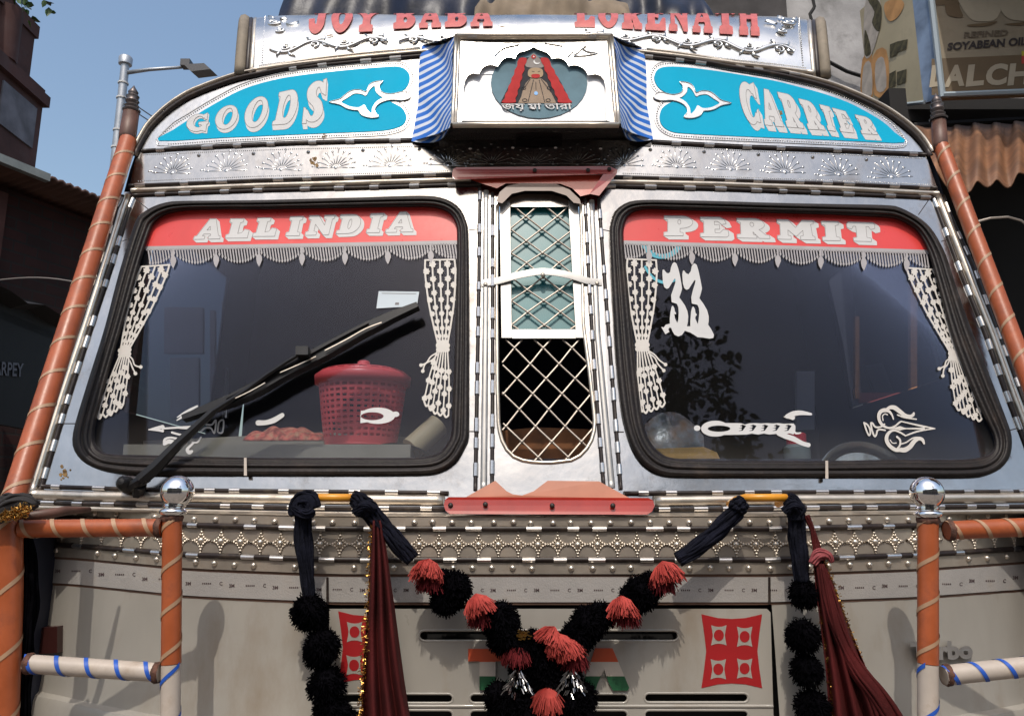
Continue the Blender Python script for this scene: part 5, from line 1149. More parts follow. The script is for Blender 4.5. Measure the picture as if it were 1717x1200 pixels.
# ---- tubular guard frame
def spiral(pts, r, pitch, parent, m, w=.0045, ph=0.):
    P = rs(pts, 240); T = np.gradient(P, axis=0); T /= np.linalg.norm(T, axis=1)[:, None]; u = np.cross(T[0], [.3, 1., .2]); u /= np.linalg.norm(u); L = plen(P); A = []; Bq = []
    for i in range(240):
        u = u - T[i] * np.dot(u, T[i]); u /= np.linalg.norm(u); v = np.cross(T[i], u); a = 2 * math.pi * (L * i / 239) / pitch + ph
        d = u * math.cos(a) + v * math.sin(a); A.append(P[i] + d * (r + .0011) - T[i] * w); Bq.append(P[i] + d * (r + .0011) + T[i] * w)
    G = Geo(); G.grid([A, Bq]); return part(G, 'spiral_tape', m, parent, smooth=True)
def pipe(pts, r, m, tape=None, pitch=.07, name='guard_pipe', ph=0., w=.0045):
    pts = rs(np.array(pts, float), max(6, len(pts) * 4)); G = Geo(); G.tube(pts, r, 18); o = part(G, name, m, smooth=True, auto=50)
    if tape is not None: spiral(pts, r, pitch, o, tape, w, ph)
    return o
YG = 1.70; g = lambda x, y, Y=YG: PL(Y).p([(x, y)])[0]
# slanting pipes beside the pillars
for bot, top, fin_, rb in (((20,846), (215,236), ((214,228),(219,190),(219,152)), .0243), ((1760,730), (1578,246), ((1576,242),(1574,196),(1577,168)), .0215)):
    tp = FRONT.p([top], .02)[0]; bp = g(*bot, YG + .03) if bot[0] < 500 else FRONT.p([bot], .10)[0]
    pipe([bp, tp], rb, ORANGE, TAPEB, .098, w=.0045)
    a = FRONT.p([fin_[0]], .02)[0]; b = a + np.array([.004, 0, .078]); G = Geo(); G.tube([a - [0, 0, .02], a, b], [rb * .98, rb * 1.02, rb * .94], 14); po = part(G, 'post_socket', mat('dark_rusty_pipe', (.10, .045, .03), .5, var=.3, vscale=20), smooth=True)
    G = Geo(); G.lathe(b, (0, 0, 1), [(.024, 0), (.026, .005), (.018, .012), (.021, .019), (.015, .025), (.020, .034), (.016, .041), (.019, .050), (.013, .057), (.015, .064), (.007, .076), (0, .088)], 16); part(G, 'finial', mat('dark_turned_steel', (.12, .10, .095), .4, .7, var=.2), po, smooth=True, auto=50)
# lower frame, left
pipe([g(14,862), g(14,1000), g(5,1230)], .0270, ORANGE, TAPEB, .13, w=.005)
pipe([g(36,886), g(272,884)], .0184, ORANGE, TAPEB, .063)
pipe([g(289,862), g(287,1112)], .0195, ORANGE, TAPEB, .085); pipe([g(287,1113), g(285,1240)], .0190, PIPEW, BLUE, .10)
pipe([g(44,1112), g(268,1127)], .0180, PIPEW, BLUE, .060)
# lower frame, right
pipe([g(1556,866), g(1556,1112)], .0200, ORANGE, TAPEB, .085, ph=1.5); pipe([g(1556,1113), g(1556,1240)], .0195, PIPEW, BLUE, .10, ph=2.)
pipe([g(1588,889), g(1790,880)], .0190, ORANGE, TAPEB, .06); pipe([g(1582,1132), g(1800,1108)], .0190, PIPEW, BLUE, .058)
for c, base in (((299,824), (291,858)), ((1555,826), (1556,862))):
    P = g(*c); b = g(*base); R = .0338; z0 = b[2]; G = Geo()
    G.lathe((b[0], YG, z0 - .006), (0, 0, 1), [(.024, 0), (.028, .004), (.028, .009), (.020, .014), (.024, .018), (.016, .026), (.014, .034)], 20)
    hgt = P[2] - R; n_ = 18
    G.lathe((b[0] + (P[0] - b[0]) * .7, YG, P[2]), (0, 0, 1), [(R * math.sin(math.pi * i / n_), -R * math.cos(math.pi * i / n_)) for i in range(n_ + 1)], 28); part(G, 'ball_finial', CHROME, smooth=True, auto=60)
for a, b in ((g(20,868), g(28,868)),): pass
G = Geo(); P = g(75,868); G.tube([g(40,868), g(110,856, 1.78), g(150,854, 1.84)], [.012, .010, .006], 8); part(G, 'guard_bracket', mat('dark_rusty_pipe', (.1, .045, .03), .5), smooth=True)
WELD = mat('rusty_weld', (.09, .035, .02), .75, var=.5, vscale=60, bump=.6, bscale=120)
for (x, y, ax, r) in ((268, 884, 0, .0195), (264, 1127, 0, .0192), (1592, 889, 0, .0200), (1588, 1131, 0, .0200), (50, 1112, 0, .0192), (289, 868, 2, .0207), (1556, 872, 2, .0212)):
    P = g(x, y); G = Geo(); ring = []; prof_ = [(-.007, .96), (-.003, 1.06), (.002, 1.08), (.006, .97)]
    for t, k in prof_:
        row = []
        for i in range(25):
            a = 2 * math.pi * i / 24; rr = r * (k + .05 * math.sin(a * 5 + t * 900) + .03 * math.sin(a * 9)); o_ = (t, rr * math.cos(a), rr * math.sin(a)) if ax == 0 else (rr * math.cos(a), rr * math.sin(a), t); row.append(P + np.array(o_))
        ring.append(row)
    G.grid(ring); part(G, 'weld_bead', WELD, smooth=True)
# yellow grab handles
for a, b in (((503,850),(600,846)), ((1236,848),(1328,848))):
    Y = 1.80; p0 = PL(Y).p([(a[0] + 5, 834)])[0]; p1 = PL(Y).p([(b[0] - 2, 834)])[0]; G = Geo(); G.tube([p0 + [0, .09, -.012], p0 + [0, .03, -.004], p0 + [.012, 0, 0], (p0 + p1) / 2 + [0, -.004, 0], p1 - [.012, 0, 0], p1 + [0, .03, -.004], p1 + [0, .09, -.012]], .0085, 12); part(G, 'grab_handle', YELLOW, smooth=True)

# =================================================================== things hung on and lying in the lorry
def yarn_ball(name, R, n, kind, mats, seed, core=.62):
    """pom-pom or drooping tassel made of single yarns"""
    r_ = np.random.default_rng(seed); G = Geo()
    G.lathe((0, 0, -R * core), (0, 0, 1), [(R * core * math.sin(math.pi * i / 8), R * core * (1 - math.cos(math.pi * i / 8))) for i in range(9)], 12)
    for _ in range(n):
        d = r_.normal(size=3); d /= np.linalg.norm(d)
        if kind == 'ball':
            L = R * r_.uniform(.80, 1.02); sd_ = np.cross(d, r_.normal(size=3)); sd_ /= np.linalg.norm(sd_); p0 = d * R * .2; p1 = d * L * .62 + sd_ * R * r_.uniform(-.12, .12)
            p2 = d * L + sd_ * R * r_.uniform(-.38, .38) + np.array([0, 0, -.26 * R * r_.uniform(.3, 1)])
        else:
            a = r_.uniform(0, 2 * math.pi); q = r_.uniform(.15, 1) ** .7; o = np.array([math.cos(a), math.sin(a), 0]); p0 = np.array([0, 0, R * .7]) + o * .05 * R
            p1 = o * R * .62 * q + np.array([0, 0, R * (.62 - .25 * q)]); p2 = o * R * (.95 * q + .08) + np.array([0, 0, -R * r_.uniform(.15, .75)]) + r_.normal(size=3) * .07 * R
        mid = (p0 + p1) / 2 + (p1 - p0) * 0
        G.tube([p0, p1, (p1 + p2) / 2 + r_.normal(size=3) * .03 * R, p2], [.0011, .0013, .0013, .0009], 3, caps=False)
    o = G.build(name, mats, center=False); me = o.data; D.objects.remove(o); return me
PB_ = [yarn_ball('pompom', .042, 900, 'ball', BLACKW, s, .74) for s in (1, 2, 3)]
PC_ = [yarn_ball('pompom', .036, 430, 'tassel', CORAL, s, .45) for s in (4, 5)]
PD_ = [yarn_ball('pompom', .036, 380, 'tassel', mat('dark_red_yarn', (.10, .012, .014), .9, var=.3, vscale=40, spec=.1), 8, .45)]
YH = 1.80
GA = empty('yarn_garland', PL(YH).p([(900, 1040)])[0], 'long black and coral pom-pom garland swagged across the bonnet between the yellow handles', 'garland')
def pom(px, py, ms, sc=1., Y=YH, tilt=(0, 0), parent=None):
    P = PL(Y).p([(px, py)])[0]; me = random.choice(ms)
    M = Matrix.Translation(P) @ Matrix.Rotation(random.uniform(0, 6.28), 4, 'Z') @ Matrix.Rotation(tilt[0], 4, 'Y') @ Matrix.Rotation(tilt[1], 4, 'X') @ Matrix.Diagonal((sc, sc, sc, 1))
    return inst(me, 'pompom', M, parent or GA)
def rope(pts, r, name, parent, m=NAVYW, Y=YH, strands=16, seed=0, lump=.0):
    """a bundle of wool strands along a picture path"""
    r_ = np.random.default_rng(seed); P = rs(cr(np.array([PL(q[2] if len(q) > 2 else Y).p([q[:2]])[0] for q in pts]), 6), 26); G = Geo(); rr = np.array(r) if np.ndim(r) else np.full(26, r); rr = np.interp(np.linspace(0, 1, 26), np.linspace(0, 1, len(rr)), rr)
    T = np.gradient(P, axis=0); T /= np.linalg.norm(T, axis=1)[:, None]; u = np.cross(T[0], [.1, 1, .1]); u /= np.linalg.norm(u)
    fr_ = []
    for i in range(26): u = u - T[i] * np.dot(u, T[i]); u /= np.linalg.norm(u); fr_.append((u, np.cross(T[i], u)))
    G.tube(P, rr * .86, 10)
    for s in range(strands):
        a0 = 2 * math.pi * s / strands; tw = r_.uniform(-1.2, 2.2); w = r_.uniform(0, 6)
        Q_ = [P[i] + (fr_[i][0] * math.cos(a0 + tw * i / 25) + fr_[i][1] * math.sin(a0 + tw * i / 25)) * rr[i] * (.9 + .10 * math.sin(w + i * .5) + lump * math.sin(i * .9 + w)) for i in range(26)]
        G.tube(Q_, rr * .20, 5)
    return G.build(name, m, parent, smooth=True)
# knots and wraps round the handles
rope([(500,862),(498,848),(506,838),(520,838),(525,852)], .017, 'wool_knot', GA, Y=1.79, seed=1, lump=.08); rope([(494,852,1.78),(512,862,1.77),(524,856,1.78)], .010, 'wool_knot', GA, seed=2)
rope([(590,834),(600,838),(612,850),(622,862)], [.013, .020, .019, .017], 'wool_knot', GA, Y=1.79, seed=3, lump=.08); rope([(597,860,1.78),(612,846,1.77),(628,852,1.78)], .011, 'wool_knot', GA, seed=4)
rope([(1320,836),(1328,842),(1334,856),(1336,872)], [.013, .018, .018, .016], 'wool_knot', GA, Y=1.79, seed=5, lump=.08); rope([(1316,858,1.78),(1330,846,1.77),(1342,856,1.78)], .010, 'wool_knot', GA, seed=6)
rope([(1248,840),(1240,846),(1234,856)], [.014, .018, .017], 'wool_knot', GA, Y=1.79, seed=7, lump=.08)
rope([(508,850),(508,890),(511,930),(516,975),(519,1002)], [.017, .018, .018, .014, .012], 'wool_hank', GA, seed=8)
rope([(614,852),(640,880),(668,912),(692,938)], [.019, .019, .018, .016], 'wool_rope', GA, seed=9, strands=18); rope([(1236,856),(1205,888),(1170,918),(1138,940)], [.017, .018, .018, .016], 'wool_rope', GA, seed=10, strands=18)
rope([(1334,862),(1337,900),(1341,940),(1345,975)], [.017, .018, .017, .014], 'wool_hank', GA, seed=11)
for a in ((518,1020,1.0),(530,1034,.7),(540,1080,1.0),(532,1094,.75),(548,1144,1.05),(556,1192,1.05),(578,1206,.8)): pom(a[0], a[1], PB_, a[2])
for a in ((1348,992,.85),(1346,1062,.95),(1352,1120,.9),(1362,1182,1.0)): pom(a[0], a[1], PB_, a[2], Y=1.805)
for a in ((738,975,.8),(762,982,1.0),(748,1000,.9),(840,1036,1.05),(822,1030,.85),(846,1062,1.0),(868,1080,.9),(985,1042,1.0),(1005,1030,.85),(970,1062,.95),(1075,990,1.0),(1092,978,.8),(1062,1000,.85),(905,1100,1.1),(930,1112,1.1),(895,1075,.8),(920,1135,1.15),(945,1128,1.0),(880,1118,.9),(852,1182,1.15),(880,1195,1.1),(960,1185,1.15),(935,1200,1.05),(975,1165,.9),(838,1165,.9)): pom(a[0], a[1], PB_, a[2], Y=1.815 if a[1] > 1090 else 1.80)
for a in ((716,956,1.0,.3),(803,1014,.95,.25),(1117,960,1.0,-.3),(1043,1018,.95,-.2),(922,1066,.85,.5),(938,1080,.9,.2),(954,1088,.9,-.2),(918,1172,.95,0)): pom(a[0], a[1], PC_, a[2], Y=1.775, tilt=(a[3], .3))
for a in ((722,974,.9),(808,1034,.85),(1108,975,.95),(1050,1032,.9),(866,1095,.95),(962,1104,.9)): pom(a[0], a[1], PD_, a[2], Y=1.79)
for cx_ in (868, 958):      # silver thread bells
    G = Geo(); P = PL(1.77).p([(cx_, 1140)])[0]
    for _ in range(110):
        a = random.uniform(0, 6.28); t = random.random(); r0 = .004 + .024 * t ** .8; q = P + np.array([math.cos(a) * r0, math.sin(a) * r0, .022 - .042 * t]); d = np.array([math.cos(a), math.sin(a), -1.2]) * .007; G.tube([q, q + d + rng.normal(size=3) * .002], .0009, 3, caps=False)
    G.build('silver_tassel', SILVER, GA)
G = Geo(); P = PL(1.765).p([(876,1064)])[0]
for _ in range(70): q = P + rng.normal(size=3) * [.007, .004, .004]; G.box(q, np.eye(3), (.0022, .0005, .0012))
G.build('gold_sequins', GOLD, GA)
# maroon scarves edged with gold tinsel
def scarf(name, top, botl, botr, Y, label, folds, seed, mid=None, edge=(0,)):
    r_ = np.random.default_rng(seed); top = np.array(top, float); nv, nu = 40, 44; rows = []
    for j in range(nv):
        v = j / (nv - 1); a = np.array([top[0] - 9 - 2 * v, top[1]]) * (1 - v) + np.array(botl) * v; b = np.array([top[0] + 9, top[1]]) * (1 - v) + np.array(botr) * v
        a = a + np.array([math.sin(v * 5 + seed) * 4 * v, 0]); b = b + np.array([math.sin(v * 4 + seed * 2) * 3 * v, 0])
        pts = []
        for i in range(nu):
            u = i / (nu - 1); q = a * (1 - u) + b * u; dep = (.006 + .016 * v) * math.sin(u * folds * 2 * math.pi + .8 * math.sin(v * 3 + seed)) + .004 * math.sin(u * folds * 5 + v * 7)
            pts.append(PL(Y + dep).p([q])[0])
        rows.append(pts)
    G = Geo(); G.grid(rows); o = empty(name, PL(Y).p([top])[0], label, 'scarf'); c = G.build('scarf_cloth', SCARF, o, smooth=True); sm = c.modifiers.new('thickness', 'SOLIDIFY'); sm.thickness = .0015
    G = Geo(); R = np.array(rows)
    for e in edge:
        for k in range(420):
            v = r_.uniform(.02, 1); f = v * (nv - 1); j = int(min(f, nv - 2)); p = R[j, e] * (1 - (f - j)) + R[j + 1, e] * (f - j) + r_.normal(size=3) * [.0035, .003, .002] + [0, -.003, 0]
            ax = Matrix.Rotation(r_.uniform(0, 6.28), 3, 'Y') @ Matrix.Rotation(r_.uniform(0, 6.28), 3, 'X'); G.box(p, [list(q) for q in ax], (.0026, .0005, .0006))
    t = G.build('tinsel_edge', GOLD, o); return o, R
scarf('gilt_scarf', (632,872), (607,1215), (690,1215), 1.785, 'dark maroon pleated scarf with gold tinsel edge beside the half covered red sticker', 3.2, 1, edge=(0,))
rope([(1352,866),(1362,890),(1368,925)], .006, 'scarf_cord', [o for o in D.objects if o.name == 'gilt_scarf'][0], SCARF, 1.79, 6, 3) if False else None
s2_, R2 = scarf('gilt_scarf', (1372,935), (1392,1215), (1490,1215), 1.785, 'dark maroon knotted scarf with glittering hem hanging at the chrome badge end of the bonnet', 3.4, 5, edge=(4, 40))
rope([(1352,864),(1363,890),(1370,925),(1374,940)], [.006, .006, .008, .012], 'scarf_cord', s2_, SCARF, 1.79, 8, 3); rope([(1362,945),(1372,930),(1388,930),(1396,942)], [.008, .012, .010, .005], 'scarf_knot', s2_, mat('pink_lining', (.25, .05, .055), .8), 1.775, 8, 4)
rope([(1376,945),(1385,990),(1398,1040),(1412,1075),(1436,1120),(1465,1160),(1495,1215)], [.006, .012, .014, .012, .018, .022, .026], 'scarf_tail', s2_, SCARF, 1.775, 12, 6)
# dark cloth knotted on the guard, with a scrap of gold tinsel, and a hank of black yarn hanging from it
ck = empty('knotted_cloth', PL(1.66).p([(20,860)])[0], 'dark cloth with gold tinsel knotted round the orange guard pipe', 'cloth')
rope([(-10,868),(14,850),(42,842),(60,848)], [.016, .020, .018, .010], 'cloth_wrap', ck, mat('black_cloth', (.018, .016, .016), .9, var=.3), 1.655, 10, 12); rope([(-12,852),(16,842),(50,838)], [.016, .018, .012], 'cloth_wrap', ck, MATS['black_cloth'], 1.665, 10, 13)
G = Geo(); P0 = PL(1.625).p([(4,866)])[0]; P1 = PL(1.625).p([(46,854)])[0]
for _ in range(300):
    t = random.random(); q = P0 * (1 - t) + P1 * t + rng.normal(size=3) * .0055; ax = Matrix.Rotation(random.uniform(0, 6.28), 3, 'Y') @ Matrix.Rotation(random.uniform(0, 6.28), 3, 'X'); G.box(q, [list(r) for r in ax], (.0042, .0007, .0008))
G.build('tinsel', GOLD, ck)
yh = empty('yarn_hank', PL(1.72).p([(44,900)])[0], 'black yarn hank hanging behind the orange guard pipe beside the white bonnet', 'tassel')
rope([(40,880),(44,940),(46,1010),(40,1080),(36,1140),(34,1215)], [.012, .018, .020, .018, .016, .018], 'yarn_bundle', yh, BLACKW, 1.735, 16, 15, lump=.1)
# ---- things on the dashboard
REDP = mat('red_basket_plastic', (.80, .10, .105), .35, var=.05, vscale=8, spec=.5)
YB = 2.22; b0 = PL(YB).p([(605,744)])[0]; k_ = np.linalg.norm(PL(YB).p([(705,700)])[0] - PL(YB).p([(605,700)])[0]) / 100
BK = empty('plastic_basket', (b0[0], YB, dz), 'red plastic lattice basket with a vented lid standing on the dashboard', 'basket')
hB = PL(YB).p([(605,640)])[0][2] - dz; r0, r1 = 58 * k_, 74 * k_
G = Geo(); nu, nv = 108, 25
for i in range(nu):
    for j in range(nv):
        if i % 3 and j % 2 and 1 < j < 23: continue
        q = []
        for a, b in ((i, j), (i + 1, j), (i + 1, j + 1), (i, j + 1)):
            th = 2 * math.pi * a / nu; t = b / nv; r = r0 + (r1 - r0) * t ** .8; q.append((b0[0] + r * math.cos(th), YB + r * math.sin(th), dz + .004 + hB * t))
        G.add(q, [(0, 1, 2, 3)])
o = G.build('basket_body', REDP, BK); o.modifiers.new('thickness', 'SOLIDIFY').thickness = .003
G = Geo(); G.lathe((b0[0], YB, dz), (0, 0, 1), [(0, .003), (r0, .003), (r0 * 1.02, .006), (r0, .009)], 40); G.build('basket_base', REDP, BK)
G = Geo(); zt = dz + .004 + hB; G.lathe((b0[0], YB, zt), (0, 0, 1), [(r1, -.016), (r1 * 1.07, -.014), (r1 * 1.09, .008), (r1 * 1.03, .014), (r1 * .97, .018)], 48); G.build('basket_rim', REDP, BK, smooth=True)
G = Geo(); hl = PL(YB).p([(605,616)])[0][2] - zt
for i in range(72):
    for j in range(10):
        if i % 3 and j % 3 == 1: continue
        q = []
        for a, b in ((i, j), (i + 1, j), (i + 1, j + 1), (i, j + 1)):
            th = 2 * math.pi * a / 72; t = b / 10 * math.pi / 2; q.append((b0[0] + r1 * .99 * math.cos(t) * math.cos(th), YB + r1 * .99 * math.cos(t) * math.sin(th), zt + .016 + (hl - .016) * math.sin(t)))
        G.add(q, [(0, 1, 2, 3)])
o = G.build('basket_lid', REDP, BK); o.modifiers.new('thickness', 'SOLIDIFY').thickness = .003
G = Geo(); G.lathe((b0[0], YB, zt + hl - .002), (0, 0, 1), [(.020, 0), (.017, .018), (.012, .021), (0, .021)], 18); G.build('lid_knob', REDP, BK, smooth=True, auto=40)
CLOTH = mat('patterned_red_cloth', (.42, .09, .06), .85, var=.6, vscale=55, dirt=(.55, .36, .2), dirt_amt=.5, dscale=45)
rows = []
for j in range(14):
    v = j / 13; row = []
    for i in range(40):
        u = i / 39; h = math.sin(math.pi * u) ** .45 * math.sin(math.pi * min(1, v * 1.0)) ** .5; x = 408 + 140 * u; p = PL(2.25 + .1 * v).p([(x, 738 - 22 * h - 2 * math.sin(u * 21) * h)])[0]; row.append((p[0], 2.24 + .13 * v, max(dz, p[2] + .004 * math.sin(u * 30 + v * 9) * h)))
    rows.append(row)
G = Geo(); G.grid(rows); tag(G.build('folded_cloth', CLOTH, smooth=True), 'folded red patterned cloth lying on the dashboard beside the red basket', 'cloth')
p0 = PL(2.16).p([(690,752)])[0]; p1 = PL(2.20).p([(735,712)])[0]; G = Geo(); G.tube([p0, p0 * .5 + p1 * .5, p1], .032, 20); rl = G.build('paper_roll', mat('tan_roll_paper', (.42, .33, .2), .6, var=.1, vscale=9), smooth=True, auto=50); tag(rl, 'tan paper roll leaning on the dashboard in the corner of the window', 'paper roll')
p0 = PL(2.12).p([(655,742)])[0]; G = Geo()
rows = [[(PL(2.12).p([(590 + 140 * u, 770 - 26 * math.sin(math.pi * u) ** .7 * (1 - v) - 2)])[0] + [0, .12 * v, 0]) for u in np.linspace(0, 1, 20)] for v in np.linspace(0, 1, 5)]
G.grid(rows); tag(G.build('dark_bag', mat('dark_bag_cloth', (.025, .03, .032), .8, var=.4), smooth=True), 'dark soft bag lying flat below the tan paper roll', 'bag')
p = PL(2.05).p([(1440,741)])[0]; G = Geo(); Rr = .122
G.lathe((p[0], 2.045, p[2] - Rr * .97), (0, -1, .25), [(0, 0), (Rr * .80, .0), (Rr * .86, .006), (Rr * .96, .010), (Rr, .018), (Rr * .98, .020), (Rr * .84, .012), (Rr * .78, .004), (0, .004)], 48)
tag(G.build('steel_plate', mat('scratched_steel', (.62, .58, .48), .22, 1, var=.15, dirt=(.3, .22, .1), dirt_amt=.3, dscale=14, bump=.2, bscale=70), smooth=True, auto=40), 'round scratched steel plate leaning against the second windscreen from inside', 'plate')
p = PL(2.20).p([(1337,768)])[0]; JR = empty('jar', (p[0], 2.20, dz2), 'small glass jar with a red cap on the dashboard beside the steel plate', 'jar'); G = Geo(); zt_ = PL(2.2).p([(1337,745)])[0][2] - dz2
G.lathe((p[0], 2.2, dz2), (0, 0, 1), [(0, 0), (.034, 0), (.036, .01), (.036, zt_ * .8), (.026, zt_), (0, zt_)], 20); G.build('jar_glass', mat('jar_glass_grey', (.16, .18, .17), .1, var=.2), JR, smooth=True, auto=40); G = Geo(); G.lathe((p[0], 2.2, dz2 + zt_), (0, 0, 1), [(.026, 0), (.027, .028), (.022, .031), (0, .031)], 20); G.build('jar_cap', mat('red_cap', (.5, .02, .03), .4), JR, smooth=True, auto=40)
P = PL(2.14).p([(1092,752),(1180,749),(1202,758),(1210,775),(1092,775)]); G = Geo(); G.add(np.vstack([P, P + [0, .12, 0]]), [(0, 1, 2, 3, 4), (9, 8, 7, 6, 5)] + [(i, i + 5, (i + 1) % 5 + 5, (i + 1) % 5) for i in range(5)])
tag(G.build('wooden_box', mat('yellow_wood', (.42, .24, .07), .5, var=.35, vscale=3, aniso_stretch=(1, 1, 16))), 'low yellow wooden box on the dashboard under the number decal', 'box')
p = PL(2.2).p([(1105,715)])[0]; G = Geo(); rows = [[(PL(2.18).p([(1070 + 110 * u, 752 - 62 * math.sin(math.pi * (.12 + .80 * u)) ** .8 * (1 - v * .3))])[0] + [0, .16 * v, 0]) for u in np.linspace(0, 1, 24)] for v in np.linspace(0, 1, 6)]
rows = [[np.array([q[0], q[1], dz2]) for q in rows[0]]] + rows + [[np.array([q[0], q[1], dz2]) for q in rows[-1]]]
G.grid(rows); tag(G.build('plastic_bundle', mat('crumpled_plastic', (.13, .14, .15), .3, var=.6, vscale=16, dirt=(.16, .07, .02), dirt_amt=.7, dscale=12, bump=.5, bscale=30), smooth=True), 'crumpled plastic bundle behind the lace decal above the yellow box', 'bundle')
# ---- tarpaulins on the roof
def lump(name, outline, Y, dep, m, label, cat, seed, wr=.012):
    r_ = np.random.default_rng(seed); O = np.array(outline, float); x0, x1 = O[:, 0].min(), O[:, 0].max(); nu, nv = 70, 18; rows = []; ph = r_.uniform(0, 6, 8)
    for j in range(nv):
        v = j / (nv - 1); row = []
        for i in range(nu):
            u = i / (nu - 1); x = x0 + (x1 - x0) * u; top = np.interp(x, O[:, 0], O[:, 1]); a = v * math.pi * .55
            p = PL(Y + dep * .8).p([(x, top)])[0]; p = p * [Y / (Y + dep * .8), 1, 1]; base = PL(Y).p([(x, 60)])[0]; z = base[2] + (p[2] - base[2]) * math.sin(min(a, math.pi / 2)) ; y = Y + dep * (1 - math.cos(a))
            w = wr * (math.sin(u * 19 + v * 4 + ph[0]) * .6 + math.sin(u * 41 - v * 7 + ph[1]) * .4 + math.sin(u * 9 + v * 11 + ph[2]) * .5 + abs(math.sin(u * 13 + v * 6 + ph[3])) * .7)
            row.append((p[0], y - w * 1.4, z + w * (.5 if v > .5 else .2)))
        rows.append(row)
    G = Geo(); G.grid(rows); return tag(G.build(name, m, smooth=True), label, cat)
NAVYT = mat('navy_tarpaulin', (.007, .010, .024), .42, spec=.3, var=.5, vscale=8, bump=.6, bscale=18); TANT = mat('tan_tarpaulin', (.20, .15, .10), .8, var=.2, vscale=7, bump=.4, bscale=20)
lump('tarpaulin', [(466,2),(472,-30),(490,-70),(600,-80),(760,-72),(845,-50),(880,-10)], 2.68, .5, NAVYT, 'shiny navy tarpaulin bundle on the roof above the blue GOODS board', 'tarpaulin', 1, .016)
lump('tarpaulin', [(796,24),(806,-4),(850,-12),(880,0),(925,-26),(960,-8),(1005,0),(1040,12),(1060,28)], 2.62, .3, TANT, 'tan canvas tarpaulin bunched on the roof above the picture box', 'tarpaulin', 2, .014)
lump('tarpaulin', [(925,14),(950,-40),(1000,-45),(1060,-16),(1090,0),(1150,-2),(1180,2),(1196,26)], 2.70, .35, NAVYT, 'dull navy tarpaulin with a loose tail above the red roof lettering', 'tarpaulin', 3, .012)

# =================================================================== street and buildings
ROAD = mat('dusty_asphalt', (.15, .125, .105), .85, var=.2, vscale=1.5, bump=.4, bscale=30, dirt=(.22, .18, .14), dirt_amt=.3, dscale=.6)
G = Geo(); G.abox(-160, 160, -120, 200, -.05, 0); gr = G.build('ground', ROAD); gr['kind'] = 'structure'; gr['label'] = 'dusty asphalt street'
def brickmat(name, c1, c2, mortar, scale=1.):
    m = D.materials.new(name); m.use_nodes = True; t = m.node_tree; b = t.nodes['Principled BSDF']; b.inputs['Roughness'].default_value = .9
    tc = t.nodes.new('ShaderNodeTexCoord'); sp = t.nodes.new('ShaderNodeSeparateXYZ'); t.links.new(tc.outputs['Object'], sp.inputs[0]); ad = t.nodes.new('ShaderNodeMath'); t.links.new(sp.outputs[0], ad.inputs[0]); t.links.new(sp.outputs[1], ad.inputs[1])
    cb = t.nodes.new('ShaderNodeCombineXYZ'); t.links.new(ad.outputs[0], cb.inputs[0]); t.links.new(sp.outputs[2], cb.inputs[1])
    br = t.nodes.new('ShaderNodeTexBrick'); br.inputs['Color1'].default_value = (*c1, 1); br.inputs['Color2'].default_value = (*c2, 1); br.inputs['Mortar'].default_value = (*mortar, 1); br.inputs['Scale'].default_value = scale
    br.inputs['Brick Width'].default_value = .24; br.inputs['Row Height'].default_value = .08; br.inputs['Mortar Size'].default_value = .008; t.links.new(cb.outputs[0], br.inputs['Vector'])
    no = t.nodes.new('ShaderNodeTexNoise'); no.inputs['Scale'].default_value = 1.3; no.inputs['Detail'].default_value = 7; t.links.new(tc.outputs['Object'], no.inputs['Vector']); mr = t.nodes.new('ShaderNodeMapRange'); mr.inputs[1].default_value = .3; mr.inputs[2].default_value = .7; mr.inputs[3].default_value = .35; mr.inputs[4].default_value = 1.1; t.links.new(no.outputs['Fac'], mr.inputs[0])
    mx = t.nodes.new('ShaderNodeMix'); mx.data_type = 'RGBA'; mx.blend_type = 'MULTIPLY'; mx.inputs['Factor'].default_value = 1; t.links.new(br.outputs['Color'], mx.inputs['A']); t.links.new(mr.outputs[0], mx.inputs['B']); t.links.new(mx.outputs['Result'], b.inputs['Base Color'])
    bp = t.nodes.new('ShaderNodeBump'); bp.inputs['Strength'].default_value = .5; bp.inputs['Distance'].default_value = .01; t.links.new(br.outputs['Fac'], bp.inputs['Height']); bp.invert = True; t.links.new(bp.outputs[0], b.inputs['Normal']); return m
BRICK = brickmat('shade_dark_brick', (.050, .013, .010), (.032, .010, .008), (.026, .019, .017))  # dark brick, its colour lowered further to deepen the shade on this house
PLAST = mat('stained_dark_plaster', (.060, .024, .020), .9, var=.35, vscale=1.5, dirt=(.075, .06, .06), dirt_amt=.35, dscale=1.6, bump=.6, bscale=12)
# tall stuccoed tower on the left side of the street: its visible side looks across the street, away from the sun
def at(px, py, Y): return PL(Y).p([(px, py)])[0]
def sidewall(px, X): # depth at which the picture column px meets the plane x = X
    return X / ((px - CX) / FPX) * 1.0
XT = -4.6
TW = empty('plaster_tower', (XT - 1, 7.0, 0), 'tall dark stained plaster tower with moulded ledges behind the orange guard pipe', 'tower')
def tz(px, py, X): d = rays([(px, py)])[0]; t = X / d[0]; return CAM + d * t
ya = 4.2
prof = [(0, 278, 0.0), (58, 278, 0), (62, 240, 0), (60, 175, 0)]
c1 = tz(59, 280, XT); yb = c1[1]
z0_, z1_, z2_ = tz(55, 280, XT)[2], tz(60, 158, XT)[2], tz(60, 40, XT)[2]
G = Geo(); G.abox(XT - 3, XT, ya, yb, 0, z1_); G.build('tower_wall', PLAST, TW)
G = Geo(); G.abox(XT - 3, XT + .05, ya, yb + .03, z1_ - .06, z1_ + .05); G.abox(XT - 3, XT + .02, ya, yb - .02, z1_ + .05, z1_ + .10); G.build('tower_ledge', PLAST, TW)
G = Geo(); G.abox(XT - 3, XT - .06, ya, yb - .16, z1_ + .10, z2_); G.build('tower_top', PLAST, TW)
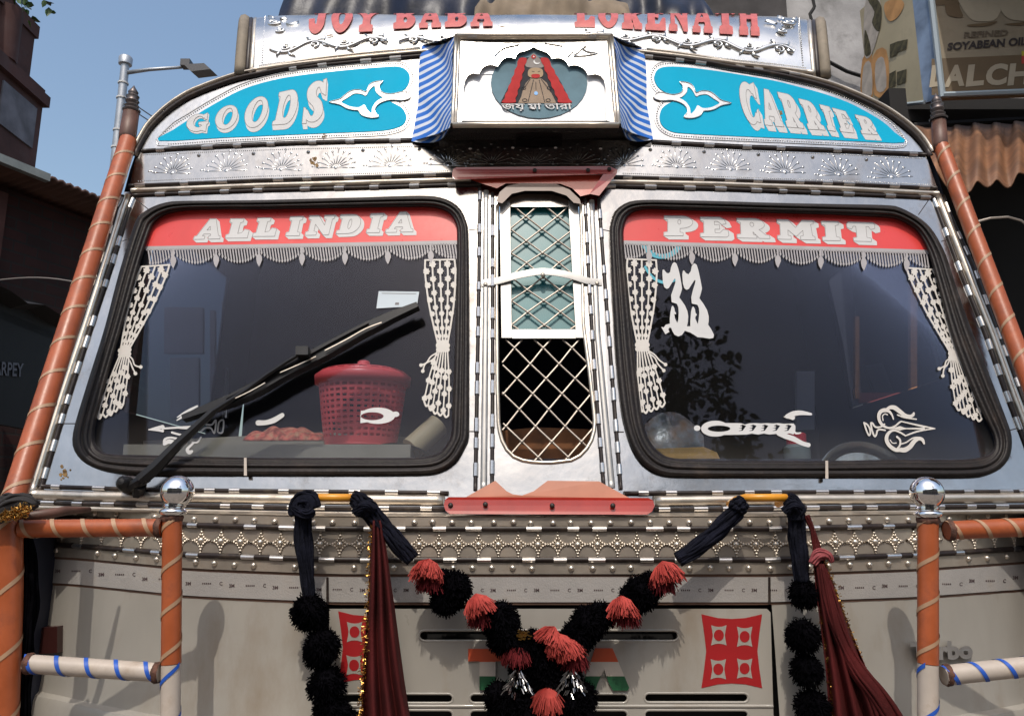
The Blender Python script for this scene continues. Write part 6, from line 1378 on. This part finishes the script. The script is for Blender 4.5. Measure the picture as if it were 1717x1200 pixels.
for k_ in range(2):
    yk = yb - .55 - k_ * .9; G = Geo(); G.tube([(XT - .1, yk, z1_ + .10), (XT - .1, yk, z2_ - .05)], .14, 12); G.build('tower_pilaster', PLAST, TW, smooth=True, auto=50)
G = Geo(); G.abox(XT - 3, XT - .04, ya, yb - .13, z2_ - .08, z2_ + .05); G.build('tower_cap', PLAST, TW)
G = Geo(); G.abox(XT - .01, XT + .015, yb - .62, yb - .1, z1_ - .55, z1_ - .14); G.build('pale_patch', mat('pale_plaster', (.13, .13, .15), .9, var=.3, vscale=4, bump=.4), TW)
LEAF = mat('leaf_green', (.045, .10, .018), .5, var=.5, vscale=3)
def leaf_mesh(name, L, w, m):
    G = Geo(); G.add([(0, 0, 0), (w, L * .35, .01), (0, L, -.03), (-w, L * .35, .01), (0, L * .4, -.01)], [(0, 1, 4), (1, 2, 4), (2, 3, 4), (3, 0, 4)]); o = G.build(name, m); me = o.data; D.objects.remove(o); return me
def leafcloud(G, centres, rad_, n, L, seed):
    r_ = np.random.default_rng(seed)
    for c in centres:
        for _ in range(n):
            p = np.array(c) + r_.normal(size=3) * rad_ * .5; q = Matrix.Rotation(r_.uniform(0, 6.28), 3, 'Z') @ Matrix.Rotation(r_.uniform(-1.6, .4), 3, 'X') @ Matrix.Rotation(r_.uniform(-.7, .7), 3, 'Y'); s = L * r_.uniform(.7, 1.2)
            V = [p + np.array(q @ Vector(v)) * s for v in ((0, 0, 0), (.30, .25, .05), (.27, .55, .03), (0, 1, -.1), (-.27, .55, .03), (-.30, .25, .05))]; G.add(V, [(0, 1, 2, 3), (0, 3, 4, 5)])
TP_ = empty('rooftop_sapling', (XT - .4, yb - .5, z2_), 'small leafy sapling sprouting from the top of the dark tower', 'plant')
G = Geo(); leafcloud(G, [(XT - .3, yb - .5, z2_ + .2), (XT - .25, yb - .25, z2_ + .3), (XT - .5, yb - .8, z2_ + .35), (XT - .35, yb - .75, z2_ + .15), (XT - .3, yb - .3, z2_ + .62)], .34, 90, .10, 5); G.build('leaves', LEAF, TP_)
G = Geo(); G.tube([(XT - .4, yb - .5, z2_), (XT - .35, yb - .45, z2_ + .3), (XT - .3, yb - .4, z2_ + .5)], [.03, .02, .008], 6); G.build('stem', mat('bark', (.09, .065, .045), .9), TP_)
# low brick house in front of the tower
XB = -3.55
def ph(px, py, Yd): return at(px, py, Yd)
hA, hB_ = at(2, 266, 5.0), at(168, 337, 5.69); hB_[2] = hA[2]
LB = empty('brick_house', (hA[0] - 1, 6, 0), 'low dark brick house with a corrugated roof beside the slanting orange pipe', 'house')
hd = (hB_ - hA) / np.linalg.norm(hB_ - hA); hn = np.array([hd[1], -hd[0], 0]); hz = np.array([0, 0, 1.]); hL = np.linalg.norm(hB_ - hA); zt0 = hA[2]
def hp(s, o, z): return hA * [1, 1, 0] + hd * s + hn * o + hz * z
def hbox(G, s0, s1, o0, o1, z0, z1): G.box(hp((s0 + s1) / 2, (o0 + o1) / 2, (z0 + z1) / 2), (hd, hn, hz), ((s1 - s0) / 2, (o1 - o0) / 2, (z1 - z0) / 2))
G = Geo(); hbox(G, -2.2, hL + .75, -3.4, -.30, 0, zt0 - .06); G.build('wall', BRICK, LB)
G = Geo(); rows = []
for i in range(240):
    s = -2.2 + (hL + 2.9) * i / 239; wv = .009 * math.sin(i * 1.5); rows.append([hp(s, 0, zt0 + wv), hp(s, -1.2, zt0 - .06 + wv), hp(s, -3.4, zt0 - .2 + wv)])
G.grid(rows); rf = G.build('roof', mat('rusty_corrugated_sheet', (.10, .05, .035), .8, var=.3, vscale=2, dirt=(.14, .12, .11), dirt_amt=.3, dscale=3), LB, smooth=True); rf.modifiers.new('thickness', 'SOLIDIFY').thickness = .02
G = Geo(); hbox(G, -2.2, hL * .44, -.02, .03, zt0 - .035, zt0 + .02); G.build('roof_edge', mat('pale_roof_sheet', (.22, .24, .23), .6, var=.2), LB)
for s, w, m in ((hL * .22, .06, mat('pink_pier', (.10, .04, .032), .9, var=.3, vscale=4)), (hL * .02, .10, mat('pale_pier', (.12, .08, .068), .9, var=.4, vscale=4))):
    G = Geo(); hbox(G, s - w, s + w, -.30, -.24, 0, zt0 - .12); G.build('pier', m, LB)
ww = empty('overhead_wire', hp(.3, -.1, 3.2), 'thin drooping wire along the dark brick house', 'wire')
for a, b, s in (((-5, 470), (150, 478), -8), ((-5, 508), (120, 534), -3)):
    P = [at(a[0] + (b[0] - a[0]) * t, a[1] + (b[1] - a[1]) * t + s * math.sin(math.pi * t), 4.9) for t in np.linspace(0, 1, 10)]; G = Geo(); G.tube(P, .005, 5); G.build('wire_strand', mat('grey_wire', (.16, .14, .13), .6), ww)
# dark awning and shop sign below it
AW = empty('shop_awning', tz(40, 560, -3.0), 'black shop awning with grey sign lettering beside the slanting orange pipe', 'awning'); XA = -2.9
p0, p1 = tz(-30, 535, XA), tz(96, 545, XA); y0_, y1_ = min(p0[1], 3.0), p1[1]
G = Geo(); rows = []
for i in range(12):
    y = 3.2 + (y1_ - 3.2) * i / 11; sag = .02 * math.sin(i * 2.2); zc = p1[2] + .01 * i * 0; rows.append([(XB, y, zc + .18), (XA + .1, y, zc + .03 + sag), (XA, y, zc + sag), (XA, y, zc - .10)])
BT = mat('black_awning_sheet', (.006, .005, .005), .7, var=.3)
G.grid(rows); G.build('awning_sheet', BT, AW)
zs1, zs0 = tz(42, 606, XA)[2], tz(40, 632, XA)[2]; ysn = tz(42, 618, XA)[1]
G = Geo(); G.abox(XA - .04, XA, 3.2, y1_, zs0 - .30, zs1 + .24); G.build('sign_panel', BT, AW)
class SideX:
    def __init__(s, X): s.X = X
    def p(s, pp, off=0.):
        d = rays(pp); return CAM + d * ((s.X + off) / d[:, 0])[:, None]
G = Geo(); text_plate(G, SideX(XA), 'SARPEY', [(-16,604),(40,609),(39,632),(-17,628)], .002, .004, 0, bold=.02); G.build('sign_lettering', mat('grey_sign_paint', (.13, .13, .15), .6), AW)
G = Geo(); G.abox(XA - .55, XA - .45, tz(62, 700, XA - .5)[1] - .05, tz(62, 700, XA - .5)[1] + .05, 0, zs0); G.build('awning_post', mat('grey_post', (.15, .14, .13), .7), AW)
# street lamp
YL = 9.5; pb = at(190, 278, YL); ptop = at(211, 98, YL); SL = empty('street_lamp', (ptop[0], YL, 0), 'grey steel street lamp with one arm standing beyond the brick house', 'street lamp')
GALV = mat('galvanised_steel', (.34, .36, .39), .45, .6, var=.1, vscale=6)
G = Geo(); G.tube([(ptop[0], YL, 0), (ptop[0], YL, ptop[2] * .5), (ptop[0], YL, ptop[2])], [.075, .065, .052], 14); pl_ = G.build('pole', GALV, SL, smooth=True, auto=50)
for py in (140, 165, 219, 248): z = at(205, py, YL)[2]; G = Geo(); G.lathe((ptop[0], YL, z), (0, 0, 1), [(.06, -.012), (.066, -.01), (.066, .01), (.06, .012)], 14); G.build('pole_band', mat('pale_band', (.5, .5, .5), .5), pl_)
G = Geo(); G.lathe((ptop[0], YL, ptop[2] - .10), (0, 0, 1), [(.05, 0), (.082, .01), (.085, .10), (.07, .12), (0, .12)], 16); G.build('pole_cap', GALV, SL, smooth=True, auto=40)
G = Geo(); G.tube([at(214, 122, YL), at(250, 117, YL), at(306, 113, YL)], [.028, .024, .02], 10); G.build('arm', GALV, SL, smooth=True)
P = np.array([at(308, 108, YL - .1), at(342, 106, YL - .1), at(353, 116, YL - .1), at(320, 120, YL - .1)]); G = Geo(); n_ = np.array([0, .25, .05]); G.add(np.vstack([P, P + n_]), [(0, 1, 2, 3), (7, 6, 5, 4), (0, 4, 5, 1), (1, 5, 6, 2), (2, 6, 7, 3), (3, 7, 4, 0)]); G.build('lamp_head', mat('dark_lamp_metal', (.06, .06, .065), .5), SL)
G = Geo(); G.box(at(313, 108, YL), np.eye(3), (.06, .06, .045)); G.build('lamp_joint', MATS['dark_lamp_metal'], SL)
cb_ = empty('service_cable', at(240, 190, 6), 'thin service cables strung past the lamp post finial', 'cable')
for a, b, s in (((222,172),(300,224),4),((226,184),(300,232),4)):
    G = Geo(); G.tube([at(207 + (340 - 207) * t, a[1] - 10 + (b[1] + 30 - a[1]) * t + s * math.sin(math.pi * t), 9.5 - 4.5 * t) for t in np.linspace(0, 1, 10)], .007, 5); G.build('cable_strand', DARK, cb_)
# ---- right side: cracked wall, sign box, awning, dark shop
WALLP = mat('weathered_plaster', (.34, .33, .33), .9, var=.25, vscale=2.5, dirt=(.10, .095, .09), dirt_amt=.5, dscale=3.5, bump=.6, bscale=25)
RB = empty('cracked_house', at(1400, 300, 5.2) * [1, 1, 0], 'weathered grey plaster house with a long crack beyond the roof of the lorry', 'house'); YR = 5.2
a = at(1150, -60, YR); b = at(1520, 200, YR); G = Geo(); G.abox(a[0], b[0] + 4, YR, YR + 3, 0, a[2] + 1.2); G.build('wall', WALLP, RB)
crk = [(1362,-5),(1366,12),(1358,24),(1362,38),(1372,46),(1382,54),(1378,60),(1384,70),(1376,80),(1370,90)]
G = Geo(); sweep(G, PL(YR), crk, [(-.012, .0), (0, .004), (.012, 0)], off=.001, n=30); G.build('crack', DARK, RB)
G = Geo(); G.tube([at(1370, 86, YR - .03), at(1390, 104, YR - .05), at(1420, 120, YR - .05), at(1445, 128, YR - .05)], .013, 6); G.build('wall_cable', DARK, RB)
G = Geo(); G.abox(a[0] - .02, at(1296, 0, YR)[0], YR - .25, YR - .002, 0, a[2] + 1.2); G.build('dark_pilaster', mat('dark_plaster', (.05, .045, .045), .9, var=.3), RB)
# unseen slab and beams, added only so that it shades the sign and the awning
z_slab = at(1600, -40, 4.0)[2]
G = Geo(); G.abox(2.44, 7.6, 1.9, 4.22, z_slab + .45, z_slab + .52); G.build('shade_slab', WALLP, RB)
for xb in (5.2, 7.0): G = Geo(); G.abox(xb, xb + .1, 1.9, YR, z_slab + .37, z_slab + .45); G.build('shade_slab_beam', WALLP, RB)
SG = empty('shop_signboard', at(1580, 80, 3.9), 'boxy painted shop signboard for cooking oil projecting above the brown awning', 'signboard')
c0 = at(1440, 0, 4.75); c1 = at(1530, 0, 4.30); c2 = at(1560, 0, 4.20); c3 = at(1560 + 330, 0, 4.0)
zb = lambda px, py, Y: at(px, py, Y)[2]
bz0, bz1, bz2, bz3 = zb(1440, 182, 4.75), zb(1530, 173, 4.30), zb(1560, 165, 4.20), zb(1890, 152, 4.0); zt_ = z_slab + .3
def quadpanel(G, A, B, za, zb_, zt, th=.03, mi=0):
    A = np.array(A); B = np.array(B); n = np.cross(B - A, [0, 0, 1]); n = n / np.linalg.norm(n); n = n if np.dot(n[:2], A[:2] - CAM[:2]) > 0 else -n
    P = np.array([[A[0], A[1], zt], [B[0], B[1], zt], [B[0], B[1], zb_], [A[0], A[1], za]]); G.add(np.vstack([P, P + n * th]), [(0, 1, 2, 3), (7, 6, 5, 4), (0, 4, 5, 1), (1, 5, 6, 2), (2, 6, 7, 3), (3, 7, 4, 0)], mi); return P
SIGNC = mat('cream_sign_paint', (.42, .36, .24), .6, var=.08, vscale=3, dirt=(.25, .2, .14), dirt_amt=.2); SIGND = mat('shaded_sign_paint', (.23, .185, .125), .6, var=.08, vscale=3, dirt=(.14, .1, .06), dirt_amt=.2)  # front panel: the cream darkened, its shade put into the colour
G = Geo(); PA = quadpanel(G, c0, c1, bz0, bz1, zt_); G.build('side_panel', SIGNC, SG)
G = Geo(); quadpanel(G, c1, c2, bz1, bz2, zt_); G.build('corner_sheet', mat('blue_grey_sheet', (.20, .25, .33), .45, .4, var=.35, vscale=5), SG)
G = Geo(); PF = quadpanel(G, c2, c3, bz2, bz3, zt_); G.build('front_panel', SIGND, SG)
G = Geo(); G.tube([[c2[0], c2[1] - .01, bz2], [c2[0], c2[1] - .01, zt_]], .018, 6); G.tube([[c2[0], c2[1] - .02, bz2 + .01], [c3[0], c3[1] - .02, bz3 + .01]], .016, 6); G.tube([[c0[0], c0[1], bz0], [c1[0], c1[1] - .01, bz1]], .012, 6); G.build('sign_edge', mat('pale_blue_trim', (.30, .36, .40), .5), SG)
class VP:
    """vertical plane through two ground points, addressed by picture points"""
    def __init__(s, A, B): s.A = np.array(A, float); n = np.cross(np.array(B) - np.array(A), [0, 0, 1.]); n /= np.linalg.norm(n); s.n = n if np.dot(n[:2], s.A[:2] - CAM[:2]) < 0 else -n
    def p(s, pp, off=0.):
        d = rays(pp); A = s.A + s.n * off; return CAM + d * (((A - CAM) @ s.n) / (d @ s.n))[:, None]
FP = VP(c2, c3); SPn = VP(c0, c1)
G = Geo(); plate(G, FP, [[(1562,99),(1760,90),(1760,152),(1562,160)]], .001, .002); G.build('brown_band', mat('brown_sign_paint', (.105, .065, .028), .6, var=.1), SG)
G = Geo(); plate(G, FP, [[(1562,-40),(1760,-40),(1760,-2),(1562,10)]], .001, .002); G.build('brown_band', MATS['brown_sign_paint'], SG)
CRM = mat('sign_cream_letter', (.34, .285, .205), .6, var=.08)
G = Geo()
for ch, x0, x1, y in (('L', 1558, 1580, 0), ('A', 1582, 1617, 0), ('L', 1619, 1649, -1), ('C', 1651, 1687, -2), ('H', 1689, 1726, -3), ('A', 1729, 1762, -5)): text_plate(G, FP, ch, [(x0 + 5, 110 + y), (x1 + 4, 108 + y), (x1, 144 + y), (x0, 147 + y)], .003, .003, 0, bold=.045)
G.build('sign_lettering', CRM, SG)
G = Geo(); text_plate(G, FP, 'SOYABEAN OIL', [(1590,72),(1722,62),(1721,76),(1588,85)], .002, .003, 0, bold=.035); G.build('sign_lettering', mat('sign_black_letter', (.02, .012, .012), .6), SG)
G = Geo(); text_plate(G, FP, 'REFINED', [(1617,54),(1691,50),(1690,60),(1616,64)], .002, .003, 0, bold=.03); G.build('sign_lettering', mat('sign_brown_letter', (.11, .08, .05), .6), SG)
G = Geo()
for P in ([(1586,-5),(1602,-8),(1610,15),(1614,29),(1592,27),(1585,16)],): plate(G, FP, [cr(P, 3, True)], .002, .002)
plate(G, FP, [cr([(1622,42),(1650,39),(1672,36),(1660,43),(1630,45)], 3, True)], .002, .002); plate(G, FP, [cr([(1684,41),(1710,38),(1730,36),(1712,43)], 3, True)], .002, .002); G.build('painted_pots', MATS['brown_sign_paint'], SG)
G = Geo(); plate(G, FP, [cr([(1608,-10),(1625,30),(1648,36),(1672,30),(1680,-10)], 3, True)], .0015, .002); plate(G, FP, [cr([(1676,-10),(1680,20),(1700,34),(1740,30),(1740,-10)], 3, True)], .0025, .002); G.build('painted_pots', CRM, SG)
G = Geo(); plate(G, FP, [[(1713,86),(1740,84),(1740,92),(1713,94)]], .004, .002); G.build('coloured_mark', mat('yellow_mark', (.4, .35, .02), .6), SG); G = Geo(); plate(G, FP, [[(1713,94),(1740,92),(1740,106),(1713,107)]], .004, .002); G.build('coloured_mark', mat('red_mark', (.4, .03, .02), .6), SG)
# printed bottles on the side panel
OR_ = mat('sign_orange_tint', (.50, .26, .10), .6, var=.2, vscale=9); GRN = mat('sign_dark_print', (.07, .06, .03), .6, var=.5, vscale=30); PALE = mat('sign_pale_print', (.44, .39, .34), .6, var=.15, vscale=16)
for P, m in (([(1453,-5),(1474,-5),(1476,40),(1462,90),(1450,95),(1448,50)], PALE), ([(1455,0),(1466,-4),(1478,12),(1476,48),(1470,52),(1462,38),(1466,20)], GRN), ([(1450,50),(1458,70),(1460,90),(1450,92)], GRN), ([(1484,5),(1506,-2),(1516,8),(1506,28),(1492,36),(1484,24)], OR_), ([(1446,100),(1462,92),(1464,160),(1444,166)], OR_), ([(1464,94),(1486,84),(1490,150),(1466,160)], OR_), ([(1448,112),(1460,106),(1462,158),(1446,162)], PALE), ([(1468,106),(1482,98),(1486,146),(1470,152)], PALE)):
    G = Geo(); plate(G, SPn, [cr(P, 3, True)], .002 + .001 * (m is PALE) + .0015 * (m is GRN), .001); G.build('printed_bottle', m, SG)
for P in ([(1492,75),(1504,70),(1504,92),(1492,97)], [(1504,70),(1522,66),(1520,82),(1504,88)], [(1491,124),(1502,118),(1502,144),(1490,149)], [(1504,121),(1520,116),(1519,138),(1504,143)]): G = Geo(); plate(G, SPn, [P], .004, .001); G.build('printed_label', GRN, SG)
# brown corrugated awning and the dark shop below
AN = empty('corrugated_awning', at(1640, 260, 3.4), 'rusty brown corrugated awning below the shop signboard', 'awning')
RUST = mat('rusty_brown_sheet', (.19, .085, .038), .65, var=.35, vscale=3, dirt=(.07, .03, .015), dirt_amt=.5, dscale=4, bump=.4, bscale=14)
G = Geo(); rows = []; Ya, Yb2 = 4.4, 3.0
for i in range(90):
    u = i / 89; w = math.sin(u * 62) * .022 + .008 * math.sin(u * 23)
    A_ = at(1530 + 330 * u, 213 - 18 * u, Ya); e = np.interp(u, [0, .12, .25, .40, .5, .62, 1], [270, 292, 318, 306, 304, 275, 240]); B_ = at(1530 + 330 * u, e, Yb2 + .0)
    rows.append([A_ + [0, w, w], A_ * .66 + B_ * .34 + [0, -w * .5, w], A_ * .33 + B_ * .67 + [0, -w * .5, w], B_ + [0, 0, w * .8]])
G.grid(rows); sh = G.build('awning_sheet', RUST, AN, smooth=True); sh.modifiers.new('thickness', 'SOLIDIFY').thickness = .006
G = Geo()
for P in ([(1645,243),(1655,237),(1662,240),(1658,250),(1648,252)], [(1668,247),(1678,244),(1682,249),(1672,254)], [(1596,258),(1608,256),(1612,260),(1600,263)]): pass
G = Geo(); G.tube([at(1530, 214, Ya) , at(1860, 196, Ya)], .03, 8); G.build('awning_rail', DARK, AN)
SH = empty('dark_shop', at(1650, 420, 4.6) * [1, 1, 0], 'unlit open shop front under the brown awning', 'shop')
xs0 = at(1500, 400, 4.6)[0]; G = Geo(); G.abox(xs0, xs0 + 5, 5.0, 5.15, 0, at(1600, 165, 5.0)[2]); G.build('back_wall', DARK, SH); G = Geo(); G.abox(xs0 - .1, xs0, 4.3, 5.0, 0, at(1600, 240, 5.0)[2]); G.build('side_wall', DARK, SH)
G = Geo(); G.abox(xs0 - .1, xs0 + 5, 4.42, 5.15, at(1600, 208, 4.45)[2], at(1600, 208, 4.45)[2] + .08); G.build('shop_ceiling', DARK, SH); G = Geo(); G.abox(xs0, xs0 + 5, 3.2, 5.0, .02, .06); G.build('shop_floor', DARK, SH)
wr = empty('bent_wire', at(1690, 370, 3.2), 'bent bright wire hooked out beside the slanting orange pipe at the shop', 'wire'); G = Geo(); G.tube([at(1638, 372, 3.0), at(1660, 366, 3.0), at(1690, 364, 3.0), at(1712, 370, 3.0), at(1735, 388, 3.0)], .005, 6); G.build('wire_strand', mat('bright_wire', (.5, .45, .4), .35, .8), wr)
# ---- across the street, seen mirrored in the glass, the chrome balls and the steel
def house(x0, x1, y, h, col, label, nw, seed):
    r_ = np.random.default_rng(seed); H_ = empty('street_house', ((x0 + x1) / 2, y, 0), label, 'house', 'houses across the street'); m = mat('house_plaster_%s' % ''.join(r_.choice(list('abcdefgh'), 5)), col, .9, var=.2, vscale=1, dirt=(.08, .07, .06), dirt_amt=.3, dscale=1)
    G = Geo(); G.abox(x0, x1, y - 5, y, 0, h); w = G.build('wall', m, H_)
    G = Geo(); G.abox(x0 - .1, x1 + .1, y - 5.1, y + .25, h, h + .2); G.build('roof', m, H_)
    for f in range(int(h // 3)):
        for k in range(nw):
            cx_ = x0 + (x1 - x0) * (k + .5) / nw; z = 1.0 + 3 * f; G = Geo(); G.abox(cx_ - .5, cx_ + .5, y - .05, y + .04, z, z + 1.3); wd = G.build('window', DARK if f == 0 else mat('shutter_green', (.06, .11, .09), .6), H_); G = Geo(); G.abox(cx_ - .6, cx_ + .6, y + .02, y + .18, z - .1, z); G.build('sill', m, wd)
house(-14, -5.2, -9.5, 6.6, (.20, .15, .11), 'brown two storey house across the street facing the lorry, reflected in the steel', 4, 1); house(-5, 3.2, -9.8, 6.2, (.26, .20, .15), 'tan two storey house across the street facing the lorry, reflected in the steel', 4, 2); house(3.5, 13, -9.4, 7.2, (.22, .16, .13), 'taller reddish brown house across the street behind the roadside tree', 4, 3)
TR = empty('roadside_tree', (2.5, -2.6, 0), 'slender young leafy tree behind the camera, mirrored in the second windscreen', 'tree'); BK_ = mat('bark', (.09, .065, .045), .9)
G = Geo(); tips = []
G.tube([(2.55, -2.6, 0), (2.52, -2.6, 2), (2.5, -2.6, 4.2)], [.07, .055, .035], 8)
def mirror_at(px, py, dist):     # where a thing must stand to be seen mirrored at that picture point of the windscreen
    P, U, V, N = frame(FRONT, [(px, py)]); d = P[0] - CAM; d /= np.linalg.norm(d); n = N[0]; r = d - 2 * np.dot(d, n) * n; return P[0] + r * dist
for k, pts in enumerate(([(1150,760),(1150,700),(1148,640),(1140,590),(1128,545),(1118,510)], [(1225,770),(1215,715),(1205,660),(1196,610),(1188,575)], [(1265,765),(1240,740),(1215,715)], [(1110,640),(1130,650),(1148,660)], [(1110,720),(1130,735),(1150,745)])):
    P = np.array([mirror_at(x, y, 5.2) for x, y in pts]); G.tube(P, np.linspace(.016, .006, len(P)), 5); tips += list(rs(P, len(P) * 2))
    if k < 3: G.tube([(2.5, -2.6, 4.1), (np.array([2.5, -2.6, 4.2]) + P[0]) / 2, P[0]], [.03, .02, .016], 6)
G.build('trunk', BK_, TR, smooth=True)
G = Geo(); leafcloud(G, tips, .20, 17, .10, 11); G.build('crown', mat('dark_leaf', (.035, .07, .015), .5, var=.4, vscale=3), TR)
bpy.context.view_layer.update()
